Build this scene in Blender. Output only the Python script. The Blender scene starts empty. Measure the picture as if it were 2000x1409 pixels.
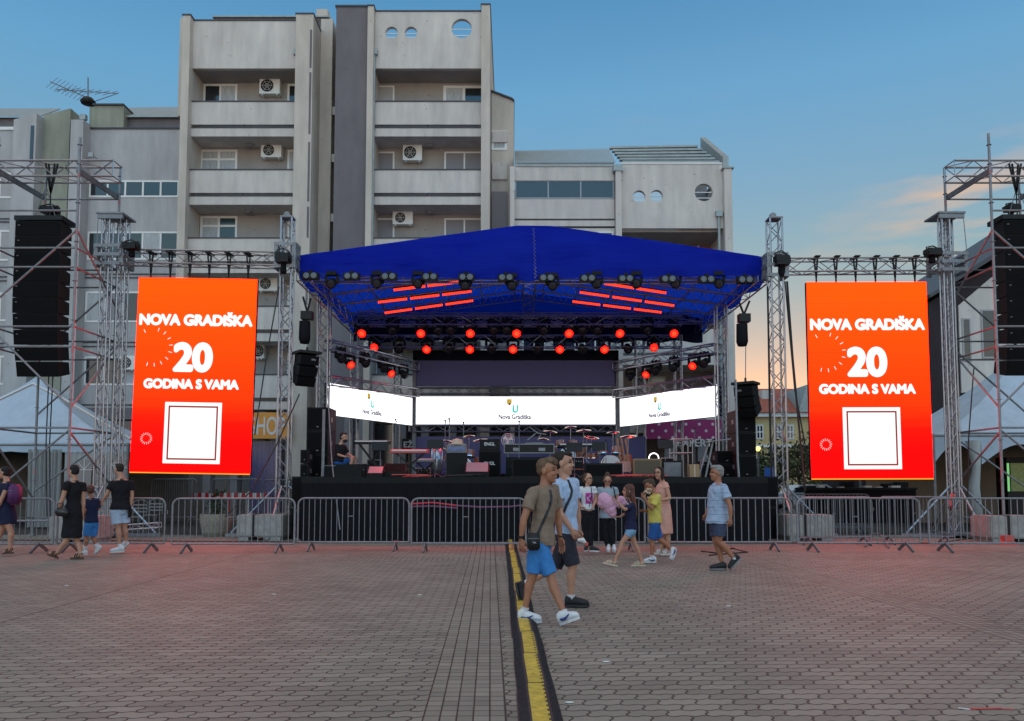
import bpy, bmesh, math, random
from mathutils import Vector, Matrix, noise
from mathutils.bvhtree import BVHTree
random.seed(7)
R = math.radians
scene = bpy.context.scene
COL = scene.collection

# ---------------------------------------------------------------- camera
F = 1500.0; TILT = R(3.6); CAMZ = 1.35; HOR = 950.0
CY = HOR - F*math.tan(TILT)
cam_d = bpy.data.cameras.new("Camera"); cam = bpy.data.objects.new("Camera", cam_d); COL.objects.link(cam)
cam.location = (0, 0, CAMZ); cam.rotation_euler = (math.pi/2 + TILT, 0, 0)
cam_d.sensor_fit = 'HORIZONTAL'; cam_d.sensor_width = 36; cam_d.lens = 36*F/2000
cam_d.shift_y = (CY-704.5)/2000; cam_d.clip_end = 2000
scene.camera = cam
scene.view_settings.view_transform = 'Standard'; scene.view_settings.look = 'None'
scene.view_settings.exposure = 0.0; scene.view_settings.gamma = 1
scene.cycles.use_denoising = True
scene.cycles.max_bounces = 6; scene.cycles.diffuse_bounces = 3; scene.cycles.glossy_bounces = 3
scene.cycles.sample_clamp_indirect = 4.0; scene.cycles.caustics_reflective = False

def P(px, py, Y):
    """Where the photograph's pixel meets the upright plane at depth Y."""
    xc = (px-1000)/F; yc = (CY-py)/F
    dy = math.cos(TILT) - yc*math.sin(TILT); dz = math.sin(TILT) + yc*math.cos(TILT)
    k = Y/dy
    return Vector((xc*k, Y, CAMZ + dz*k))
def G(px, py):
    xc = (px-1000)/F; yc = (CY-py)/F
    dy = math.cos(TILT) - yc*math.sin(TILT); dz = math.sin(TILT) + yc*math.cos(TILT)
    k = -CAMZ/dz
    return Vector((xc*k, dy*k, 0))

# ---------------------------------------------------------------- world
SUN_AZ = R(17)      # to the right of the view axis
SUN_DIR = Vector((math.sin(SUN_AZ), math.cos(SUN_AZ), math.tan(R(1.5)))).normalized()
world = bpy.data.worlds.new("World"); scene.world = world; world.use_nodes = True
nt = world.node_tree; nt.nodes.clear(); L = nt.links
def N(t, **k):
    n = nt.nodes.new(t)
    for a, b in k.items(): setattr(n, a, b)
    return n
def WM(op, a, b=None, c=None):
    n = N('ShaderNodeMath', operation=op)
    for i, v in enumerate((a, b, c)):
        if v is None: continue
        if isinstance(v, (int, float)): n.inputs[i].default_value = v
        else: L.new(v, n.inputs[i])
    return n.outputs[0]
tc = N('ShaderNodeTexCoord'); sep = N('ShaderNodeSeparateXYZ')
nrm = N('ShaderNodeVectorMath', operation='NORMALIZE'); L.new(tc.outputs['Generated'], nrm.inputs[0]); L.new(nrm.outputs[0], sep.inputs[0])
ramp = N('ShaderNodeValToRGB'); L.new(sep.outputs[2], ramp.inputs[0])
cr = ramp.color_ramp
stops = [(0.0,(.52,.44,.36)),(.12,(.47,.44,.39)),(.19,(.35,.41,.42)),(.27,(.235,.395,.46)),(.36,(.175,.37,.54)),(.46,(.125,.35,.59)),(.55,(.08,.27,.50)),(.64,(.33,.39,.46)),(1.0,(.64,.585,.51))]
cr.elements[0].position = 0; cr.elements[0].color = (*stops[0][1], 1)
cr.elements[1].position = 1; cr.elements[1].color = (*stops[-1][1], 1)
for p, c in stops[1:-1]:
    e = cr.elements.new(p); e.color = (*c, 1)
dot = N('ShaderNodeVectorMath', operation='DOT_PRODUCT'); L.new(nrm.outputs[0], dot.inputs[0]); dot.inputs[1].default_value = SUN_DIR
glow = WM('POWER', WM('MAXIMUM', dot.outputs['Value'], 0.0), 80.0)
glow = WM('MULTIPLY', glow, WM('POWER', 2.718, WM('MULTIPLY', sep.outputs[2], -9.0)))
back = WM('MULTIPLY_ADD', WM('MAXIMUM', WM('MULTIPLY', sep.outputs[1], -1.0), 0.0), 2.1, 1.0)
def vmul(col, f):
    n = N('ShaderNodeVectorMath', operation='SCALE'); L.new(col, n.inputs[0])
    if isinstance(f, (int, float)): n.inputs[3].default_value = f
    else: L.new(f, n.inputs[3])
    return n.outputs[0]
def vadd(a, b):
    n = N('ShaderNodeVectorMath', operation='ADD'); L.new(a, n.inputs[0]); L.new(b, n.inputs[1]); return n.outputs[0]
rgb = N('ShaderNodeRGB'); rgb.outputs[0].default_value = (1.7, .55, .10, 1)
col = vadd(vmul(ramp.outputs[0], back), vmul(rgb.outputs[0], glow))
# wisps of cloud catching the last light
mp = N('ShaderNodeMapping'); mp.inputs['Scale'].default_value = (3.2, 3.2, 17); mp.inputs['Location'].default_value = (.4, 0, .35); L.new(nrm.outputs[0], mp.inputs[0])
nz = N('ShaderNodeTexNoise'); nz.inputs['Scale'].default_value = 1.7; nz.inputs['Detail'].default_value = 6; L.new(mp.outputs[0], nz.inputs['Vector'])
cm = WM('MULTIPLY', WM('SUBTRACT', nz.outputs[0], .54), 5.0); cm = WM('MINIMUM', WM('MAXIMUM', cm, 0.0), 1.0)
near = WM('POWER', WM('MAXIMUM', dot.outputs['Value'], 0.0), 30.0)
d2 = N('ShaderNodeVectorMath', operation='DOT_PRODUCT'); L.new(nrm.outputs[0], d2.inputs[0]); d2.inputs[1].default_value = Vector((915, 1500, 552)).normalized()
near = WM('ADD', near, WM('POWER', WM('MAXIMUM', d2.outputs['Value'], 0.0), 420.0))
cm = WM('MINIMUM', WM('MULTIPLY', cm, near), 1.0)
mx = N('ShaderNodeMix', data_type='RGBA'); L.new(WM('MULTIPLY', cm, .8), mx.inputs[0]); L.new(col, mx.inputs[6]); mx.inputs[7].default_value = (.85, .50, .27, 1)
sky = N('ShaderNodeTexSky', sky_type='NISHITA'); sky.sun_disc = False; sky.sun_elevation = R(1.5); sky.sun_rotation = SUN_AZ
col2 = vadd(mx.outputs[2], vmul(sky.outputs[0], 0.02))
bg = N('ShaderNodeBackground'); bg.inputs['Strength'].default_value = 1.0; L.new(col2, bg.inputs[0])
wo = N('ShaderNodeOutputWorld'); L.new(bg.outputs[0], wo.inputs[0])
sd = bpy.data.lights.new("Sun", 'SUN'); sd.energy = 0.25; sd.angle = R(3); sd.color = (1, .72, .5)
so = bpy.data.objects.new("Sun", sd); COL.objects.link(so)
so.rotation_euler = (-SUN_DIR).to_track_quat('-Z', 'Y').to_euler(); so.location = (8, 30, 30)

# ---------------------------------------------------------------- materials
def mat(name, color=(.5,.5,.5), rough=.6, metal=0, var=0.0, vscale=3.0, bump=0.0, bscale=40, emit=None, es=1.0, spec=.5, trans=0, stretch=None, sss=0, coat=0):
    m = bpy.data.materials.new(name); m.use_nodes = True
    t = m.node_tree; b = t.nodes['Principled BSDF']
    b.inputs['Base Color'].default_value = (*color, 1); b.inputs['Roughness'].default_value = rough; b.inputs['Metallic'].default_value = metal
    b.inputs['Specular IOR Level'].default_value = spec
    if coat: b.inputs['Coat Weight'].default_value = coat
    if trans: b.inputs['Transmission Weight'].default_value = trans
    if sss:
        b.inputs['Subsurface Weight'].default_value = sss; b.inputs['Subsurface Radius'].default_value = (.02,.008,.004); b.inputs['Subsurface Scale'].default_value = 1
    if var or bump:
        tc = t.nodes.new('ShaderNodeTexCoord'); mp = t.nodes.new('ShaderNodeMapping'); t.links.new(tc.outputs['Object'], mp.inputs[0])
        if stretch: mp.inputs['Scale'].default_value = stretch
    if var:
        nz = t.nodes.new('ShaderNodeTexNoise'); nz.inputs['Scale'].default_value = vscale; nz.inputs['Detail'].default_value = 7; nz.inputs['Roughness'].default_value = .65
        t.links.new(mp.outputs[0], nz.inputs['Vector'])
        r = t.nodes.new('ShaderNodeValToRGB'); r.color_ramp.elements[0].position = .3; r.color_ramp.elements[1].position = .7
        r.color_ramp.elements[0].color = (*[c*(1-var) for c in color], 1); r.color_ramp.elements[1].color = (*[min(1, c*(1+var*.6)) for c in color], 1)
        t.links.new(nz.outputs[0], r.inputs[0]); t.links.new(r.outputs[0], b.inputs['Base Color'])
    if bump:
        n2 = t.nodes.new('ShaderNodeTexNoise'); n2.inputs['Scale'].default_value = bscale; n2.inputs['Detail'].default_value = 4
        t.links.new(mp.outputs[0], n2.inputs['Vector'])
        bp = t.nodes.new('ShaderNodeBump'); bp.inputs['Strength'].default_value = bump; bp.inputs['Distance'].default_value = .02
        t.links.new(n2.outputs[0], bp.inputs['Height']); t.links.new(bp.outputs[0], b.inputs['Normal'])
    if emit:
        b.inputs['Emission Color'].default_value = (*emit, 1); b.inputs['Emission Strength'].default_value = es
    return m

def plaster(name, color, var=.16, stain=.25):
    m = mat(name, color, .9, var=var, vscale=.9, bump=.25, bscale=60, spec=.2, stretch=(1,1,.45))
    t = m.node_tree; b = t.nodes['Principled BSDF']
    # fine vertical weather streaks
    tc = t.nodes.new('ShaderNodeTexCoord'); mp = t.nodes.new('ShaderNodeMapping'); mp.inputs['Scale'].default_value = (2.2, 2.2, .3); t.links.new(tc.outputs['Object'], mp.inputs[0])
    nz = t.nodes.new('ShaderNodeTexNoise'); nz.inputs['Scale'].default_value = 1.4; nz.inputs['Detail'].default_value = 8; t.links.new(mp.outputs[0], nz.inputs['Vector'])
    r = t.nodes.new('ShaderNodeValToRGB'); r.color_ramp.elements[0].position = .32; r.color_ramp.elements[1].position = .75
    stain *= .7; r.color_ramp.elements[0].color = (1-stain, 1-stain, 1-stain*.9, 1); r.color_ramp.elements[1].color = (1,1,1,1); t.links.new(nz.outputs[0], r.inputs[0])
    # pock marks
    vo = t.nodes.new('ShaderNodeTexNoise'); vo.inputs['Scale'].default_value = 6; vo.inputs['Detail'].default_value = 3; t.links.new(tc.outputs['Object'], vo.inputs['Vector'])
    r2 = t.nodes.new('ShaderNodeValToRGB'); r2.color_ramp.elements[0].position = .70; r2.color_ramp.elements[1].position = .735
    r2.color_ramp.elements[0].color = (1,1,1,1); r2.color_ramp.elements[1].color = (.55,.52,.5,1); t.links.new(vo.outputs[0], r2.inputs[0])
    old = b.inputs['Base Color'].links[0].from_socket
    mm = t.nodes.new('ShaderNodeMix'); mm.data_type = 'RGBA'; mm.blend_type = 'MULTIPLY'; mm.inputs[0].default_value = 1
    t.links.new(old, mm.inputs[6]); t.links.new(r.outputs[0], mm.inputs[7])
    m3 = t.nodes.new('ShaderNodeMix'); m3.data_type = 'RGBA'; m3.blend_type = 'MULTIPLY'; m3.inputs[0].default_value = 1
    t.links.new(mm.outputs[2], m3.inputs[6]); t.links.new(r2.outputs[0], m3.inputs[7]); t.links.new(m3.outputs[2], b.inputs['Base Color'])
    return m

M = {}
M['plaster'] = plaster('pale grey plaster', (.68,.635,.585))
M['plaster_warm'] = plaster('warm grey plaster', (.64,.58,.505))
M['plaster_green'] = plaster('olive grey plaster', (.36,.37,.30), stain=.35)
M['plaster_blue'] = plaster('blue grey plaster', (.50,.495,.50))
M['plaster_dark'] = plaster('dark grey plaster', (.19,.175,.185), stain=.15)
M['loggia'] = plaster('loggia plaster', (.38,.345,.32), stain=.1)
M['trim'] = mat('dark metal flashing', (.06,.06,.07), .5, .3)
M['white_frame'] = mat('white window frame', (.80,.80,.78), .5, var=.06)
M['grey_frame'] = mat('grey aluminium frame', (.33,.33,.34), .45, .4)
M['glass_dark'] = mat('dark window glass', (.025,.03,.035), .08, spec=.8)
M['glass_blue'] = mat('blueish window glass', (.035,.06,.075), .12, spec=.6)
M['curtain'] = mat('net curtain', (.48,.50,.52), .9, var=.35, vscale=14, stretch=(3,3,.2))
M['shutter'] = mat('roller shutter', (.42,.40,.40), .7, bump=.5, bscale=10, stretch=(.2,.2,6))
M['shutter_grey'] = mat('grey roller shutter', (.25,.24,.26), .7)
M['orange_door'] = mat('orange wooden door', (.42,.16,.07), .5, var=.2, vscale=4)
M['ac_white'] = mat('air conditioner casing', (.80,.80,.77), .5, var=.08, vscale=6)
M['pillar_shaded'] = mat('white pillar paint darkened for shade', (.24,.24,.26), .7, var=.2)  # white pillars, darkened in colour to stand for ground-floor shade
M['black'] = mat('black paint', (.009,.009,.01), .5, spec=.3)
M['black_cloth'] = mat('black stage cloth', (.008,.008,.011), .85, var=.3, vscale=3, bump=.4, bscale=5, stretch=(6,6,.4), spec=.15)
M['black_box'] = mat('black speaker paint', (.008,.008,.009), .65, bump=.3, bscale=120, spec=.25)
M['grille'] = mat('black speaker grille', (.006,.006,.007), .8, bump=.6, bscale=300, spec=.15)
M['alu'] = mat('aluminium truss', (.40,.39,.42), .34, .85, var=.15, vscale=8)
M['galv'] = mat('galvanised steel', (.25,.255,.27), .5, .45, var=.25, vscale=9)
M['galv_dark'] = mat('weathered steel tube', (.19,.195,.21), .55, .4, var=.3, vscale=6)
M['red_mark'] = mat('red paint mark', (.55,.04,.03), .5)
M['green_mark'] = mat('green paint mark', (.03,.35,.2), .5)
M['concrete'] = mat('concrete', (.33,.32,.30), .9, var=.3, vscale=5, bump=.5, bscale=40)
M['dark_screen'] = mat('unlit video panel', (.05,.045,.17), .45)  # greyish panel; the violet of the stage light is put into its colour
M['cable'] = mat('black rubber cable', (.012,.012,.013), .6)
M['chrome'] = mat('chrome', (.7,.7,.72), .15, 1)
M['wood'] = mat('plywood', (.28,.17,.09), .6, var=.25, vscale=5)
M['cardboard'] = mat('cardboard', (.34,.22,.12), .8, var=.1)
M['rubber_ramp'] = mat('dark rubber', (.045,.036,.042), .75, var=.3, vscale=25, bump=.6, bscale=60)
M['yellow_lid'] = mat('worn yellow lid', (.62,.44,.05), .5, var=.45, vscale=14, bump=.2, bscale=50)
M['skin'] = mat('fair skin', (.48,.245,.16), .5, var=.10, vscale=10, sss=.15)
M['skin_tan'] = mat('tanned skin', (.37,.155,.085), .5, var=.10, vscale=10, sss=.15)
M['eye'] = mat('eyes and brows', (.06,.035,.028), .4)
M['lips'] = mat('lips', (.36,.13,.11), .45)
M['white'] = mat('white paint', (.7,.7,.7), .5)
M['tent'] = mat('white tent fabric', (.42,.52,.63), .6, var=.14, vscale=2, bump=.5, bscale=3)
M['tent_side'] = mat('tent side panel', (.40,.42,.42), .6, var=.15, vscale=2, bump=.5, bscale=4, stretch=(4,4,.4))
M['terracotta'] = mat('terracotta roof', (.32,.09,.06), .85, var=.3, vscale=6, bump=.6, bscale=10)
M['zinc'] = mat('zinc roof sheet', (.33,.37,.37), .5, .4, var=.2, vscale=3)
M['red_glow'] = mat('lit red lens', (.1,0,0), .3, emit=(1,.003,.001), es=9)
M['red_core'] = mat('lit red lens core', (.1,0,0), .3, emit=(1,.035,.012), es=3)
M['lens'] = mat('dark glass lens', (.02,.02,.03), .08, spec=1.0)
def tarp_mat():
    m = bpy.data.materials.new('blue canopy tarpaulin'); m.use_nodes = True; t = m.node_tree
    b = t.nodes['Principled BSDF']; b.inputs['Base Color'].default_value = (.0015,.015,.36,1); b.inputs['Roughness'].default_value = .55; b.inputs['Specular IOR Level'].default_value = .12
    tc = t.nodes.new('ShaderNodeTexCoord'); mp = t.nodes.new('ShaderNodeMapping'); mp.inputs['Scale'].default_value = (.5,.5,1.6); t.links.new(tc.outputs['Object'], mp.inputs[0])
    nz = t.nodes.new('ShaderNodeTexNoise'); nz.inputs['Scale'].default_value = 1.2; nz.inputs['Detail'].default_value = 5; t.links.new(mp.outputs[0], nz.inputs['Vector'])
    bp = t.nodes.new('ShaderNodeBump'); bp.inputs['Strength'].default_value = .6; bp.inputs['Distance'].default_value = .2; t.links.new(nz.outputs[0], bp.inputs['Height']); t.links.new(bp.outputs[0], b.inputs['Normal'])
    tr = t.nodes.new('ShaderNodeBsdfTranslucent'); tr.inputs[0].default_value = (.012,.09,.95,1)
    mx = t.nodes.new('ShaderNodeMixShader'); mx.inputs[0].default_value = .38
    t.links.new(b.outputs[0], mx.inputs[1]); t.links.new(tr.outputs[0], mx.inputs[2]); t.links.new(mx.outputs[0], t.nodes['Material Output'].inputs[0])
    return m
M['tarp'] = tarp_mat()

# ---------------------------------------------------------------- mesh building
class MB:
    def __init__(s): s.v = []; s.f = []; s.m = []; s.cur = 0
    def add(s, vs, fs):
        o = len(s.v); s.v += [Vector(v) for v in vs]; s.f += [tuple(i+o for i in f) for f in fs]; s.m += [s.cur]*len(fs); return s
    def box(s, c, d, rot=None):
        c = Vector(c); x, y, z = d[0]/2, d[1]/2, d[2]/2
        vs = [Vector((a, b, e)) for a in (-x, x) for b in (-y, y) for e in (-z, z)]
        if rot is not None: vs = [rot @ v for v in vs]
        return s.add([c+v for v in vs], [(0,1,3,2),(4,6,7,5),(0,4,5,1),(2,3,7,6),(0,2,6,4),(1,5,7,3)])
    def bb(s, x0, x1, y0, y1, z0, z1): return s.box(((x0+x1)/2,(y0+y1)/2,(z0+z1)/2),(abs(x1-x0),abs(y1-y0),abs(z1-z0)))
    def bar(s, p, q, w, h, up=(0,0,1)):
        p = Vector(p); q = Vector(q); d = (q-p); l = d.length; d.normalize(); u = Vector(up)
        sd = d.cross(u)
        if sd.length < 1e-4: sd = d.cross(Vector((1,0,0)))
        sd.normalize(); u = sd.cross(d).normalized()
        vs = [a + sd*i*w/2 + u*j*h/2 for a in (p, q) for i in (-1,1) for j in (-1,1)]
        return s.add(vs, [(0,2,3,1),(4,5,7,6),(0,1,5,4),(2,6,7,3),(0,4,6,2),(1,3,7,5)])
    def tube(s, p, q, r, n=6, r2=None, cap=True):
        p = Vector(p); q = Vector(q); r2 = r if r2 is None else r2; d = (q-p).normalized()
        a = d.cross(Vector((0,0,1)))
        if a.length < .05: a = d.cross(Vector((1,0,0)))
        a.normalize(); b = d.cross(a)
        vs = []; 
        for c, rr in ((p, r), (q, r2)):
            for i in range(n):
                t = 2*math.pi*i/n; vs.append(c + (a*math.cos(t)+b*math.sin(t))*rr)
        fs = [(i, (i+1)%n, n+(i+1)%n, n+i) for i in range(n)]
        if cap: fs += [tuple(range(n-1,-1,-1)), tuple(range(n,2*n))]
        return s.add(vs, fs)
    def path(s, pts, r, n=6):
        """a round tube through points, rings mitred"""
        pts = [Vector(p) for p in pts]; rr = r if isinstance(r, (list, tuple)) else [r]*len(pts)
        vs = []; prev = None
        for i, p in enumerate(pts):
            d = (pts[min(i+1, len(pts)-1)] - pts[max(i-1, 0)]).normalized()
            a = prev - d*prev.dot(d) if prev is not None else d.cross(Vector((0,0,1)))
            if a.length < .05: a = d.cross(Vector((1,0,0)))
            a.normalize(); b = d.cross(a); prev = a
            for k in range(n):
                t = 2*math.pi*k/n; vs.append(p + (a*math.cos(t)+b*math.sin(t))*rr[i])
        m = len(pts)
        fs = [(i*n+k, i*n+(k+1)%n, (i+1)*n+(k+1)%n, (i+1)*n+k) for i in range(m-1) for k in range(n)]
        fs += [tuple(range(n-1,-1,-1)), tuple(range((m-1)*n, m*n))]
        return s.add(vs, fs)
    def loft(s, rings, n=14, cap=True):
        """rings: (centre, axis a, axis b) with radii in the axes' lengths"""
        vs = []
        for c, a, b in rings:
            for k in range(n):
                t = 2*math.pi*k/n; vs.append(Vector(c) + Vector(a)*math.cos(t) + Vector(b)*math.sin(t))
        m = len(rings)
        fs = [(i*n+k, i*n+(k+1)%n, (i+1)*n+(k+1)%n, (i+1)*n+k) for i in range(m-1) for k in range(n)]
        if cap: fs += [tuple(range(n-1,-1,-1)), tuple(range((m-1)*n, m*n))]
        return s.add(vs, fs)
    def ell(s, c, a, b, e, n=12, m=8):
        """ellipsoid with half axes as vectors"""
        c = Vector(c); vs = [c - Vector(e)]
        for j in range(1, m):
            ph = -math.pi/2 + math.pi*j/m
            for i in range(n):
                t = 2*math.pi*i/n
                vs.append(c + Vector(a)*math.cos(ph)*math.cos(t) + Vector(b)*math.cos(ph)*math.sin(t) + Vector(e)*math.sin(ph))
        vs.append(c + Vector(e)); top = len(vs)-1
        fs = [(0, 1+(i+1)%n, 1+i) for i in range(n)]
        for j in range(m-2):
            for i in range(n): fs.append((1+j*n+i, 1+j*n+(i+1)%n, 1+(j+1)*n+(i+1)%n, 1+(j+1)*n+i))
        fs += [(1+(m-2)*n+i, 1+(m-2)*n+(i+1)%n, top) for i in range(n)]
        return s.add(vs, fs)
    def ball(s, c, r, n=12, m=8): return s.ell(c, (r,0,0), (0,r,0), (0,0,r), n, m)
    def lathe(s, prof, c, axis=(0,0,1), n=20):
        """prof: (radius, height along axis)"""
        ax = Vector(axis).normalized(); a = ax.cross(Vector((0,0,1)))
        if a.length < .05: a = Vector((1,0,0))
        a.normalize(); b = ax.cross(a); c = Vector(c)
        return s.loft([(c+ax*h, a*max(r,1e-4), b*max(r,1e-4)) for r, h in prof], n)
    def prism(s, pts, ext):
        """flat polygon pts pushed by vector ext"""
        n = len(pts); e = Vector(ext); vs = [Vector(p) for p in pts] + [Vector(p)+e for p in pts]
        return s.add(vs, [tuple(range(n-1,-1,-1)), tuple(range(n,2*n))] + [(i,(i+1)%n,n+(i+1)%n,n+i) for i in range(n)])
    def build(s, name, mats, parent=None, base=None, smooth=False):
        if not isinstance(mats, (list, tuple)): mats = [mats]
        mats = [M[x] if isinstance(x, str) else x for x in mats]
        if parent is not None: off = root_of(parent)
        elif base is not None: off = Vector(base)
        else:
            xs = [v.x for v in s.v]; ys = [v.y for v in s.v]; zs = [v.z for v in s.v]
            off = Vector(((min(xs)+max(xs))/2, (min(ys)+max(ys))/2, min(zs)))
        me = bpy.data.meshes.new(name); me.from_pydata([v-off for v in s.v], [], s.f)
        for x in mats: me.materials.append(x)
        me.polygons.foreach_set('material_index', s.m)
        if smooth: me.polygons.foreach_set('use_smooth', [True]*len(s.f))
        me.update()
        return link(name, me, parent, off)
BASE = {}
def root_of(o):
    return BASE[o.name]
def link(name, me, parent, off):
    o = bpy.data.objects.new(name, me); COL.objects.link(o)
    if parent is not None: o.parent = parent; BASE[o.name] = off
    else: o.location = off; BASE[o.name] = off
    return o
def tag(o, label, cat, group=None):
    o['label'] = label; o['category'] = cat
    if group: o['group'] = group
    return o
def thing(name, label, cat, loc, group=None):
    o = bpy.data.objects.new(name, None); COL.objects.link(o); o.location = loc; o.empty_display_size = .1
    BASE[o.name] = Vector(loc); return tag(o, label, cat, group)
def structure(o): o['kind'] = 'structure'; return o
CH = {}
def kids(o): return [c for c in bpy.data.objects if c.parent == o]
def dup(root, loc, rotz=None, label=None, scale=None, rot=None):
    tree = CH.get(root.name)
    if tree is None: tree = CH[root.name] = [(c, kids(c)) for c in kids(root)]
    r = root.copy(); COL.objects.link(r); r.location = loc
    if rotz is not None: r.rotation_euler = (0,0,rotz)
    if rot is not None: r.rotation_euler = rot
    if scale is not None: r.scale = scale
    if label: r['label'] = label
    for c, gs in tree:
        k = c.copy(); COL.objects.link(k); k.parent = r
        for g in gs: h = g.copy(); COL.objects.link(h); h.parent = k
    return r
ORD = ['first','second','third','fourth','fifth','sixth','seventh','eighth','ninth','tenth','eleventh','twelfth','thirteenth','fourteenth','fifteenth','sixteenth','seventeenth','eighteenth','nineteenth','twentieth','twenty-first','twenty-second']

def curve_mesh(outlines, thick, fill='BOTH'):
    """solid plate from 2-D outlines (first the outside, then holes), centred on its own plane"""
    cu = bpy.data.curves.new('plate', 'CURVE'); cu.dimensions = '2D'; cu.fill_mode = fill; cu.extrude = thick/2
    for pts in outlines:
        sp = cu.splines.new('POLY'); sp.points.add(len(pts)-1); sp.use_cyclic_u = True
        for i, p in enumerate(pts): sp.points[i].co = (p[0], p[1], 0, 1)
    o = bpy.data.objects.new('plate', cu); COL.objects.link(o)
    dg = bpy.context.evaluated_depsgraph_get(); me = bpy.data.meshes.new_from_object(o.evaluated_get(dg))
    bpy.data.objects.remove(o); bpy.data.curves.remove(cu); return me
def text_mesh(s, height, bold=0.0, thick=.004, width=None, spacing=1.0, shear=0):
    cu = bpy.data.curves.new('lettering', 'FONT'); cu.body = s; cu.size = 1; cu.extrude = 0; cu.offset = bold; cu.align_x = 'CENTER'; cu.space_character = spacing; cu.shear = shear
    o = bpy.data.objects.new('lettering', cu); COL.objects.link(o)
    dg = bpy.context.evaluated_depsgraph_get(); me = bpy.data.meshes.new_from_object(o.evaluated_get(dg))
    bpy.data.objects.remove(o); bpy.data.curves.remove(cu)
    xs = [v.co.x for v in me.vertices]; ys = [v.co.y for v in me.vertices]
    cx = (min(xs)+max(xs))/2; y0 = min(ys); k = height/(max(ys)-y0); kx = k if width is None else width/(max(xs)-min(xs))
    for v in me.vertices: v.co = ((v.co.x-cx)*kx, (v.co.y-y0)*k - height/2, 0)
    return me
def bold_text(s, height, rad, width=None):
    """lettering thickened by laying rounded copies of it over each other, each a hair prouder"""
    h = height-2*rad; w = None if width is None else width-2*rad
    base = text_mesh(s, h, 0.0, width=w); vs, fs = [], []; k = 12
    for i in range(k+7):
        if i < k: a, r = 2*math.pi*i/k, rad
        elif i < k+6: a, r = 2*math.pi*(i-k)/6, rad*.5
        else: a, r = 0, 0
        n = len(vs); vs += [(v.co.x+r*math.cos(a), v.co.y+r*math.sin(a), .0004*i) for v in base.vertices]; fs += [tuple(q+n for q in p.vertices) for p in base.polygons]
    me = bpy.data.meshes.new('lettering'); me.from_pydata(vs, [], fs); me.update(); bpy.data.meshes.remove(base); return me
def put_mesh(name, me, matname, parent, org, u, v):
    """lays a flat mesh (x,y,z) at world frame org,u,v (n = u x v) under parent"""
    off = root_of(parent) if parent is not None else Vector(org)
    u = Vector(u).normalized(); v = Vector(v).normalized(); n = u.cross(v)
    for p in me.vertices: c = p.co.copy(); p.co = Vector(org)-off + u*c.x + v*c.y + n*c.z
    me.materials.clear(); me.materials.append(M[matname] if isinstance(matname, str) else matname); me.update()
    return link(name, me, parent, off)

def truss(mb, p, q, w=.3, h=.3, r=.024, br=.011, up=(0,0,1), step=.45, diag=True):
    """box truss along p-q into mb"""
    p = Vector(p); q = Vector(q); d = q-p; l = d.length; d.normalize()
    u = Vector(up); sd = d.cross(u)
    if sd.length < .05: u = Vector((0,1,0)); sd = d.cross(u)
    sd.normalize(); u = sd.cross(d).normalized()
    cs = [(-1,-1),(1,-1),(1,1),(-1,1)]
    off = [sd*a*w/2 + u*b*h/2 for a, b in cs]
    for o in off: mb.tube(p+o, q+o, r, 6)
    n = max(1, round(l/step))
    for i in range(4):
        a, b = off[i], off[(i+1)%4]
        for k in range(n):
            s0 = p + d*l*k/n; s1 = p + d*l*(k+1)/n
            if (k+i) % 2: mb.tube(s0+a, s1+b, br, 4, cap=False)
            else: mb.tube(s0+b, s1+a, br, 4, cap=False)
        for e in (p, q): mb.tube(e+a, e+b, br*1.2, 4, cap=False)
    return mb
def flat_truss(mb, p, q, h=.3, r=.022, br=.01, step=.5):
    p = Vector(p); q = Vector(q); o = Vector((0,0,-h))
    mb.tube(p, q, r, 6); mb.tube(p+o, q+o, r, 6); n = max(1, round((q-p).length/step))
    for k in range(n):
        a = p.lerp(q, k/n); b = p.lerp(q, (k+1)/n); c = (a+b)/2
        mb.tube(a, c+o, br, 4, cap=False); mb.tube(c+o, b, br, 4, cap=False)
    return mb
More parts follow.
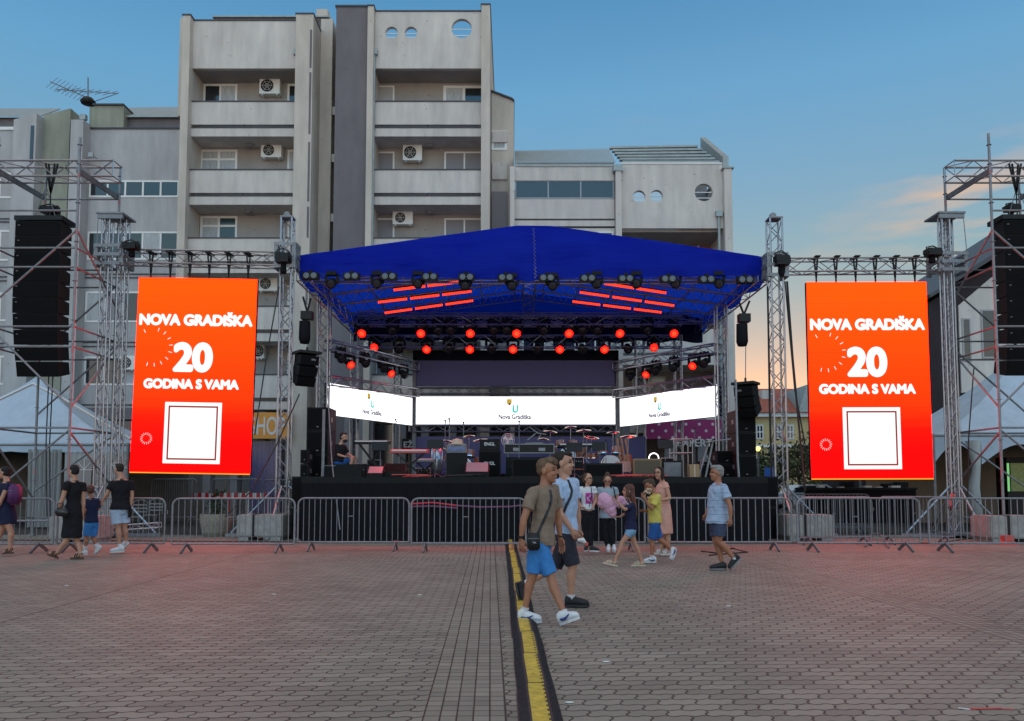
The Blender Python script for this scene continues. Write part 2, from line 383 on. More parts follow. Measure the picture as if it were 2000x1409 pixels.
# ================================================================ GROUND
def paving():
    m = bpy.data.materials.new('interlocking concrete pavers'); m.use_nodes = True; t = m.node_tree; b = t.nodes['Principled BSDF']
    lk = t.links
    def n(ty, **k):
        x = t.nodes.new(ty)
        for a, c in k.items(): setattr(x, a, c)
        return x
    def m_(op, a, b=None, c=None):
        x = n('ShaderNodeMath', operation=op)
        for i, v in enumerate((a, b, c)):
            if v is None: continue
            if isinstance(v, (int, float)): x.inputs[i].default_value = v
            else: lk.new(v, x.inputs[i])
        return x.outputs[0]
    tc = n('ShaderNodeTexCoord'); sp = n('ShaderNodeSeparateXYZ'); lk.new(tc.outputs['Object'], sp.inputs[0])
    X, Y = sp.outputs[0], sp.outputs[1]
    U = m_('MULTIPLY_ADD', Y, .028, X); V = m_('MULTIPLY_ADD', X, -.012, Y)
    TW = 6.28318
    # wavy pavers
    rp, pl = .118, .235
    v1 = m_('MULTIPLY_ADD', m_('SINE', m_('MULTIPLY', U, TW/pl*2)), .0085, V)
    rv = m_('DIVIDE', v1, rp); rid = m_('FLOOR', rv); rf = m_('FRACT', rv)
    off = m_('MULTIPLY', m_('MODULO', rid, 2.0), .5)
    u1 = m_('MULTIPLY_ADD', m_('SINE', m_('MULTIPLY', rf, TW)), .012, U)
    cu = m_('ADD', m_('DIVIDE', u1, pl), off); cid = m_('FLOOR', cu); cf = m_('FRACT', cu)
    dv = m_('MULTIPLY', m_('SUBTRACT', .5, m_('ABSOLUTE', m_('SUBTRACT', rf, .5))), rp)
    du = m_('MULTIPLY', m_('SUBTRACT', .5, m_('ABSOLUTE', m_('SUBTRACT', cf, .5))), pl)
    dw = m_('MINIMUM', m_('MULTIPLY', dv, .7), m_('MULTIPLY', du, .85))
    # rectangular pavers
    gx, gy = .0975, .105
    gu = m_('DIVIDE', m_('ADD', U, .001), gx); gv = m_('DIVIDE', V, gy)
    gfu, gfv = m_('FRACT', gu), m_('FRACT', gv)
    dg1 = m_('MULTIPLY', m_('SUBTRACT', .5, m_('ABSOLUTE', m_('SUBTRACT', gfu, .5))), gx)
    dg2 = m_('MULTIPLY', m_('SUBTRACT', .5, m_('ABSOLUTE', m_('SUBTRACT', gfv, .5))), gy)
    dg = m_('MINIMUM', dg1, dg2)
    # bands: along V every 4.95 m, across at the near edge
    bu = m_('DIVIDE', m_('ADD', U, .395+4.95*10), 4.95); bfr = m_('MULTIPLY', m_('FRACT', bu), 4.95)
    inb = m_('LESS_THAN', bfr, .4875)
    bv = m_('MULTIPLY', m_('FRACT', m_('DIVIDE', m_('ADD', V, 4.95*10-4.18), 4.95*4)), 4.95*4)
    inv = m_('LESS_THAN', bv, .63)
    band = m_('MAXIMUM', inb, inv)
    edge = m_('MULTIPLY', inb, 1.0)
    d = m_('ADD', m_('MULTIPLY', dw, m_('SUBTRACT', 1.0, band)), m_('MULTIPLY', dg, band))
    be = m_('MINIMUM', m_('ABSOLUTE', bfr), m_('ABSOLUTE', m_('SUBTRACT', bfr, .4875)))
    d = m_('MINIMUM', d, m_('MULTIPLY', be, .8))
    # joints
    nzj = n('ShaderNodeTexNoise'); nzj.inputs['Scale'].default_value = 2.2; nzj.inputs['Detail'].default_value = 3; lk.new(tc.outputs['Object'], nzj.inputs['Vector'])
    jw = m_('MULTIPLY_ADD', nzj.outputs[0], .0055, .0032)
    jm = n('ShaderNodeMapRange'); lk.new(d, jm.inputs[0]); jm.inputs[1].default_value = 0; lk.new(m_('MULTIPLY', jw, 1.5), jm.inputs[2]); jm.inputs[3].default_value = 0; jm.inputs[4].default_value = 1
    jm.interpolation_type = 'SMOOTHSTEP'
    cv = n('ShaderNodeCombineXYZ')
    lk.new(m_('ADD', m_('MULTIPLY', cid, m_('SUBTRACT', 1.0, band)), m_('MULTIPLY', m_('FLOOR', gu), band)), cv.inputs[0])
    lk.new(m_('ADD', m_('MULTIPLY', rid, m_('SUBTRACT', 1.0, band)), m_('MULTIPLY', m_('FLOOR', gv), band)), cv.inputs[1])
    wn = n('ShaderNodeTexWhiteNoise', noise_dimensions='2D'); lk.new(cv.outputs[0], wn.inputs['Vector'])
    big = n('ShaderNodeTexNoise'); big.inputs['Scale'].default_value = .45; big.inputs['Detail'].default_value = 8; big.inputs['Roughness'].default_value = .7; lk.new(tc.outputs['Object'], big.inputs['Vector'])
    fine = n('ShaderNodeTexNoise'); fine.inputs['Scale'].default_value = 130; fine.inputs['Detail'].default_value = 3; lk.new(tc.outputs['Object'], fine.inputs['Vector'])
    val = m_('ADD', m_('MULTIPLY', wn.outputs['Value'], .085), m_('ADD', m_('MULTIPLY', big.outputs[0], .28), m_('MULTIPLY', fine.outputs[0], .14)))
    val = m_('SUBTRACT', val, m_('MULTIPLY', m_('GREATER_THAN', wn.outputs['Value'], .94), .055))
    rr = n('ShaderNodeValToRGB'); lk.new(val, rr.inputs[0]); rr.color_ramp.elements[0].position = .10; rr.color_ramp.elements[1].position = .36
    rr.color_ramp.elements[0].color = (.115,.10,.086,1); rr.color_ramp.elements[1].color = (.37,.325,.275,1)
    mx = n('ShaderNodeMix', data_type='RGBA'); lk.new(jm.outputs[0], mx.inputs[0]); mx.inputs[6].default_value = (.018,.016,.014,1); lk.new(rr.outputs[0], mx.inputs[7])
    # spots of gum and dirt
    sg = n('ShaderNodeTexVoronoi'); sg.inputs['Scale'].default_value = 1.6; lk.new(tc.outputs['Object'], sg.inputs['Vector'])
    sm = m_('LESS_THAN', sg.outputs['Distance'], .035)
    m2 = n('ShaderNodeMix', data_type='RGBA'); lk.new(m_('MULTIPLY', sm, .45), m2.inputs[0]); lk.new(mx.outputs[2], m2.inputs[6]); m2.inputs[7].default_value = (.06,.055,.05,1)
    lk.new(m2.outputs[2], b.inputs['Base Color'])
    b.inputs['Roughness'].default_value = .72; b.inputs['Specular IOR Level'].default_value = .35
    bp = n('ShaderNodeBump'); bp.inputs['Strength'].default_value = .6; bp.inputs['Distance'].default_value = .006
    lk.new(m_('ADD', jm.outputs[0], m_('MULTIPLY', fine.outputs[0], .25)), bp.inputs['Height']); lk.new(bp.outputs[0], b.inputs['Normal'])
    return m
M['paving'] = paving()
g = MB(); S = 400
g.add([(-S,-60,0),(S,-60,0),(S,2*S,0),(-S,2*S,0)], [(0,1,2,3)])
structure(g.build('ground', 'paving', base=(0,0,0)))
M['shade_ground'] = mat('dark ground toned for shade', (.045,.042,.042), .85, var=.45, vscale=1.5, bump=.5, bscale=90)  # added dark sheets: shade behind the barriers is put into their colour
g = MB(); g.add([(-60,21.5,.004),(14.5,21.5,.004),(14.5,30.6,.004),(-60,30.6,.004)], [(0,1,2,3)]); structure(g.build('shade_sheet', 'shade_ground', base=(0,0,0)))
g = MB(); g.add([(-4,21.5,.006),(60,21.5,.006),(60,54,.006),(-4,54,.006)], [(0,1,2,3)]); structure(g.build('shade_sheet', 'shade_ground', base=(0,0,0)))

# ================================================================ APARTMENT BUILDINGS
YB = 31.5
def window(par, px0, py0, px1, py1, Y, panes=1, frame='white_frame', glass='glass_dark', depth=.07, transom=None, fills=None, fw=.06):
    """frame standing 20 mm proud of the wall at Y, panes set into it"""
    a = P(px0, py0, Y); b = P(px1, py1, Y); x0, x1, z1, z0 = a.x, b.x, a.z, b.z
    yf = Y-.03
    f = MB(); f.bb(x0, x1, yf, Y+.02, z1-fw, z1); f.bb(x0, x1, yf, Y+.02, z0, z0+fw)
    n = panes
    for i in range(n+1):
        xx = x0 + (x1-x0-fw)*i/n; f.bb(xx, xx+fw, yf+.002, Y+.02, z0+fw, z1-fw)
    if transom:
        zt = z0 + (z1-z0)*transom; f.bb(x0+fw, x1-fw, yf+.004, Y+.02, zt-fw/2, zt+fw/2)
    w = f.build('window', frame, par)
    for i in range(n):
        xx = x0 + (x1-x0-fw)*i/n + fw; g = fills[i] if fills else glass
        MB().bb(xx, xx+(x1-x0-fw)/n-fw, Y-.012, Y-.004, z0+fw, z1-fw).build('pane', g, w)
    return w
def ac_unit(par, px0, py0, px1, py1, Y):
    a = P(px0, py0, Y-.32); b = P(px1, py1, Y-.32); x0, x1, z1, z0 = a.x, b.x, a.z, b.z; w = x1-x0; h = z1-z0
    m = MB(); m.bb(x0, x1, Y-.32, Y-.02, z0, z1); m.bb(x0+.1, x0+.14, Y-.3, Y, z0-.06, z0-.002); m.bb(x1-.14, x1-.1, Y-.3, Y, z0-.06, z0-.002)
    o = m.build('air_conditioner', 'ac_white', par)
    c = Vector((x0+w*.38, Y-.325, (z0+z1)/2)); r = h*.4
    gm = MB(); gm.lathe([(r, 0), (r, .006), (r*.96, .008)], c+Vector((0,.003,0)), (0,-1,0), 20)
    gm.build('fan_opening', 'black', o)
    rg = MB()
    for k in (1, .66, .33): rg.path([c + Vector((math.cos(t)*r*k, -.012, math.sin(t)*r*k)) for t in [2*math.pi*i/18 for i in range(19)]], .006, 4)
    for k in range(3):
        t = k*math.pi/3; d = Vector((math.cos(t), 0, math.sin(t)))*r; rg.tube(c-d+Vector((0,-.012,0)), c+d+Vector((0,-.012,0)), .006, 4)
    rg.build('fan_grille', 'ac_white', o)
def circ(cx, cy, r, n=36): return [(cx+r*math.cos(2*math.pi*i/n), cy+r*math.sin(2*math.pi*i/n)) for i in range(n)]
def gutter_pipe(par, px, py0, py1, Y, r=.06, name='downpipe'):
    a = P(px, py0, Y); b = P(px, py1, Y); m = MB(); m.tube(a, (a.x, a.y, max(b.z, .05)), r, 8)
    m.box((a.x, a.y, a.z+.12), (.26,.2,.24)); m.build(name, 'zinc', par)

def tall_tower(label, xl, xl2, xr2, xr, ytop, ypan, circles, winspec, acs, pipe=None, ysl=None, backtop=None):
    """xl..xr outer px of the fins; xl2..xr2 the loggia face between them"""
    Y = YB; base = P((xl+xr)/2, 950, Y); base.z = 0
    b = thing('apartment_building', label, 'building', base)
    def X(p, y=300): return P(p, y, Y).x
    def Z(p, x=700): return P(x, p, Y).z
    x0, x1, x2, x3 = X(xl), X(xl2), X(xr2), X(xr); D = 1.12
    mid = (xl2+xr2)/2
    zt = Z(ytop)
    # fins
    for (a, c, zz) in ((x0, x1-.003, zt-.1), (x2+.003, x3, zt-.05)):
        m = MB(); m.bb(a, c, Y-.35, Y+11, 0, zz); m.build('side_wall', 'plaster_warm', b)
        MB().bb(a-.03, c+.03, Y-.38, Y+11, zz+.002, zz+.06).build('coping', 'trim', b)
    # back wall of the loggias and mass behind
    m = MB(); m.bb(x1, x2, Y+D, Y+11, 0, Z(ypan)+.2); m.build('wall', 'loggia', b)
    # top parapet with round openings
    w = x2-x1; h = zt-.15-Z(ypan); outl = [[(0,0),(w,0),(w,h),(0,h)]]
    for (cx, cy, r) in circles: outl.append(circ(X(cx, cy)-x1, Z(cy, cx)-Z(ypan), r/F*Y))
    me = curve_mesh(outl, .18)
    put_mesh('parapet', me, 'plaster', b, (x1, Y+.05, Z(ypan)), (1,0,0), (0,0,1))
    MB().bb(x1, x2, Y-.07, Y+.17, zt-.148, zt-.09).build('coping', 'trim', b)
    for (cx, cy, r) in circles:
        c = Vector((X(cx, cy), Y+.05, Z(cy, cx))); rr = r/F*Y; m = MB()
        for dz in (.02, -.62): m.bar(c+Vector((-rr,0,dz*rr)), c+Vector((rr,0,dz*rr)), .03, .03)
        m.build('window_bar', 'white_frame', b)
    # slabs, balconies
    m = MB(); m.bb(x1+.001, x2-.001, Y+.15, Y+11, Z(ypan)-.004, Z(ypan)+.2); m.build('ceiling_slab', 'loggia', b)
    y = 200.0; k = 0
    while y < 800:
        pb = MB(); pb.bb(x1+.002, x2-.002, Y-.02, Y+.1, Z(y+44), Z(y)); pb.build('balcony_panel', 'plaster_blue' if k == 99 else 'plaster', b)
        MB().bb(x1+.002, x2-.002, Y-.05, Y+.13, Z(y)+.002, Z(y)+.05).build('coping', 'trim', b)
        sb = MB(); sb.bb(x1+.002, x2-.002, Y-.01, Y+D, Z(y+67), Z(y+51)); sb.build('balcony_slab', 'plaster', b)
        MB().bb(x1+.002, x2-.002, Y-.03, Y+.02, Z(y+51)+.002, Z(y+51)+.03).build('drip_edge', 'trim', b)
        pm = MB()
        for xx in (x1+.3, (x1+x2)/2, x2-.3): pm.bb(xx-.02, xx+.02, Y+.02, Y+.06, Z(y+51)+.032, Z(y+44)-.002)
        pm.build('bracket', 'trim', b)
        lm = MB(); c = Vector(((x1+x2)/2, Y+.8, Z(y+67)-.004)); lm.lathe([(.17,0),(.17,-.05),(.11,-.09)], c, (0,0,1), 14); lm.build('ceiling_lamp', 'grey_frame', b)
        y += 133.3; k += 1
    for wsp in winspec: window(b, *wsp[:4], Y+D, **wsp[4])
    for a in acs: ac_unit(b, *a, Y+D)
    if pipe: gutter_pipe(b, pipe[0], pipe[1], 900, Y-.1)
    # ground floor
    zg = Z(805); m = MB()
    for i in range(5):
        xx = x1 + (x2-x1)*i/4; m.bb(xx-.15, xx+.15, Y-.25, Y+.3, 0, zg-.02)
    m.build('pillar', 'pillar_shaded', b)
    return b, (x0, x1, x2, x3), X, Z

LW = []  # left tower windows
for i, y in enumerate((165, 293, 423, 558, 690)):
    g = [['glass_dark','curtain'],['curtain','curtain'],['curtain','glass_blue'],['glass_dark','curtain'],['curtain','glass_dark']][i]
    LW.append((398 if i == 0 else 392, y, 463, y+50, dict(panes=2, transom=.62 if i else None, fills=g, fw=.09)))
    LW.append((562, y, 590, y+50, dict(panes=1, glass='curtain' if i else 'glass_dark', fw=.09)))
bt1, xs1, X1, Z1 = tall_tower('grey apartment tower on the SHOP sign side with three loggias and no round windows', 357, 372, 578, 612, 36, 135, [],
    LW, [(507,152,546,183),(510,280,549,307),(505,541,541,568),(498,672,515,700)], pipe=(580,108))
# top set-back, sloped fin top, chimneys on tower one
m = MB(); m.bb(X1(372), X1(610), YB+2.2, YB+9, Z1(135), P(500,36,YB+2.2).z); m.build('roof_storey', 'plaster_dark', bt1)
MB().bb(X1(368), X1(614), YB+2.1, YB+9.1, P(500,36,YB+2.2).z+.003, P(500,36,YB+2.2).z+.07).build('roof', 'zinc', bt1)
for x0, x1, y0, Y in ((352,362,35,YB+1.2),(618,640,18,YB+2.2)):
    a = P(x0,y0,Y); c = P(x1,y0,Y); MB().bb(a.x, c.x, Y, Y+2.5, Z1(200), a.z).build('chimney', 'plaster_warm', bt1)
# stepped side block (612-640) with narrow window slots, then recess with small windows
zr = P(620, 40, YB+1.0).z
m = MB(); m.bb(xs1[3]+.004, X1(636), YB+.9, YB+10, 0, zr); m.build('recessed_wall', 'plaster_warm', bt1)
for y0, y1 in ((68,142),(150,270),(285,400),(410,470),(545,600)):
    MB().bb(X1(606), X1(610), YB-.358, YB-.352, Z1(y1), Z1(y0)).build('window_slot', 'plaster_dark', bt1)
RW = []
for i, y in enumerate((168, 297, 427, 560, 690)):
    RW.append((734, y, 770, y+60, dict(panes=1, glass='shutter' if i == 0 else 'shutter_grey', fw=.07)))
    if i == 0: RW.append((866, y, 946, y+50, dict(panes=2, fills=['curtain','glass_dark'], fw=.12)))
    else: RW.append((868, y, 946, y+60, dict(panes=2, fills=['shutter_grey','shutter_grey'], fw=.07)))
bt2, xs2, X2, Z2 = tall_tower('tallest grey apartment tower, three round windows in its top parapet', 718, 730, 940, 957, 18, 135,
    [(765,65,12.5),(803,65,12.5),(902,57,20.5)], RW, [(787,283,824,313),(767,413,806,438),(780,548,818,574)], pipe=(731,108))
# dark stair tower between the two (part of the second)
m = MB(); zz = P(690,20,YB).z; m.bb(X2(655), xs2[0]-.004, YB-.2, YB+10, 0, zz); m.build('stair_tower_wall', 'plaster_dark', bt2)
MB().bb(X2(653), xs2[0]-.004, YB-.24, YB+10, zz+.003, zz+.08).build('coping', 'trim', bt2)
# recessed stair windows between towers
m = MB(); m.bb(X2(636)+.004, X2(655)-.004, YB+1.6, YB+9, 0, Z2(52)); m.build('recess_wall', 'plaster_green', bt2)
for y0, y1, gl in ((100,180,'glass_dark'),(228,275,'glass_blue'),(330,395,'glass_dark'),(455,520,'curtain'),(560,640,'glass_dark')):
    window(bt2, 637, y0, 655, y1, YB+1.6, panes=1, glass=gl, frame='grey_frame', fw=.08)
    MB().bb(X2(636)+.006, X2(655)-.006, YB+1.0, YB+1.59, Z2(y1+22), Z2(y1+6)).build('sill_slab', 'plaster', bt2)

# ---- middle step (957-1005) and right wing (1005-1428): one building
bR = thing('apartment_building', 'long low grey apartment wing with slatted roof and three round windows beside open sky', 'building', (P(1200,950,YB).x, YB, 0))
def XR(p, y=380): return P(p, y, YB).x
def ZR(p, x=1200): return P(x, p, YB).z
m = MB(); zt = ZR(168); m.prism([(XR(958), YB+1.2, 0), (XR(1004), YB+1.2, 0), (XR(1004), YB+1.2, zt-.1), (XR(1000), YB+1.2, zt), (XR(958), YB+1.2, ZR(152))], (0, 9, 0)); m.build('stepped_wall', 'plaster_warm', bR)
MB().prism([(XR(957), YB+1.1, ZR(152)+.004), (XR(1000), YB+1.1, zt+.004), (XR(1005), YB+1.1, zt-.1), (XR(1005), YB+1.1, zt-.03), (XR(1000), YB+1.1, zt+.07), (XR(957), YB+1.1, ZR(152)+.07)], (0,9.1,0)).build('coping', 'trim', bR)
window(bR, 960, 256, 990, 294, YB+1.2, panes=1, glass='curtain', fw=.1)
MB().bb(XR(960), XR(990), YB+1.1, YB+1.19, ZR(330), ZR(296)).build('window_panel', 'plaster', bR)
MB().bb(XR(960), XR(990), YB+1.1, YB+1.19, ZR(255), ZR(233)).build('window_panel', 'plaster', bR)
MB().bb(XR(959), XR(990), YB+1.08, YB+1.18, ZR(470), ZR(355)).build('side_shutter', 'shutter_grey', bR)
MB().bb(XR(996), XR(1005), YB-.25, YB+1.1, 0, ZR(330)).build('side_wall', 'plaster', bR)
# glazed part 1005-1200
xa, xb = XR(1005)+.004, XR(1200); Y = YB
MB().bb(xa, xb, Y, Y+.25, ZR(353), ZR(318)).build('fascia', 'plaster', bR)
MB().bb(xa, xb, Y-.04, Y-.003, ZR(326), ZR(322)).build('gutter', 'zinc', bR)
MB().bb(xa, xb, Y+.02, Y+.2, ZR(427), ZR(389)).build('balcony_panel', 'plaster', bR)
MB().bb(xa, xb, Y+.25, Y+9, 0, ZR(470)).build('wall', 'plaster', bR)
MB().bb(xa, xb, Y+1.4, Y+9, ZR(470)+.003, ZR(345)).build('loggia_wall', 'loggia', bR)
MB().bb(xa, xb, Y+.0, Y+1.39, ZR(442), ZR(431)).build('balcony_slab', 'plaster', bR)
MB().bb(xa, xb, Y+.02, Y+.24, ZR(800), ZR(446)).build('wall', 'plaster', bR)
fr = window(bR, 1006, 353, 1199, 389, Y+.06, panes=3, frame='grey_frame', glass='glass_dark', fw=.05)
window(bR, 1168, 453, 1198, 500, Y+.0, panes=1, glass='glass_blue')
rf = MB(); A = P(1005,316,Y-.1); B_ = P(1203,316,Y-.1); C = P(1190,290,Y+3.2); D_ = P(1005,294,Y+3.2)
for i in range(60):
    t0, t1 = i/60, (i+.55)/60
    rf.add([A.lerp(B_,t0), A.lerp(B_,t1), D_.lerp(C,t1), D_.lerp(C,t0)], [(0,1,2,3)])
    o = Vector((0,.0,.05)); t2 = (i+1)/60
    rf.add([A.lerp(B_,t1)-o, A.lerp(B_,t2)-o, D_.lerp(C,t2)-o, D_.lerp(C,t1)-o], [(0,1,2,3)])
    rf.add([A.lerp(B_,t1), A.lerp(B_,t1)-o, D_.lerp(C,t1)-o, D_.lerp(C,t1)], [(0,1,2,3)])
rf.build('roof', 'zinc', bR)
# round-window part 1212-1410
MB().bb(XR(1201), XR(1212), Y-.3, Y+9, 0, ZR(340)).build('side_wall', 'plaster', bR)
MB().bb(XR(1197), XR(1215), Y-.34, Y+.2, ZR(340)+.003, ZR(328)).build('rain_hopper', 'zinc', bR)
x0, x1 = XR(1212)+.004, XR(1411); zb, zt = ZR(447), ZR(322)
ol = [[(0,0),(x1-x0,0),(x1-x0,zt-zb),(0,zt-zb)]]
for cx, cy, r in ((1248,385,12.5),(1282,384,12.5),(1374,377,18)): ol.append(circ(XR(cx,cy)-x0, ZR(cy)-zb, r/F*Y))
put_mesh('parapet', curve_mesh(ol, .2), 'plaster', bR, (x0, Y+.05, zb), (1,0,0), (0,0,1))
for cx, cy, r in ((1248,385,12.5),(1282,384,12.5),(1374,377,18)):
    c = Vector((XR(cx,cy), Y+.05, ZR(cy))); rr = r/F*Y; m = MB()
    for dz in (.1, -.55): m.bar(c+Vector((-rr,0,dz*rr)), c+Vector((rr,0,dz*rr)), .03, .03)
    m.build('window_bar', 'white_frame', bR)
MB().bb(P(1345,380,Y+2.5).x, XR(1411), Y+2.5, Y+5, ZR(447)-.003, P(1380,343,Y+2.5).z).build('roof_shed', 'shutter_grey', bR)
MB().bb(x0, x1, Y-.08, Y+.2, zt+.003, zt+.06).build('coping', 'white_frame', bR)
for i in range(6):      # slatted sun roof rising to the back
    t = i/5; Ya = Y+.6+t*3.2
    pz = 318 - t*28; l = P(1215-t*24, pz, Ya); r_ = P(1404-t*42, pz-t*3, Ya)
    MB().bar(l, r_, .22, .09).build('roof_slat', 'zinc', bR)
a = P(1412,318,Y+.3); c = P(1368,281,Y+3.9)
m = MB(); m.prism([a+Vector((0,0,-.5)), a, a+Vector((0,0,.25)), c+Vector((0,0,.3)), c+Vector((0,0,-.6))], (.25,0,0)); m.build('roof_upstand', 'zinc', bR)
MB().bb(XR(1411)+.004, XR(1426), Y-.3, Y+9, 0, ZR(335)).build('side_wall', 'plaster', bR)
MB().bb(XR(1408), XR(1430), Y-.35, Y+9, ZR(335)+.003, ZR(332)).build('coping', 'zinc', bR)
MB().bb(x0, x1, Y+2.0, Y+9, 0, ZR(447)-.1).build('wall', 'loggia', bR)
MB().bb(x0, x1, Y+.16, Y+9, ZR(447)-.096, ZR(447)-.003).build('ceiling_slab', 'loggia', bR)
window(bR, 1330, 462, 1398, 530, Y+2.0, panes=2, glass='orange_door', fw=.09)
gutter_pipe(bR, 1404, 424, 900, Y-.1)
y = 510
while y < 800:
    MB().bb(x0, x1, Y, Y+.14, ZR(y+46), ZR(y)).build('balcony_panel', 'plaster', bR)
    MB().bb(x0, x1, Y, Y+1.99, ZR(y+70), ZR(y+52)).build('balcony_slab', 'plaster', bR)
    window(bR, 1235, y-40, 1300, y+6, Y+2.0, panes=2, glass='glass_dark'); y += 133
for xw in (1020, 1080, 1140): 
    for yw in (560, 660): window(bR, xw, yw, xw+45, yw+38, Y+.0, panes=2, glass='glass_dark')
# shop front below: purple dotted board and dark glazing
sb = thing('shop_sign', 'long magenta shop board with white dots behind the stage, above dark glazing', 'sign', P(1340,855,YB-.5))
dm = bpy.data.materials.new('magenta board with white dots'); dm.use_nodes = True
t = dm.node_tree; b = t.nodes['Principled BSDF']; tc_ = t.nodes.new('ShaderNodeTexCoord'); mp_ = t.nodes.new('ShaderNodeMapping'); mp_.inputs['Rotation'].default_value = (0, R(45), 0); mp_.inputs['Scale'].default_value = (2.6,0,2.6)
vo = t.nodes.new('ShaderNodeTexVoronoi'); vo.inputs['Randomness'].default_value = 0; vo.inputs['Scale'].default_value = 1
t.links.new(tc_.outputs['Object'], mp_.inputs[0]); t.links.new(mp_.outputs[0], vo.inputs['Vector'])
r_ = t.nodes.new('ShaderNodeValToRGB'); r_.color_ramp.interpolation = 'CONSTANT'; r_.color_ramp.elements[0].color = (.7,.6,.65,1); r_.color_ramp.elements[1].position = .15; r_.color_ramp.elements[1].color = (.30,.015,.14,1)
t.links.new(vo.outputs['Distance'], r_.inputs[0]); t.links.new(r_.outputs[0], b.inputs['Base Color'])
a = P(1262,820,YB-.5); c = P(1410,858,YB-.5)
MB().bb(a.x, c.x, YB-.5, YB-.35, c.z, a.z).build('sign_board', dm, sb)
m = MB(); 
for xx in (a.x+.3, c.x-.3): m.bb(xx-.05, xx+.05, YB-.348, YB-.002, c.z+.2, c.z+.3)
m.build('bracket', 'grey_frame', sb)
put_mesh('sign_letters', text_mesh('EXPERT', .3, .02), 'white', tag(MB().bb(P(1345,870,30.6).x, P(1369,870,30.6).x, 30.6, 30.7, P(0,872,30.6).z, P(0,858,30.6).z).build('shop_sign', 'black'), 'small black shop sign reading EXPERT beneath the dotted magenta board', 'sign'), (P(1357,865,30.59).x, 30.594, P(0,865,30.59).z), (1,0,0), (0,0,1))
shopg = MB(); shopg.bb(XR(640), XR(1200), YB+.1, YB+.2, .1, ZR(830)); 
tag(shopg.build('shop_glazing', 'glass_dark'), 'long dark glass shop front at ground level behind the stage', 'shop front')
m = MB()
for p in (690, 712, 790, 1215, 1300, 1360): m.bb(XR(p)-.2, XR(p)+.2, YB-.3, YB+.05, 0, ZR(800))
for i, p in enumerate((690, 712, 790, 1215, 1300, 1360)):
    pm = MB(); pm.bb(XR(p)-.18, XR(p)+.18, YB-.34, YB+.05, 0, ZR(812)); 
    tag(pm.build('pillar', 'pillar_shaded'), f'pale square pillar of the shop front behind the stage, {ORD[i]} from the SHOP sign', 'pillar', 'pale pillars of the arcade')
ez = MB(); ez.bb(P(785,870,30.8).x, P(825,870,30.8).x, 30.8, 30.88, P(0,879,30.8).z, P(0,857,30.8).z)
ezo = tag(ez.build('shop_sign', 'black'), 'dark shop sign with the letters EZN seen under the side video wall', 'sign')
put_mesh('sign_letters', text_mesh('EŽN', .3, .015), 'white', ezo, (P(803,867,30.79).x, 30.794, P(0,867,30.79).z), (1,0,0), (0,0,1))
# SHOP sign
sp = thing('shop_sign', 'orange shop board reading SHOP beside the big screen and truss tower', 'sign', P(520,858,YB-.6))
a = P(468,806,YB-.6); c = P(566,857,YB-.6); M['sign_orange'] = mat('orange sign board', (.80,.33,.05), .6, var=.15)
MB().bb(a.x, c.x, YB-.6, YB-.4, c.z, a.z).build('sign_board', 'sign_orange', sp)
put_mesh('sign_letters', text_mesh('SHOP', .74, .01, width=1.42), 'white', sp, (P(522,832,YB-.61).x, YB-.606, P(0,832,YB-.61).z), (1,0,0), (0,0,1))
a = P(490,862,YB-.3); c = P(548,1000,YB-.3); M['glass_violet'] = mat('violet tinted shop glass', (.10,.09,.22), .2, var=.6, vscale=3, stretch=(6,6,.3))
tag(MB().bb(a.x, c.x, YB-.3, YB-.2, .1, a.z).build('shop_window', 'glass_violet'), 'violet tinted shop window with curtains under the SHOP board', 'shop window')

# ---- left wing
YL = 34.3
bL = thing('apartment_building', 'low grey apartment wing with window bands behind the speaker scaffold', 'building', (P(100,950,YL).x, YL, 0))
def XL(p, y=450): return P(p, y, YL).x
def ZL(p, x=200): return P(x, p, YL).z
MB().bb(XL(168), XL(352), YL, YL+9, 0, ZL(253)).build('wall', 'plaster_blue', bL)
MB().bb(XL(168), XL(352), YL-.06, YL+.2, ZL(253)+.002, ZL(250)).build('coping', 'trim', bL)
MB().bb(XL(196), XL(352)+.6, YL+1.4, YL+8, ZL(250)+.01, P(250,229,YL+1.4).z).build('roof_storey', 'plaster_dark', bL)
m = MB(); a = P(186,229,YL+1.2); c = P(352,229,YL+1.2); d = P(352,212,YL+5); e = P(215,214,YL+5); m.prism([a, c, d, e], (0,0,.08)); m.build('roof', 'zinc', bL)
MB().bb(XL(258), XL(352), YL+.4, YL+.5, ZL(250)+.01, ZL(248)+.05).build('awning_rail', 'white_frame', bL)
def band(x0, x1, y0, y1, n, fills): window(bL, x0, y0, x1, y1, YL-.0, panes=n, fills=fills, fw=.08)
band(175, 350, 353, 386, 5, ['glass_dark','glass_blue','glass_dark','glass_blue','glass_dark'])
band(172, 350, 453, 508, 5, ['glass_dark','glass_dark','glass_dark','curtain','glass_dark'])
band(168, 350, 570, 630, 5, ['curtain','shutter_grey','glass_dark','glass_dark','curtain'])
band(166, 350, 697, 753, 5, ['glass_dark','glass_dark','curtain','glass_dark','glass_dark'])
for y in (535, 542, 668, 676, 790, 798): MB().bb(XL(168), XL(352), YL-.05, YL-.002, ZL(y+2), ZL(y)).build('ledge', 'trim', bL)
ac_unit(bL, 236, 695, 262, 722, YL)
gutter_pipe(bL, 163, 235, 860, YL-.3)
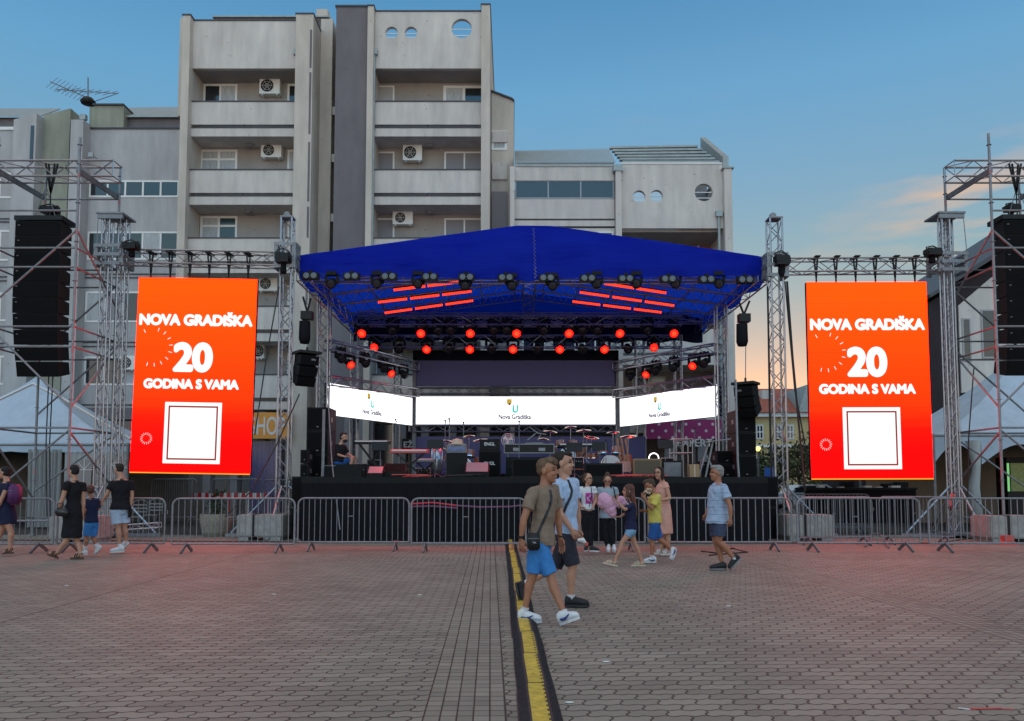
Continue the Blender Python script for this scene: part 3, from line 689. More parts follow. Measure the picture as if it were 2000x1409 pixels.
# fins and olive walls
MB().bb(XL(146), XL(170), YL-.6, YL+9, 0, ZL(246)).build('side_wall', 'plaster_blue', bL)
MB().bb(XL(152), XL(212), YL+1, YL+3.5, 0, P(180,207,YL+1).z).build('chimney', 'plaster_green', bL)
MB().bb(XL(150), XL(213), YL+.9, YL+3.6, P(180,207,YL+1).z+.003, P(180,205,YL+1).z+.02).build('coping', 'trim', bL)
m = MB(); m.prism([(XL(82), YL-.2, 0), (XL(134), YL-.2, 0), (XL(134), YL-.2, ZL(216)), (XL(82), YL-.2, ZL(230))], (0,8,0)); m.build('side_wall', 'plaster_green', bL)
MB().bb(XL(134)+.004, XL(150), YL+.8, YL+7, 0, ZL(235)).build('recessed_wall', 'plaster_green', bL)
MB().bb(XL(134)+.01, XL(146)-.01, YL+.7, YL+.79, ZL(900), ZL(280)).build('stair_window', 'glass_dark', bL)
MB().bb(XL(118), XL(134), YL+2, YL+4, ZL(260), P(126,209,YL+2).z).build('chimney', 'plaster_green', bL)
m = MB(); m.prism([(XL(38), YL-.7, 0), (XL(82)-.004, YL-.7, 0), (XL(82)-.004, YL-.7, ZL(236)), (XL(38), YL-.7, ZL(248))], (0,8,0)); m.build('side_wall', 'plaster_blue', bL)
MB().bb(XL(72), XL(78), YL-.73, YL-.702, ZL(330), ZL(260)).build('window_slot', 'glass_dark', bL)
MB().bb(XL(-120), XL(38)-.004, YL, YL+9, 0, ZL(255)).build('wall', 'plaster_blue', bL)
MB().bb(XL(-120), XL(38)-.004, YL-.06, YL+.1, ZL(255)+.003, ZL(249)).build('coping', 'white_frame', bL)
MB().bb(XL(-120), XL(80), YL+1.4, YL+7, ZL(249)+.01, P(50,230,YL+1.4).z).build('roof_storey', 'plaster_dark', bL)
m = MB(); a = P(-120,229,YL+1.2); c = P(80,229,YL+1.2); d = P(118,215,YL+5); e = P(-120,215,YL+5); m.prism([a, c, d, e], (0,0,.08)); m.build('roof', 'zinc', bL)
for y0, y1, f in ((338,388,['curtain','shutter_grey']),(450,510,['glass_dark','curtain']),(572,628,['curtain','glass_dark']),(695,752,['glass_dark','shutter_grey'])):
    window(bL, -60, y0, 31, y1, YL, panes=3, fills=f+['shutter'], fw=.09)
for y in (427, 433, 540, 548, 670, 678): MB().bb(XL(-120), XL(30), YL-.05, YL-.002, ZL(y+2), ZL(y)).build('ledge', 'trim', bL)
m = MB(); m.tube((XL(33), YL-.12, 0), (XL(33), YL-.12, ZL(260)), .06, 8); m.build('downpipe', 'zinc', bL)
for p, y in ((31,303),(178,303)): 
    m = MB(); c = P(p, y, YL-.5); m.box(c, (.22,.1,.2)); m.tube(c, c+Vector((0,.5,.05)), .02, 5); m.build('floodlight', 'grey_frame', bL)
# ground-floor pieces
m = MB()
for p, gl in ((300,'glass_violet'),(370,'glass_dark'),(430,'glass_violet')):
    a = P(p, 900, YL-1.2); tag(MB().bb(a.x-.75, a.x+.75, YL-1.3, YL-1.2, .1, 3.0).build('shop_window', gl), {300:'violet shop window nearest the white tent',370:'dark shop window under the big orange screen',430:'violet shop window beside the stone planter'}[p], 'shop window')
for i, p in enumerate((345, 405, 467)):
    a = P(p, 900, YL-1.2); tag(MB().bb(a.x-.2, a.x+.2, YL-1.5, YL-1.1, 0, 4.2).build('pillar', 'pillar_shaded'), f'white pillar under the screen by the SHOP sign, {ORD[i]} from the white tent', 'pillar', 'white pillars under the wing')
MB().bb(XL(168), XL(500), YL-1.6, YL-.62, 4.2, 4.7).build('canopy_slab', 'plaster_dark', bL)
# red and white tape fence strip
tp = MB(); tpm = bpy.data.materials.new('red and white barrier tape'); tpm.use_nodes = True
t = tpm.node_tree; wv = t.nodes.new('ShaderNodeTexWave'); wv.bands_direction = 'X'; wv.inputs['Scale'].default_value = 1.1; tcx = t.nodes.new('ShaderNodeTexCoord'); t.links.new(tcx.outputs['Object'], wv.inputs['Vector'])
r2 = t.nodes.new('ShaderNodeValToRGB'); r2.color_ramp.interpolation = 'CONSTANT'; r2.color_ramp.elements[0].color = (.5,.02,.03,1); r2.color_ramp.elements[1].position = .5; r2.color_ramp.elements[1].color = (.7,.7,.7,1)
t.links.new(wv.outputs[0], r2.inputs[0]); t.links.new(r2.outputs[0], t.nodes['Principled BSDF'].inputs['Base Color'])
a = P(372,963,30); c = P(522,973,30); tp.bb(a.x, c.x, 30, 30.05, c.z, a.z)
for k in range(5): xx = a.x+(c.x-a.x)*k/4; tp.bb(xx-.03, xx+.03, 30.052, 30.1, 0, a.z+.05)
tag(tp.build('barrier_board', tpm), 'red and white striped board standing before the shop windows', 'barrier board')

# antenna
an = thing('roof_antenna', 'spiky TV antenna standing on the olive chimney', 'antenna', P(172,205,YL+2))
b0 = P(172,204,YL+2); t0 = P(172,152,YL+2); MB().tube(b0, t0, .03, 6).build('mast', 'galv_dark', an)
m = MB(); m.tube(P(98,160,YL+2), P(172,192,YL+2), .025, 5); m.tube(P(110,175,YL+2), P(228,183,YL+2), .02, 5); m.tube(P(232,182,YL+2), P(180,200,YL+2), .02, 5)
for k in range(9):
    c = P(98,160,YL+2).lerp(P(172,192,YL+2), .05+k*.1); s_ = .55; m.tube(c+Vector((s_*.5,0,s_*.45)), c-Vector((s_*.5,0,s_*.45)), .012, 4)
for k in range(7):
    c = P(120,175,YL+2).lerp(P(222,183,YL+2), .03+k*.15); m.tube(c+Vector((.2,.3,.25)), c-Vector((.2,.3,.25)), .012, 4)
m.build('aerial_rods', 'galv_dark', an)
MB().lathe([(.02,0),(.32,.02),(.36,.12),(.22,.3),(.02,.34)], b0, (0,0,1), 12).build('base', 'black', an)

# ================================================================ FAR RIGHT: yellow house, trees, dark house
YY = 66
yh = thing('old_building', 'distant yellow building with red tiled roof and white framed windows', 'building', (P(1540,950,YY).x, YY, 0))
M['yellow_wall'] = plaster('yellow plaster', (.62,.47,.24), stain=.12)
a = P(1432,815,YY); c = P(1700,815,YY)
MB().bb(a.x, c.x, YY, YY+12, 0, a.z).build('wall', 'yellow_wall', yh)
MB().bb(a.x-.2, c.x+.2, YY-.4, YY+12, a.z+.004, a.z+.35).build('cornice', 'white_frame', yh)
MB().bb(a.x, c.x, YY-.15, YY-.004, P(0,874,YY).z, P(0,869,YY).z).build('string_course', 'white_frame', yh)
rt = P(0,757,YY+5).z; m = MB(); m.prism([(a.x-.6,YY-.6,a.z+.36),(a.x+4,YY+6,rt),(a.x-.6,YY+12.6,a.z+.36)], (c.x-a.x,0,0)); rfo = m.build('roof', 'terracotta', yh)
a2 = P(1488,762,YY+3); MB().bb(a2.x, a2.x+.9, YY+3, YY+4, a.z, a2.z).build('chimney', 'plaster', yh)
a3 = P(1560,810,YY-.5); t3 = P(1575,752,YY-.5); m = MB(); m.prism([(a3.x,YY-.5,a.z+.4),(t3.x,YY-.5,t3.z),(t3.x+3,YY-.5,t3.z),(t3.x+3.8,YY-.5,a.z+.4)], (0,5,0)); m.build('tower_roof', 'zinc', yh)
for p in (1484, 1519, 1543, 1590): window(yh, p-7.5, 830, p+7.5, 858, YY-.02, panes=2, transom=.5, fw=.1, frame='white', glass='glass_dark')
for p in (1460, 1484, 1519, 1543): window(yh, p-7.5, 890, p+7.5, 925, YY-.02, panes=2, transom=.5, fw=.1, frame='white', glass='glass_dark')
leafm = mat('dark green leaves', (.045,.075,.025), .7, var=.5, vscale=2)
leafm2 = mat('olive leaves', (.10,.11,.04), .7, var=.5, vscale=2)
M['bark'] = mat('bark', (.10,.075,.06), .9, var=.3)
def tree(px, Y, h, rw, label, lm, dens=1500, name='tree', z0=.9, leaf=.16):
    b = P(px, 950, Y); b.z = 0; t = thing(name, label, name, b); m = MB(); rnd = random.Random(px)
    m.path([b, b+Vector((.1,0,h*.3)), b+Vector((-.05,.1,h*.6)), b+Vector((.05,0,h*.85))], [h*.03, h*.024, h*.015, .02], 7)
    tips = []
    for k in range(16):
        s = b+Vector((0,0,h*(.3+.5*rnd.random()))); an_ = rnd.random()*6.28; e = s+Vector((math.cos(an_)*rw*.8, math.sin(an_)*rw*.8, h*.22*rnd.random()+.1*h)); e.z = min(e.z, h)
        m.path([s, s.lerp(e,.5)+Vector((0,0,.1)), e], [h*.011, h*.007, .01], 5); tips += [e, s.lerp(e,.6)]
    m.build('trunk', 'bark', t)
    c = MB(); tips.append(b+Vector((0,0,h)))
    for k in range(dens):
        tp = rnd.choice(tips); r = rw*.42
        p = tp + Vector((rnd.gauss(0,r*.6), rnd.gauss(0,r*.6), rnd.gauss(0,r*.5)))
        if p.z < z0: p.z = z0+rnd.random()*.5
        a = Vector((rnd.gauss(0,1),rnd.gauss(0,1),rnd.gauss(0,1))).normalized()*leaf; d = a.cross(Vector((rnd.gauss(0,1),rnd.gauss(0,1),rnd.gauss(0,1)))).normalized()*leaf*.6
        c.add([p-a, p+d, p+a, p-d], [(0,1,2,3)])
    c.build('crown', lm, t)
tree(1500, 56, 3.6, 2.2, 'dark round tree in front of the yellow building beside the truss tower', leafm, 1700)
tree(1560, 52, 4.3, 1.9, 'sparse olive tree with bare twigs before the yellow building', leafm2, 420)
tree(1465, 60, 3.0, 2.0, 'low dark tree against the yellow wall next to the black speaker stack', leafm, 1300)
tree(1590, 60, 4.2, 2.2, 'dark tree showing past the edge of the far orange screen', leafm, 1400)
lp = thing('street_lamp', 'lit street lamp glowing yellow before the yellow building', 'street lamp', G(1482, 990))
lb = root_of(lp); lb2 = P(1482, 950, 50); lp.location = (lb2.x, 50, 0); BASE[lp.name] = Vector((lb2.x, 50, 0))
z_ = P(1482,877,50).z; MB().tube((lb2.x,50,0),(lb2.x,50,z_-.2),.06,8).build('pole','galv_dark',lp)
M['lamp_glow'] = mat('lit lamp glass', (.8,.7,.3), .4, emit=(1,.72,.15), es=3)
MB().lathe([(.08,-.14),(.15,.0),(.15,.08),(.05,.15)], (lb2.x,50,z_), (0,0,1), 12).build('lamp_head','lamp_glow',lp)
# parked car (white) and parking sign far behind
def car(px, Y, label, color):
    b = P(px, 950, Y); b.z = 0; t = thing('parked_car', label, 'car', b)
    cm_ = mat('car paint', color, .3, coat=.5); x, y = b.x, b.y
    prof = [(-2.1,.35),(-2.1,.75),(-1.9,.9),(-1.2,.98),(-.6,1.42),(.9,1.45),(1.7,1.0),(2.05,.9),(2.1,.4)]
    m = MB(); m.prism([(x+a, y-.85, c) for a, c in prof], (0,1.7,0)); m.build('body', cm_, t)
    m = MB(); m.prism([(x+a, y-.87, c) for a, c in ((-1.0,1.0),(-.55,1.36),(.85,1.38),(1.4,1.02))], (0,1.74,0)); m.build('window', 'glass_dark', t)
    for sx in (-1.3, 1.3):
        for sy in (-.88, .7):
            w = MB().lathe([(.3,0),(.32,.03),(.32,.16),(.3,.19)], (x+sx,y+sy,.33), (0,1,0), 16).build('wheel','black',t)
            MB().lathe([(.19,0),(.17,.01)], (x+sx,y+sy-.008,.33), (0,1,0), 12).build('rim','galv',w)
    for sx in (-2.1, 2.1): MB().box((x+sx*.995, y-.6, .7), (.06,.3,.14)).build('headlight','white',t)
car(1572, 44, 'white car parked far behind the truss tower', (.6,.6,.62))
sg = thing('parking_sign', 'small blue parking sign on a pole near the white car', 'sign', (P(1502,950,40).x,40,0))
z_ = P(1502,925,40).z; xx = P(1502,925,40).x; MB().tube((xx,40,0),(xx,40,z_+.3),.03,6).build('pole','galv',sg)
M['blue_sign'] = mat('blue sign', (.03,.12,.5), .4); MB().box((xx,39.95,z_),(.5,.03,.6)).build('sign_plate','blue_sign',sg)

# dark modern house right
YH = 33
dh = thing('house', 'dark modern house with sloped roof and pale gable beside the orange screen', 'house', (P(1900,950,YH).x, YH, 0))
M['dark_wall'] = plaster('dark brown cladding', (.045,.035,.04), stain=.1)
def XH(p,y=650): return P(p,y,YH).x
def ZH(p,x=1900): return P(x,p,YH).z
m = MB(); m.prism([(XH(1815),YH,0),(XH(2300),YH,0),(XH(2300),YH,ZH(300)),(XH(2100),YH,ZH(420)),(XH(1938),YH,ZH(520)),(XH(1815),YH,ZH(592))],(0,12,0)); m.build('wall','dark_wall',dh)
m = MB(); m.prism([(XH(1872),YH-.08,ZH(768)),(XH(2200),YH-.08,ZH(730)),(XH(2200),YH-.08,ZH(380)),(XH(1936),YH-.08,ZH(545)),(XH(1872),YH-.08,ZH(598))],(0,.076,0)); m.build('gable','plaster',dh)
window(dh, 1878, 622, 1898, 706, YH-.09, panes=1, frame='grey_frame', glass='glass_dark')
window(dh, 1915, 605, 1950, 700, YH-.09, panes=1, frame='grey_frame', glass='glass_dark')
m = MB()
for i in range(9): z_ = ZH(835)+(ZH(775)-ZH(835))*i/9; m.bb(XH(1885),XH(2150),YH-.2,YH-.02,z_,z_+.07)
m.build('louvre_slats','grey_frame',dh)
m = MB(); m.prism([(XH(1805),YH-.6,ZH(588)),(XH(1938),YH-.6,ZH(508)),(XH(2300),YH-.6,ZH(285)),(XH(2300),YH-.6,ZH(275)),(XH(1936),YH-.6,ZH(500)),(XH(1803),YH-.6,ZH(582))],(0,13,0)); m.build('roof','trim',dh)
MB().bb(XH(1815),XH(2300),YH-.03,YH-.002,ZH(900),ZH(835)-.02).build('window_band','glass_dark',dh)
# ================================================================ STAGE RIG
YT = 20.5
def strap(mb, p, n=1): pass
def truss_tower(px, ptop, label, w=.34, twin=False, side=1, blk=None, Y=YT, plate=None):
    b = P(px, 950, Y); b.z = 0; t = thing('truss_tower', label, 'truss tower', b, 'truss towers carrying the screens and canopy')
    zt = P(px, ptop, Y).z
    m = MB()
    if twin:
        truss(m, b+Vector((-.13,-.1,.12)), (b.x-.13, b.y-.1, zt), .2, .2, .024, .011, up=(0,1,0), step=.3)
        t_mast = m.build('mast', 'alu', t)
        m = MB(); truss(m, b+Vector((.14,.25,.12)), (b.x+.14, b.y+.25, zt), .2, .2, .024, .011, up=(0,1,0), step=.3); m.build('mast', 'alu', t)
        m = MB(); m.bb(b.x-.36, b.x+.36, b.y-.3, b.y+.45, zt+.004, zt+.05); m.bb(b.x-.34, b.x+.34, b.y-.27, b.y-.2, zt-.12, zt); m.tube((b.x-.3,b.y-.28,zt-.1),(b.x-.32,b.y-.28,zt-.9),.012,4); m.tube((b.x+.3,b.y-.28,zt-.1),(b.x+.36,b.y-.28,zt-1.1),.012,4)
        m.build('head_plate', 'galv', t)
    else:
        truss(m, b+Vector((0,0,.12)), (b.x, b.y, zt), w-.05, w-.05, .026, .012, up=(0,1,0), step=.34)
        m.build('mast', 'alu', t)
        m = MB(); m.bb(b.x-w/2, b.x+w/2, b.y-w/2, b.y+w/2, zt+.003, zt+.04); m.lathe([(.09,-.03),(.09,.03)], (b.x-.03, b.y, zt+.11), (0,1,0), 14); m.bb(b.x-.1,b.x-.06,b.y-.05,b.y+.05,zt+.04,zt+.14); m.build('head_block', 'galv', t)
    if blk:   # sleeve block where the beam meets the tower
        z1 = P(px, blk[0], Y).z; z0 = P(px, blk[1], Y).z; m = MB(); ww = .34 if twin else .24
        for sx in (-1,1):
            for sy in (-1,1): m.bb(b.x+sx*ww-.05, b.x+sx*ww+.05, b.y+sy*ww*.8-.05+.05*twin, b.y+sy*ww*.8+.05+.05*twin, z0, z1)
        for z_ in (z0+.05, z1-.05, (z0+z1)/2):
            m.bb(b.x-ww, b.x+ww, b.y-ww*.8-.07, b.y-ww*.8-.052, z_-.045, z_+.045); m.bb(b.x-ww-.07, b.x-ww-.052, b.y-ww*.8, b.y+ww*.8, z_-.045, z_+.045); m.bb(b.x+ww+.052, b.x+ww+.07, b.y-ww*.8, b.y+ww*.8, z_-.045, z_+.045)
        m.build('sleeve_block', 'galv', t)
    # base frame with outriggers
    m = MB(); m.box((b.x,b.y,.09),(.9,.9,.05)); m.bar((b.x-1.5,b.y,.06),(b.x+1.5,b.y,.06),.1,.08); m.bar((b.x,b.y-1.3,.065),(b.x,b.y+1.3,.065),.1,.08); m.build('base', 'galv', t)
    for d in (Vector((1.35,0,0)), Vector((-1.35,0,0)), Vector((0,-1.2,0)), Vector((0,1.2,0))):
        mm = MB(); q = b+Vector((0,0,1.35))+d*.12; e = b+d+Vector((0,0,.12)); mm.tube(q, e, .03, 8); mm.tube(e, e+Vector((0,0,-.11)), .045, 8); mm.build('outrigger', 'alu', t)
    return t
truss_tower(553, 428, 'silver truss tower between the SHOP sign and the blue canopy', blk=(478,528))
truss_tower(1523, 430, 'silver truss tower against the open sunset sky at the canopy edge', blk=(498,545), w=.37)
truss_tower(207, 425, 'twin mast truss tower between the white pagoda tent and the orange screen', twin=True, blk=(483,524))
truss_tower(1867, 424, 'twin mast truss tower in front of the dark modern house', twin=True, blk=(498,536))
def ballast(px, Y, wx, label, h=.55):
    b = P(px, 950, Y); m = MB(); x = b.x; n = 2
    t = thing('ballast_block', label, 'ballast block', (x, Y, 0), 'concrete ballast blocks')
    bm_ = bmesh.new(); bmesh.ops.create_cube(bm_, size=1)
    for v in bm_.verts: v.co = Vector((v.co.x*wx, v.co.y*.8, v.co.z*h+h/2+.09))
    bmesh.ops.bevel(bm_, geom=list(bm_.edges), offset=.03, segments=2, affect='EDGES')
    me = bpy.data.meshes.new('block'); bm_.to_mesh(me); bm_.free(); me.materials.append(M['concrete']); link('block', me, t, Vector((x,Y,0)))
    for s_ in (-.35,.35): MB().bb(x+s_*wx-.12, x+s_*wx+.12, Y-.38, Y+.38, 0, .088).build('bearer', 'wood' if 0 else 'concrete', t)
    mm = MB(); mm.bb(x-wx*.16, x-wx*.16+.06, Y-.415, Y-.402, .1, h+.1); mm.bb(x-wx*.16, x-wx*.16+.06, Y-.4, Y+.4, h+.094, h+.104); mm.build('strap', 'black', t)
ballast(518, 19.6, 1.15, 'pale concrete ballast block at the foot of the tower by the SHOP sign')
ballast(1571, 19.5, 1.18, 'pale concrete ballast block at the foot of the tower by the sunset gap')
ballast(163, 18.6, 1.15, 'concrete ballast block behind the walking family')
ballast(1960, 18.9, 1.25, 'red lit concrete ballast block under the scaffold by the dark house')

# ---- horizontal beams
def beam(p0, p1, label, group='goal post beams above the screens', w=.34, h=.36, name='truss_beam', r=.024, step=.5):
    m = MB(); truss(m, p0, p1, w, h, r, .012, step=step)
    c = (Vector(p0)+Vector(p1))/2; t = tag(m.build(name, 'alu', base=(c.x, c.y, min(p0[2],p1[2]))), label, 'truss', group); return t
beam(P(236, 503, YT), P(543, 509, YT), 'horizontal silver truss holding the orange screen by the SHOP sign')
beam(P(1536, 521, YT), P(1846, 519, YT), 'horizontal silver truss holding the orange screen by the dark house')

# ---- big LED screens
def led_mat(name, img):
    m = bpy.data.materials.new(name); m.use_nodes = True; t = m.node_tree; b = t.nodes['Principled BSDF']
    b.inputs['Base Color'].default_value = (.004,.004,.004,1); b.inputs['Roughness'].default_value = .6; b.inputs['Specular IOR Level'].default_value = .05
    if img == 'orange':
        uv = t.nodes.new('ShaderNodeTexCoord'); sp = t.nodes.new('ShaderNodeSeparateXYZ'); t.links.new(uv.outputs['Object'], sp.inputs[0])
        nz = t.nodes.new('ShaderNodeTexNoise'); nz.inputs['Scale'].default_value = 1.0; mp = t.nodes.new('ShaderNodeMapping'); mp.inputs['Scale'].default_value = (.25,1,6); t.links.new(uv.outputs['Object'], mp.inputs[0]); t.links.new(mp.outputs[0], nz.inputs['Vector'])
        ad = t.nodes.new('ShaderNodeMath'); ad.operation = 'MULTIPLY_ADD'; t.links.new(nz.outputs[0], ad.inputs[0]); ad.inputs[1].default_value = .5; t.links.new(sp.outputs[2], ad.inputs[2])
        mr = t.nodes.new('ShaderNodeMapRange'); t.links.new(ad.outputs[0], mr.inputs[0]); mr.inputs[1].default_value = 1.0; mr.inputs[2].default_value = 5.2
        r = t.nodes.new('ShaderNodeValToRGB'); t.links.new(mr.outputs[0], r.inputs[0]); cr = r.color_ramp
        cr.elements[0].position = 0; cr.elements[0].color = (1,.0,.0,1); cr.elements[1].position = 1; cr.elements[1].color = (1,.017,.0,1)
        e = cr.elements.new(.16); e.color = (1,.0012,0,1); e = cr.elements.new(.30); e.color = (1,.0068,0,1)
        wv = t.nodes.new('ShaderNodeTexWave'); wv.bands_direction = 'Z'; wv.inputs['Scale'].default_value = 6.2; wv.inputs['Distortion'].default_value = .3; t.links.new(uv.outputs['Object'], wv.inputs['Vector'])
        gm = t.nodes.new('ShaderNodeMapRange'); t.links.new(wv.outputs[0], gm.inputs[0]); gm.inputs[3].default_value = .72; gm.inputs[4].default_value = 1.18
        vm = t.nodes.new('ShaderNodeVectorMath'); vm.operation = 'SCALE'; t.links.new(r.outputs[0], vm.inputs[0]); t.links.new(gm.outputs[0], vm.inputs[3])
        t.links.new(vm.outputs[0], b.inputs['Emission Color']); b.inputs['Emission Strength'].default_value = 7.0
    return m
M['led_orange'] = led_mat('lit orange screen', 'orange')
M['led_white'] = mat('lit white screen', (.02,.02,.02), .5, emit=(.96,.95,1), es=1.7)
M['led_text'] = mat('lit white lettering', (.02,.02,.02), .5, emit=(1,.97,.95), es=1.15)
M['led_line'] = mat('dark red graphic line', (.02,.02,.02), .5, emit=(.28,.005,.005), es=1)
M['led_yellow'] = mat('yellow screen edge', (.3,.1,0), .5, emit=(1,.35,.02), es=1.0)
def big_screen(corners, Y, label):
    tl, tr, br, bl = [P(x, y, Y) for x, y in corners]
    c = (tl+tr+br+bl)/4; u = ((tr+br)-(tl+bl)).normalized(); w = ((tr+br)/2-(tl+bl)/2).length; h = ((tl+tr)/2-(bl+br)/2).length
    n = Vector((0,-1,0)); v = Vector((-u.z, 0, u.x)); base = c - v*h/2
    t = thing('video_wall', label, 'LED screen', base, 'orange video walls')
    m = MB(); q = [c-u*w/2-v*h/2, c+u*w/2-v*h/2, c+u*w/2+v*h/2, c-u*w/2+v*h/2]; m.prism(q, (0,.12,0)); m.build('cabinet', 'black', t)
    m = MB(); m.add([p+n*.004 for p in q], [(0,1,2,3)]); scr = m.build('screen', 'led_orange', t)
    m = MB(); m.bar(q[0]+n*.01+v*.015, q[1]+n*.01+v*.015, .02, .03); m.build('edge_light', 'led_yellow', scr)
    def at(a, bb): return c + u*(a-.5)*w + v*(bb-.5)*h + n*.008
    def txt(s, a, bb, hh, ww, bold, name='lettering'): put_mesh(name, bold_text(s, hh*h, bold, width=ww*w), 'led_text', scr, at(a, bb), u, v)
    txt('NOVA GRADIŠKA', .497, .79, .074, .955, .024)
    txt('20', .485, .592, .155, .335, .055)
    txt('GODINA S VAMA', .48, .455, .052, .80, .021)
    def frame(a0, b0, a1, b1, name, mt, inset=None, off=0):
        ol = [[(a0*w,b0*h),(a1*w,b0*h),(a1*w,b1*h),(a0*w,b1*h)]]
        if inset: i = inset; ol.append([(a0*w+i,b0*h+i),(a1*w-i,b0*h+i),(a1*w-i,b1*h-i),(a0*w+i,b1*h-i)])
        put_mesh(name, curve_mesh(ol, 0.0), mt, scr, c-u*w/2-v*h/2+n*(.008+off), u, v)
    frame(.27, .052, .745, .362, 'white_square', 'led_text')
    frame(.30, .070, .715, .344, 'square_outline', 'led_line', .045, .004)
    for (a, bb, r0, r1, k, part_) in ((.145, .642, .118, .148, 16, (-.35,.9)), (.125, .175, .032, .050, 16, None)):
        mm = MB()
        for i in range(k):
            th = 2*math.pi*(i+.3)/k
            if part_ and (math.cos(th) < -.55 or (i % 5 == 4 and math.cos(th) < 0)): continue
            d = u*math.cos(th)+v*math.sin(th); e = u*-math.sin(th)+v*math.cos(th); o = at(a, bb); wd = (.016 if part_ else .010)
            p0 = o+d*r0*w; p1 = o+d*r1*w
            if part_: p0 = o+d*.137*w; p1 = o+d*.168*w
            mm.add([p0-e*wd/2, p1-e*wd/2, p1+e*wd/2, p0+e*wd/2], [(0,1,2,3)])
        mm.build('ring_marks', 'led_text', scr)
    # slings up to the beam
    for k in range(6):
        a = .09+.165*k; p = at(a, 1.0)+Vector((0,.06,.01)); mm = MB(); z2 = p.z+.68
        mm.tube(p, p+Vector((0,0,.12)), .022, 6); mm.bar(p+Vector((0,0,.12)), (p.x-.05,p.y,z2), .05,.03); mm.bar(p+Vector((0,0,.12)), (p.x+.05,p.y,z2), .05,.03); mm.bar((p.x-.07,p.y,z2),(p.x+.07,p.y,z2),.36,.03); mm.build('sling', 'black', t)
    return t
big_screen([(272,542),(503,546),(488,928),(253,924)], 20.35, 'orange red video wall beside the SHOP sign, hanging nearer the white pagoda tent')
big_screen([(1573,552),(1807,551),(1825,937),(1587,937)], 20.35, 'orange red video wall in front of the dark modern house')
def hoist_box(px, py, w, h, Y, label):
    c = P(px, py, Y); t = thing('chain_hoist', label, 'chain hoist', c, 'chain hoists on the trusses'); m = MB()
    m.box(c, (w,.28,h*.55)); m.box(c+Vector((-w*.35,0,h*.12)), (w*.4,.3,h*.4)); m.lathe([(.05,-.12),(.12,-.1),(.12,.1),(.05,.12)], c+Vector((w*.3,0,h*.05)), (1,0,.1), 12); m.build('motor', 'black', t)
    m = MB(); m.lathe([(.02,0),(w*.22,-.03),(w*.25,-h*.6),(w*.16,-h*.7)], c+Vector((0,.05,-h*.2)), (0,0,1), 10); m.build('chain_bag', 'black_cloth', t)
    m = MB(); m.path([c+Vector((-w*.45,0,0)), c+Vector((-w*.5,0,h*.5)), c+Vector((0,0,h*.62)), c+Vector((w*.5,0,h*.35))], .02, 5); m.build('cable', 'cable', t)
hoist_box(256, 482, .34, .3, 20.2, 'black chain hoist on the beam beside the twin tower near the white tent')
hoist_box(553, 505, .34, .45, 20.2, 'black chain hoist on the tower by the SHOP sign')
hoist_box(1527, 510, .34, .45, 20.2, 'black chain hoist on the tower at the sunset gap')
hoist_box(1822, 494, .34, .3, 20.2, 'black chain hoist on the beam near the dark house')
hoist_box(98, 412, .4, .3, 20.2, 'black chain hoist above the speaker array near the white tent')
hoist_box(1976, 408, .3, .26, 20.2, 'black chain hoist above the speaker array by the dark house')

# ---- canopy roof
YF, YR = 20.7, 28.2
cano = thing('stage_canopy', 'blue gabled stage canopy with truss rafters', 'stage canopy', (P(1040,950,YF).x, YF, 0))
eL, eR = P(582,500,YF), P(1503,506,YF); bL_, bR_ = P(582,530,YF), P(1503,535,YF); ap1, ap2 = P(1008,441,YF), P(1076,441,YF); bm1 = P(1040,548,YF)
xr0, xr1 = eL.x+.0, eR.x
# valance with folds
def cloth_strip(top, bot, nu, nv, amp, name, par, axis, thick=.012):
    m = MB(); vs = []
    for i in range(nu+1):
        for j in range(nv+1):
            s = i/nu; t = j/nv; p = top(s).lerp(bot(s), t)
            q = noise.noise(Vector((p.x*.9+p.y*.9, p.z*1.3, 3.1)))*amp*(.3+.7*t) + noise.noise(Vector((p.x*3+p.y*3, p.z*.6, 9)))*amp*.35*t
            vs.append(p + Vector(axis)*q)
    n = nv+1; fs = [(i*n+j, (i+1)*n+j, (i+1)*n+j+1, i*n+j+1) for i in range(nu) for j in range(nv)]
    m.add(vs, fs); m.build(name, 'tarp', par, smooth=True)
def poly(pts):
    def f(s):
        k = min(int(s*(len(pts)-1)), len(pts)-2); return pts[k].lerp(pts[k+1], s*(len(pts)-1)-k)
    return f
def xline(pts):
    def f(s):
        x = xr0 + (xr1-xr0)*s
        for a, b in zip(pts, pts[1:]):
            if x <= b.x or b is pts[-1]: 
                t = min(1, max(0, (x-a.x)/(b.x-a.x))); return a.lerp(b, t)
    return f
eL2 = P(600,497,YF); eR2 = P(1480,500,YF)
topf = xline([eL, eL2, ap1, ap2, eR2, eR]); botf = xline([bL_, P(700,538,YF), P(900,543,YF), P(1040,549,YF), P(1070,543,YF), P(1350,541,YF), bR_])
cloth_strip(lambda s: topf(s), lambda s: botf(s), 120, 10, .15, 'valance', cano, (0,-1,0))
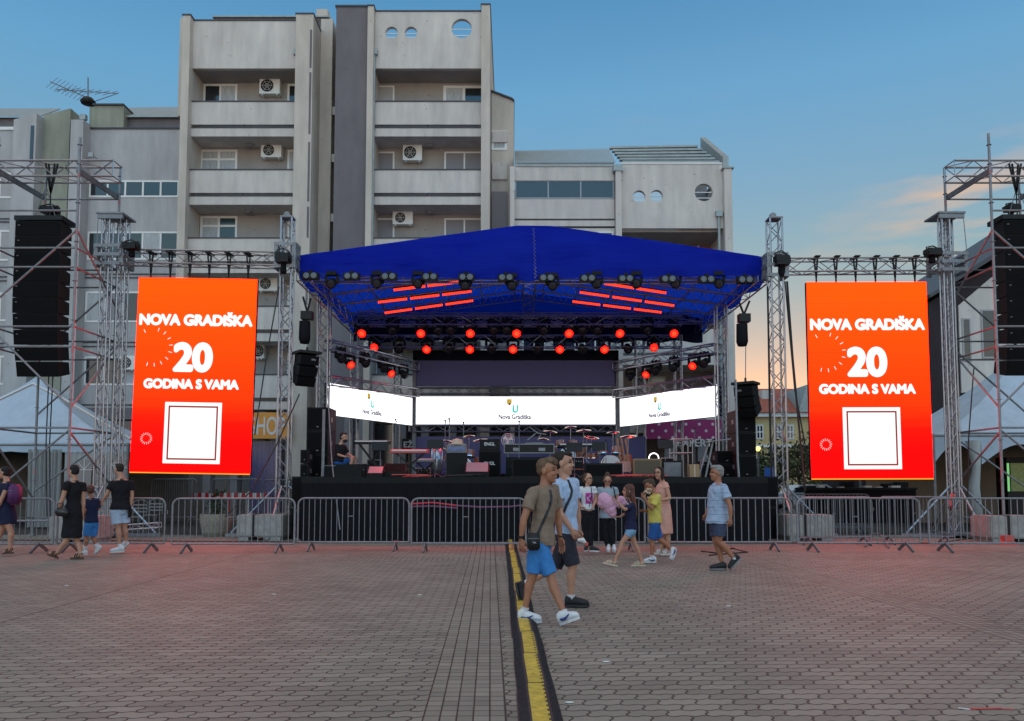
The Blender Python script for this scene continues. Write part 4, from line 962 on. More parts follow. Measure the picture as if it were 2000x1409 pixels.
# roof skin going back (slightly lower behind)
ridge = (ap1+ap2)/2
def skin(s, t):
    p = topf(s).copy(); p.y = YF + (YR-YF)*t; p.z += -.02 - .35*t*0
    sag = abs(math.sin(t*math.pi*5)); p.z -= .05*sag; return p
m = MB(); nu, nv = 60, 20; vs = [skin(i/nu, j/nv) for i in range(nu+1) for j in range(nv+1)]; n = nv+1
m.add(vs, [(i*n+j, (i+1)*n+j, (i+1)*n+j+1, i*n+j+1) for i in range(nu) for j in range(nv)]); m.build('canopy', 'tarp', cano, smooth=True)
for sx, e in ((0, eL), (1, eR)):
    tp = lambda s, e=e: Vector((e.x, YF+(YR-YF)*s, e.z-.02))
    bt = lambda s, e=e: Vector((e.x, YF+(YR-YF)*s, bL_.z-.05-.18*abs(math.sin(s*math.pi*3.5))))
    cloth_strip(tp, bt, 50, 6, .08, 'side_valance', cano, (1 if sx == 0 else -1,0,0))
M['navy_cloth'] = mat('dark navy backing cloth', (.008,.009,.03), .85, bump=.4, bscale=4, stretch=(5,5,.4), spec=.15)
ga = []; m = MB(); vs = []; zb_ = P(1000,668,28.15).z
for i in range(81):
    s = i/80; q = topf(s); q_ = noise.noise(Vector((s*30,1,1)))*.06; zm_ = P(1000,615,28.15).z; vs += [(q.x, YR-.05+q_, min(zm_, q.z-.02)), (q.x, YR-.05+q_*1.6, zb_+.05*math.sin(i*.7))]; ga += [(q.x, YR-.02, q.z-.01), (q.x, YR-.02+q_*.3, min(zm_-.02, q.z-.03))]
m.add([v for v in vs if 1], [(2*i,2*i+2,2*i+3,2*i+1) for i in range(80)]); m.build('rear_valance', 'navy_cloth', cano, smooth=True)
m = MB(); m.add(ga, [(2*i,2*i+2,2*i+3,2*i+1) for i in range(80)]); m.build('rear_gable', 'tarp', cano, smooth=True)
# lacing seam
m = MB(); a = P(1042,446,YF-.16); c = P(1046,545,YF-.2)
for k in range(26):
    p = a.lerp(c, k/26); m.tube(p+Vector((-.03*(k%2),0,0)), a.lerp(c,(k+.6)/26)+Vector((.03*((k+1)%2),0,0)), .008 if k < 20 else .016, 4)
m.build('lacing_seam', 'galv', cano)
zE = P(1040,551,20.9).z
xs0, xs1 = xr0+.12, xr1-.12
def t_part(name, p, q, w=.34, h=.34, r=.024, step=.5, par=cano, mt='alu'):
    m = MB(); truss(m, p, q, w, h, r, .012, step=step); return m.build(name, mt, par)
zF = bL_.z-.02
t_part('front_truss', (xs0+.2, YF+.35, zF-.0), (xs1-.2, YF+.35, zF-.0))
t_part('side_truss', (xs0, YF+.1, zF-.05), (xs0, YR, zF-.05)); t_part('side_truss', (xs1, YF+.1, zF-.05), (xs1, YR, zF-.05))
t_part('rear_truss', (xs0, 27.6, P(1000,622,27.6).z), (xs1, 27.6, P(1000,622,27.6).z))
xc = (ap1.x+ap2.x)/2; zR = ridge.z-.35
m = MB(); truss(m, (xc, YF+.4, zR), (xc, YR-.3, zR), .4, .3, .024, .012); m.build('ridge_truss', 'alu', cano)
for y in (21.6, 22.9, 24.2, 25.5, 26.8):
    for sx in (xs0, xs1):
        m = MB(); zz = eL.z-.22
        flat_truss(m, (sx, y, zz), (xc+(-.2 if sx < xc else .2), y, zR+.1), .32, .024, .012, .42); m.build('rafter', 'alu', cano)
m = MB()
for k in range(5):
    for j, sx in enumerate((xs0, xs1)):
        x = sx + (xc-sx)*(.2+.18*k); z_ = eL.z-.2+(zR-eL.z+.3)*(.2+.18*k); m.tube((x, YF+.3, z_), (x, YR-.3, z_), .024, 6)
m.build('purlin_tubes', 'galv', cano)
m = MB(); p = P(1012,560,26.5)    # little ladder truss at the ridge
truss(m, (xc, 27.2, zF+.2), (xc, 27.2, zR), .4, .3, .02, .012, up=(0,1,0), step=.2); m.build('king_post', 'alu', cano)

# columns
def column(px, ptop, Y, label, w=.36):
    b = P(px, 950, Y); m = MB(); truss(m, (b.x, Y, .05), (b.x, Y, P(px,ptop,Y).z), w-.05, w-.05, .025, .012, up=(0,1,0), step=.36)
    m.box((b.x,Y,.03),(.5,.5,.05)); tag(m.build('truss_column', 'alu', base=(b.x,Y,0)), label, 'truss column', 'truss columns standing round the stage')
column(628, 560, 23.4, 'truss column at the outer edge of the video wall nearer the seated man')
column(1413, 600, 23.4, 'truss column at the outer edge of the video wall nearer the sunset sky')
column(690, 640, 28.4, 'thin rear truss column behind the seated man', .3)
column(774, 640, 28.7, 'rear truss column beside the EZN letters', .3)
column(1252, 640, 28.6, 'rear truss column behind the brown amplifier', .36)
column(1327, 640, 28.5, 'rear truss column in front of the magenta dotted board', .3)
# diagonal tension straps and cables down from the towers
def line_thing(pts, r, name, label, cat, mt='cable', n=5):
    m = MB(); m.path(pts, r, n); return tag(m.build(name, mt), label, cat)
line_thing([P(545,560,20.3), P(520,700,20.3), P(505,800,20.1), P(497,850,20.0)], .018, 'tension_cable', 'thin black cable slanting down beside the orange screen by the SHOP sign', 'cable')
line_thing([P(585,770,20.4), P(540,870,20.2), P(490,960,20), P(440,1010,19.8)], .018, 'tension_cable', 'dark stay cable running from the small speaker hang to the stone planter', 'cable')
line_thing([P(1537,550,20.4), P(1548,700,20.4), P(1562,850,20.3), P(1572,960,20.3)], .03, 'tension_cable', 'thick black cable hanging beside the tower at the sunset gap', 'cable')
line_thing([P(1533,550,20.5), P(1552,760,20.5), P(1578,900,20.4)], .02, 'tension_cable', 'thinner black cable curving to the edge of the far orange screen', 'cable')
line_thing([P(1499,560,20.6), P(1503,800,20.6), P(1508,985,20.6)], .025, 'tension_cable', 'black cable dropping straight along the sunset gap tower', 'cable')

# ---- lights
def spot_can(lit, yaw=0):
    t = thing('stage_spotlight', 'x', 'stage light', (0,0,0)); 
    m = MB(); m.box((0,0,-.10),(.34,.24,.12)); m.box((0,0,-.02),(.08,.08,.06)); m.box((-.14,0,-.02),(.05,.05,.05)); m.box((.14,0,-.02),(.05,.05,.05)); m.build('base', 'black_box', t)
    m = MB(); 
    for s in (-1,1): m.bar((s*.19,0,-.13),(s*.19,0,-.42),.045,.09); m.tube((s*.2,0,-.40),(s*.14,0,-.40),.05,10)
    m.bar((-.2,0,-.15),(.2,0,-.15),.09,.045); m.build('yoke', 'black_box', t)
    ax = Vector((0,-.86,-.5)).normalized(); c = Vector((0,.02,-.40))
    h = MB().lathe([(.03,-.2),(.11,-.18),(.125,-.05),(.15,.03),(.155,.13),(.145,.17)], c, ax, 18).build('head', 'black_box', t, smooth=True)
    m = MB(); m.lathe([(.150,.12),(.162,.15),(.162,.18),(.140,.185),(.138,.15)], c, ax, 20); m.build('bezel', 'black_box', h, smooth=True)
    MB().lathe([(.138,.168),(.12,.178),(.0,.185)], c, ax, 20).build('lens', 'red_glow' if lit else 'lens', h, smooth=True)
    if lit: MB().lathe([(.085,.1852),(.05,.188),(.0,.19)], c, ax, 16).build('lens_core', 'red_core', h, smooth=True)
    return t
LIT = spot_can(True); DRK = spot_can(False); used = {}
def place_light(px, py, Y, lit, label, group, yaw=0, k=1.0):
    """px,py: where the lens shows"""
    p = P(px, py, Y); src = LIT if lit else DRK; loc = (p.x, p.y, p.z+.48*k)
    if src.name not in used:
        used[src.name] = 1; CH[src.name] = [(c, kids(c)) for c in kids(src)]
        src.location = loc; src.rotation_euler = (0,0,yaw); src.scale = (k,k,k); src['label'] = label; src['group'] = group; return src
    o = dup(src, loc, yaw, label, (k,k,k)); o['group'] = group; return o
rowA = [(708,1),(767,0),(823,1),(856,0),(880,0),(919,1),(965,0),(990,0),(1009,1),(1062,0),(1111,1),(1137,0),(1166,0),(1210,1),(1264,0),(1315,1)]
for i, (x, l) in enumerate(rowA):
    place_light(x, 653 if l else 648, 26.2, l, f'{"red lit" if l else "unlit"} moving head in the upper rear row, {ORD[i]} from the seated man\'s side', 'moving heads in the upper rear row')
rowB = [(732,1),(780,0),(834,1),(877,0),(918,1),(960,0),(1002,1),(1050,0),(1093,1),(1137,0),(1180,1),(1226,0),(1276,1)]
for i, (x, l) in enumerate(rowB):
    place_light(x, 684 if x not in (732,1276) else 680, 27.3, l, f'{"red lit" if l else "unlit"} moving head in the lower rear row, {ORD[i]} from the seated man\'s side', 'moving heads in the lower rear row')
rowC = [648,737,817,909,1000,1079,1165,1242,1318,1403]
for i, x in enumerate(rowC):
    place_light(x, 557 + (4 if x in (1000,1079,909) else 0), 20.75, 0, f'unlit moving head on the front truss, {ORD[i]} from the SHOP sign end', 'moving heads on the front truss', k=.82)
# truss carrying rows A and B
beam(P(700,668,27.3)+Vector((0,.0,0)), P(1330,668,27.3), 'rear lighting truss carrying the lower row of red moving heads', 'rear lighting trusses', h=.42)
beam(P(700,628,26.2), P(1330,628,26.2), 'rear lighting truss carrying the upper row of red moving heads', 'rear lighting trusses', h=.3)
# blinders
def blinder():
    t = thing('blinder_light', 'x', 'stage light', (0,0,0))
    m = MB(); m.box((0,0,0),(.44,.16,.18)); m.box((0,0,.12),(.1,.08,.08)); m.build('housing', 'black_box', t)
    for s in (-.10,.10):
        l = MB().lathe([(.08,.0),(.08,.02),(.072,.022)], (s,-.08,0), (0,-1,0), 18).build('lamp', 'galv_dark', t)
        MB().lathe([(.068,.0221),(.0,.024)], (s,-.08,0), (0,-1,0), 16).build('lens', 'lens', l)
        MB().lathe([(.035,.0241),(.0,.03)], (s,-.08,0), (0,-1,0), 12).build('bulb', 'galv_dark', l)
    return t
BL = blinder(); CH[BL.name] = [(c, kids(c)) for c in kids(BL)]
for i, x in enumerate((607,687,760,840,911,988,1068,1148,1222,1305,1380,1455)):
    p = P(x, 540+i*.7, 20.62); lab = f'two lamp blinder under the canopy edge, {ORD[i]} from the SHOP sign end'
    if i == 0: BL.location = p; BL['label'] = lab; BL['group'] = 'blinders along the canopy edge'
    else: dup(BL, p, 0, lab)
# LED bars
def led_bar(p, q, label, name='led_bar'):
    p = Vector(p); q = Vector(q); t = thing(name, label, 'LED bar', (p+q)/2, 'red LED bars under the canopy'); d = (q-p)
    m = MB(); m.bar(p, q, .12, .09); m.build('housing', 'black_box', t)
    m = MB(); n = 18
    for k in range(n):
        c = p + d*((k+.5)/n); m.bar(c-d*.34/n+Vector((0,-.064,-.03)), c+d*.34/n+Vector((0,-.064,-.03)), .02, .07)
    m.build('led_strip', 'red_core', t)
rows = [((768,566),(900,550),22.0,2),((737,590),(925,568),23.4,3),((750,611),(928,586),24.8,3),((1178,553),(1303,572),22.0,2),((1130,570),(1320,597),23.4,3),((1116,588),(1295,610),24.8,3)]
rn = ['first','second','third']; 
for i, (a, c, Y, n) in enumerate(rows):
    A_, C_ = P(*a, Y), P(*c, Y)
    for k in range(n):
        s0 = k/n+.01; s1 = (k+1)/n-.02; sd_ = 'on the SHOP sign side' if i < 3 else 'on the sunset side'
        led_bar(A_.lerp(C_, s0), A_.lerp(C_, s1), f'glowing red LED bar, {rn[k]} bar of the {["front","middle","rear"][i%3]} roof row {sd_}')

# ---- stage video walls
def wall_screen(p0, p1, y_top0, y_bot0, y_top1, y_bot1, Y0, Y1, label, mt='led_white', logo=None, name='video_wall', group='white video walls round the stage'):
    a = P(p0, y_bot0, Y0); b = P(p0, y_top0, Y0); c = P(p1, y_top1, Y1); d = P(p1, y_bot1, Y1); b.x = a.x; c.x = d.x
    zt = (b.z+c.z)/2; zb = (a.z+d.z)/2; u = Vector((d.x-a.x, Y1-Y0, 0)); w = u.length; u.normalize(); v = Vector((0,0,1)); n = u.cross(v); org = Vector((a.x, Y0, zb)); h = zt-zb
    t = thing(name, label, 'LED screen', org+u*w/2, group); m = MB()
    q = [org, org+u*w, org+u*w+v*h, org+v*h]; m.prism([p-n*.003 for p in q], -n*.12); m.build('cabinet', 'black_box', t)
    s = MB().add(q, [(0,1,2,3)]).build('screen', mt, t)
    if logo:
        f, k = logo; o = org+u*w*f+v*h*.62+n*.004
        k *= 1.0; sh = [(-.13,.16),(.0,.16),(.0,.05),(-.02,.02),(-.065,0),(-.11,.02),(-.13,.05)]
        put_mesh('coat_of_arms', curve_mesh([[(x*k-.03, y*k+.07) for x, y in sh]], 0), M['logo_gold'], s, o, u, v)
        put_mesh('coat_of_arms', curve_mesh([[(x*k+.02, y*k+.09) for x, y in [(-.03,.04),(-.07,.04),(-.07,-.02),(-.03,-.02)]]], 0), M['logo_dark'], s, o+n*.002-u*.06, u, v)
        put_mesh('town_emblem', curve_mesh([[(x*k+.10, y*k-.10) for x, y in [(-.07,.12),(-.035,.14),(-.02,-.03),(.03,-.03),(.03,.14),(.08,.11),(.07,-.04),(.03,-.08),(-.04,-.08),(-.08,-.04)]]], 0), M['logo_teal'], s, o, u, v)
        put_mesh('lettering', bold_text('Nova Gradiška', .13*k, .007, width=.85*k), M['logo_dark'], s, org+u*w*f+v*h*.27+n*.004+u*.08, u, v)
    return t
M['logo_gold'] = mat('gold graphic', (.02,.02,.02), .5, emit=(.55,.36,.03), es=1); M['logo_teal'] = mat('teal graphic', (.02,.02,.02), .5, emit=(.05,.62,.5), es=1); M['logo_dark'] = mat('dark graphic', (.02,.02,.02), .5, emit=(.02,.02,.05), es=1)
YS = 28.0
wall_screen(812, 1202, 775, 829, 775, 829, YS, YS, 'long white video wall across the back of the stage with a small emblem', logo=(.485,1.4))
wall_screen(639, 805, 751, 813, 775, 829, 23.6, 27.8, 'slanting white video wall above the seated man', logo=(.47,1.25))
wall_screen(1211, 1405, 777, 830, 754, 817, 27.8, 23.6, 'slanting white video wall above the brown amplifier', logo=(.42,1.25))
wall_screen(812, 1203, 705, 754, 705, 754, 28.0, 28.0, 'long unlit panel tinted with violet stage light above the central video wall', mt='dark_screen', group='unlit panels at the back of the stage')
wall_screen(812, 1262, 853, 926, 853, 926, 28.1, 28.1, 'long unlit panel tinted with violet stage light behind the instruments', mt='dark_screen', group='unlit panels at the back of the stage')
beam(P(814,764,28.1), P(1203,764,28.1), 'flat truss above the central white video wall', 'trusses of the back wall', h=.22, step=.35)
beam(P(800,838,28.1), P(1203,838,28.1), 'flat truss beneath the central white video wall', 'trusses of the back wall', h=.22, step=.35)
a = P(812,690,28.02); c = P(1203,705,28.02); tag(MB().bb(a.x-.1, c.x+.1, 28.0, 28.03, c.z+.004, a.z+.1).build('pelmet', 'black_cloth'), 'black cloth strip above the unlit panel tinted with violet stage light', 'cloth strip')
for px, s in ((808,'nearer the seated man'),(1206,'nearer the brown amplifier')):
    b = P(px, 950, 28.05); m = MB(); m.bb(b.x-.07, b.x+.07, 28.0, 28.2, 1.5, P(px,700,28).z); tag(m.build('frame_post', 'galv_dark'), f'dark upright post beside the central video wall, {s}', 'post', 'posts of the video wall frame')
beam(P(640,674,23.5), P(812,716,27.9), 'upper slanting side truss with lamps over the seated man', 'slanting side trusses', h=.3, w=.3)
beam(P(640,744,23.5), P(812,768,27.9), 'lower slanting side truss resting on the video wall over the seated man', 'slanting side trusses', h=.3, w=.3)
beam(P(1203,716,27.9), P(1402,681,23.5), 'upper slanting side truss with lamps over the brown amplifier', 'slanting side trusses', h=.3, w=.3)
beam(P(1203,770,27.9), P(1402,744,23.5), 'lower slanting side truss resting on the video wall over the brown amplifier', 'slanting side trusses', h=.3, w=.3)
sideL = [(665,703,0,24.1),(683,714,1,24.6),(712,712,0,25.2),(748,722,0,26.1),(762,731,1,26.5),(788,734,0,27.2)]
for i, (x, y, l, Y) in enumerate(sideL): place_light(x, y, Y, l, f'{"red lit" if l else "unlit"} moving head over the seated man, {ORD[i]} from the outer column', 'moving heads on the side trusses', yaw=R(35), k=.85)
sideR = [(1376,712,0,24.0),(1355,716,1,24.4),(1317,720,0,25.2),(1282,727,0,26.0),(1264,733,1,26.4),(1232,738,0,27.2)]
for i, (x, y, l, Y) in enumerate(sideR): place_light(x, y, Y, l, f'{"red lit" if l else "unlit"} moving head over the brown amplifier, {ORD[i]} from the outer column', 'moving heads on the side trusses', yaw=R(-35), k=.85)

# red beams actually thrown by the lit heads
for x, y, z, e in ((-3.8,23,6.4,750),(0.3,23.5,6.4,850),(4.6,23,6.4,750)):
    sd_ = bpy.data.lights.new('red_stage_lamp', 'SPOT'); sd_.energy = e; sd_.color = (1,.03,.02); sd_.spot_size = R(75); sd_.spot_blend = .6; sd_.shadow_soft_size = .15
    so_ = bpy.data.objects.new('red_stage_lamp', sd_); COL.objects.link(so_); so_.location = (x,y,z); so_.rotation_euler = (Vector((0,-.35,-1))).to_track_quat('-Z','Y').to_euler()

# ---- stage deck
ZD = P(1000, 932, 18.85).z; xl, xr_ = P(588,990,18.8).x, P(1500,990,18.8).x
st = thing('stage_deck', 'black stage platform wrapped in black cloth', 'stage', ((xl+xr_)/2, 18.8, 0))
MB().bb(xl, xr_, 18.85, 28.9, ZD-.16, ZD).build('deck', 'black', st)
MB().bb(xl-.01, xr_+.01, 18.81, 18.849, ZD-.15, ZD-.004).build('deck_edge', 'black_box', st)
m = MB(); vs = []; n = 260
for i in range(n+1):
    x = xl + (xr_-xl)*i/n; d = .05*noise.noise(Vector((x*2.2,0,0)))+.03*noise.noise(Vector((x*7,2,0)))
    for j, z in enumerate((ZD-.152, .8, .02)): vs.append((x, 18.79+d*(j*.5), z))
m.add(vs, [(i*3+j, (i+1)*3+j, (i+1)*3+j+1, i*3+j+1) for i in range(n) for j in range(2)]); m.build('skirt', 'black_cloth', st, smooth=True)
m = MB(); 
for xx in (xl, xr_): m.bb(xx-.015, xx+.015, 18.86, 28.5, .02, ZD-.16)
m.build('side_skirt', 'black_cloth', st)
# red stripe crush rail in front of skirt
cr_ = thing('red_tape_line', 'sagging red and violet warning tape tied along the stage skirt', 'tape', (P(900,990,18.6).x, 18.6, 0))
for (pts, nm, mt) in (([(800,985),(845,982),(892,988)], 'tape', 'red_cloth'), ([(893,988),(940,991),(997,990),(1040,985),(1110,985)], 'tape', 'violet_cloth'), ([(800,990),(845,989),(892,993)], 'tape', 'violet_cloth')):
    if mt not in M: M[mt] = mat(mt.replace('_',' '), (.55,.02,.05) if mt == 'red_cloth' else (.16,.05,.12), .5)
    m = MB(); m.path([P(x,y,18.6) for x,y in pts], .022, 5); m.build(nm, mt, cr_)

# ---- speaker arrays
def big_array(px, ptop, Y, label, sgn=1, n=10, curve=6):
    top = P(px, ptop, Y); t = thing('line_array', label, 'speaker array', top, 'tall speaker arrays in the scaffolds')
    m = MB(); m.bb(top.x-.63, top.x+.63, Y-.3, Y+.35, top.z-.1, top.z+.02); m.build('flying_frame', 'black', t)
    p = Vector((top.x, Y, top.z-.12)); ang = 0
    for k in range(n):
        ang = 0 if k < 5 else R(2.2*(k-4)); h = .405
        d = Vector((0, math.sin(ang), -math.cos(ang))); f = Vector((0,-math.cos(ang),-math.sin(ang)))
        c = p + d*h/2; mb = MB(); w = .60-.012*max(0,k-5)
        q = [c+Vector((sx*w,0,0))+f*.28*1-d*(-sy)*h*.485 for sx, sy in ((-1,-1),(1,-1),(1,1),(-1,1))]
        r_ = [c+Vector((sx*w*.92,0,0))-f*.3-d*(-sy)*h*.40 for sx, sy in ((-1,-1),(1,-1),(1,1),(-1,1))]
        mb.add(q+r_, [(0,1,2,3),(7,6,5,4),(0,4,5,1),(1,5,6,2),(2,6,7,3),(3,7,4,0)])
        bx = mb.build('speaker_box', 'black_box', t)
        g = MB(); g.add([x+f*.012*1 for x in [c+Vector((sx*w*.97,0,0))+f*.28-d*(-sy)*h*.45 for sx, sy in ((-1,-1),(1,-1),(1,1),(-1,1))]], [(0,1,2,3)]); g.build('grille', 'grille', bx)
        g = MB(); g.box(c+Vector((-w*.82,0,.08))+f*.30, (.05,.012,.015)); g.build('badge', 'galv', bx)
        p = p + d*h
    m = MB()
    for s in (-.3,.3): m.path([top+Vector((s,0,0)), top+Vector((0,0,.9)), (top.x,Y,top.z+1.25)], .012, 4)
    m.build('chain', 'galv_dark', t)
big_array(88, 430, 20.0, 'tall black speaker array hanging above the white pagoda tent')
big_array(1990, 428, 20.0, 'tall black speaker array hanging in front of the dark modern house')
def cable_drop(px0, py0, px1, py1, Y, label):
    line_thing([P(px0,py0,Y), P((px0+px1)/2-4,(py0+py1)/2,Y), P(px1,py1,Y)], .016, 'speaker_cable', label, 'cable')
cable_drop(96,720,92,1010,20.1,'speaker cable falling straight from the array over the white tent')
cable_drop(104,720,98,1010,20.1,'speaker cable falling with a slack bend in front of the tent side panel')
cable_drop(1902,720,1890,990,20.1,'speaker cable falling past the dark house louvres')

# small front hangs
def small_hang(px, py, Y, yaw, label, n=3, mirror=1):
    top = P(px, py, Y); t = thing('speaker_hang', label, 'speaker array', top, 'small speaker hangs at the stage corners')
    rot = Matrix.Rotation(yaw, 3, 'Z')
    def w(x, y, z): return top + rot @ Vector((x, y, z))
    m = MB(); m.box(w(0,0,0), (.62,.5,.07), rot); m.tube(w(0,0,.03), w(0,0,.16), .03, 6); m.build('flying_frame', 'black', t)
    ang = 0; p = Vector((0,0,-.05))
    for k in range(n):
        ang += R(11); h = .27; d = Vector((0, math.sin(ang), -math.cos(ang))); c = p + d*h/2
        rx = rot @ Matrix.Rotation(ang, 3, 'X'); mb = MB(); mb.box(top+rot@c, (.52,.42,h*.95), rx); b = mb.build('speaker_box', 'black_box', t)
        g = MB(); g.box(top+rot@(c+Vector((0,-.214*math.cos(ang),-.214*math.sin(ang)))), (.5,.012,h*.86), rx); g.build('grille', 'grille', b)
        g = MB(); g.box(top+rot@(c+Vector((mirror*.264,0,0))), (.008,.12,.07), rx); g.build('connector_plate', 'white', b)
        g = MB(); g.box(top+rot@(c+Vector((.1*mirror,-.225*math.cos(ang),-.225*math.sin(ang)+.03))), (.12,.008,.05), rx); g.build('badge', 'galv', b)
        p = p + d*h
    return t
small_hang(600, 690, 20.6, R(38), 'small three box speaker hang beside the black speaker tower near the SHOP sign')
small_hang(1456, 750, 20.6, R(-38), 'small speaker hang against the sunset sky above the black stack', mirror=-1)
def hoist(px, py, Y, top_pts, bot, label):
    c = P(px, py, Y); t = thing('chain_hoist', label, 'chain hoist', c, 'chain hoists at the stage corners')
    MB().box(c, (.3,.25,.22)).build('motor', 'black', t)
    MB().lathe([(.02,0),(.15,-.02),(.16,-.5),(.12,-.62),(.02,-.64)], c+Vector((-.06,0,-.14)), (0,0,1), 12).build('chain_bag', 'black_cloth', t, smooth=True)
    m = MB()
    for q in top_pts: m.tube(c+Vector((0,0,.1)), P(*q, Y), .03, 6)
    m.build('sling', 'black', t)
    m = MB(); m.tube(c+Vector((.05,0,-.1)), P(*bot, Y), .012, 5); m.build('chain', 'galv_dark', t)
hoist(600, 617, 20.6, [(592,580),(607,583)], (599,686), 'chain hoist under the canopy edge near the SHOP sign')
hoist(1453, 622, 20.6, [(1444,592),(1464,588)], (1456,745), 'chain hoist with black chain bag against the sunset sky')

# black subs and side stacks
def cab(px0, py0, px1, py1, Y, dpt, label, name='speaker_stack', n=1, z0=None):
    a = P(px0, py0, Y); c = P(px1, py1, Y); z1 = a.z; zb = c.z if z0 is None else z0
    t = thing(name, label, 'speaker stack', ((a.x+c.x)/2, Y, zb)); 
    for k in range(n):
        m = MB(); za = zb+(z1-zb)*k/n; zc = zb+(z1-zb)*(k+1)/n-.012; m.bb(a.x, c.x, Y, Y+dpt, za, zc); b = m.build('cabinet', 'black_box', t)
        MB().bb(a.x+.03, c.x-.03, Y-.012, Y-.003, za+.04, zc-.04).build('grille', 'grille', b)
        m = MB(); m.bb(a.x+(c.x-a.x)*.45, a.x+(c.x-a.x)*.55, Y-.018, Y-.013, za+.09, za+.11); m.build('badge', 'galv', b)
        for xx in (a.x-.004, c.x+.004): MB().box((xx, Y+dpt*.4, (za+zc)/2), (.006,.2,.12)).build('handle', 'galv_dark', b)
    return t
cab(600, 795, 640, 935, 20.9, .9, 'black three cabinet speaker stack on stage edge near the SHOP sign', n=3, z0=ZD)
cab(587, 878, 602, 935, 20.2, .6, 'narrow black cabinet beside the taller stack near the SHOP sign', n=2, z0=ZD)
cab(570, 930, 632, 1030, 19.7, .9, 'low black subwoofer stack beside the skirt near the SHOP sign', n=2, z0=0)
cab(1438, 800, 1478, 935, 20.9, .9, 'black speaker stack below the small hang at the sunset gap', n=3, z0=ZD)
cab(1400, 880, 1440, 935, 21.4, .8, 'wide black subwoofer pair on the stage edge near the sunset gap', n=2, z0=ZD)
cab(1470, 930, 1522, 1032, 19.9, .9, 'low black subwoofer stack beside the skirt at the sunset gap', n=2, z0=0)
line_thing([P(640,760,20.0), P(648,900,19.2), P(664,1035,18.5)], .014, 'guy_wire', 'thin pale guy wire slanting from the stage column down to the skirt', 'wire', 'galv')
line_thing([P(1437,742,20.2), P(1441,900,20.0), P(1448,1000,19.8)], .03, 'winch_tower_pole', 'pale upright winch pole before the black stack at the sunset gap', 'pole', 'galv')
line_thing([P(633,800,20.2), P(631,900,20.2), P(628,1020,20.0)], .04, 'winch_tower_pole', 'pale upright winch pole before the black stack near the SHOP sign', 'pole', 'galv')

# ---- scaffold towers
def scaffold(px_in, Y0, Y1, sgn, tops, label):
    """px_in: inner front upright at mid height; sgn -1: bay runs to the -x side"""
    xf = P(px_in, 950, Y0).x; t = thing('scaffold_tower', label, 'scaffold', (xf+sgn*1.03, (Y0+Y1)/2, 0), 'scaffold towers flying the speaker arrays')
    W = 2.07; xo = xf+sgn*W; ups = {'fi':(xf,Y0,tops[0]),'fo':(xo,Y0,tops[0]),'bi':(xf,Y1,tops[1]),'bo':(xo,Y1,tops[1])}
    for k, (x, y, zt) in ups.items():
        m = MB(); m.tube((x,y,.06),(x,y,zt),.033,10); m.box((x,y,.03),(.16,.16,.04)); m.tube((x,y,.05),(x,y,.4),.038,8)
        u = m.build('upright', 'galv', t); r_ = MB()
        z = .5
        while z < zt-.1: r_.lathe([(.032,-.006),(.06,-.006),(.06,.006),(.032,.006)], (x,y,z), (0,0,1), 10); z += 1.0 if z < 9.4 else .5
        r_.build('rosette', 'galv_dark', u)
        mk = MB(); 
        for z in (1.75, 4.75, 7.75, zt-1.0): mk.lathe([(.0325,-.06),(.0325,.06)], (x,y,z), (0,0,1), 10)
        mk.build('paint_band', 'red_mark', u)
    def tube(p, q, nm, r=.026, mt='galv'): return MB().tube(p, q, r, 8).build(nm, mt, t)
    for z in (.5, 2.8, 4.83, 5.34, 6.85, 7.34):
        tube((xf,Y0,z),(xo,Y0,z),'ledger'); tube((xf,Y1,z),(xo,Y1,z),'ledger',.024,'galv_dark')
        tube((xf,Y0,z),(xf,Y1,z),'ledger',.024,'galv_dark'); tube((xo,Y0,z),(xo,Y1,z),'ledger',.024,'galv_dark')
    tube((xf,Y0,8.3),(xo,Y0,8.3),'ledger'); tube((xf,Y1,9.35),(xo,Y1,9.35),'ledger')
    for p, q in (((xf,Y0,7.8),(xo,Y0,5.9)),((xf,Y0,7.8),(xf,Y1,6.3)),((xo,Y0,5.3),(xf,Y0,3.3)),((xf,Y0,3.3),(xf,Y1,5.1)),((xf,Y0,2.7),(xf,Y1,1.4)),((xf,Y0,2.75),(xo,Y0,1.0)),((xf,Y1,6.9),(xo,Y1,5.0)),((xo,Y1,3.3),(xf,Y1,5.2)),((xf,Y1,2.7),(xo,Y1,1.2)),((xo,Y0,2.75),(xo,Y1,1.0))):
        tube(p, q, 'brace')
    # doubled transoms carrying the top truss
    for xx in (xf, xo):
        m = MB(); m.bar((xx+.05*sgn,Y0,9.36),(xx+.05*sgn,Y1,9.40),.05,.14); m.build('transom', 'galv_dark', t)
    m = MB(); Yc = (Y0+Y1)/2; truss(m, (xf-sgn*.5,Yc-.1,9.68),(xf+sgn*3.6,Yc-.1,9.68),.45,.42,.028,.014,step=.5); tr = m.build('lifting_truss', 'alu', t)
    m = MB(); 
    for q in (-.2,-.1,.1,.2): m.bar((xf+sgn*1.25+q*.8,Yc-.1,9.9),(xf+sgn*1.25,Yc-.1,9.1),.03,.04)
    m.tube((xf+sgn*1.25,Yc-.1,9.15),(xf+sgn*1.25,Yc-.1,8.5),.018,5); m.build('sling', 'black', t)
scaffold(132, 19.0, 21.0, -1, (10.2, 10.25), 'tube scaffold tower over the white pagoda tent')
scaffold(1958, 19.0, 21.0, 1, (10.3, 10.25), 'tube scaffold tower in front of the dark modern house')
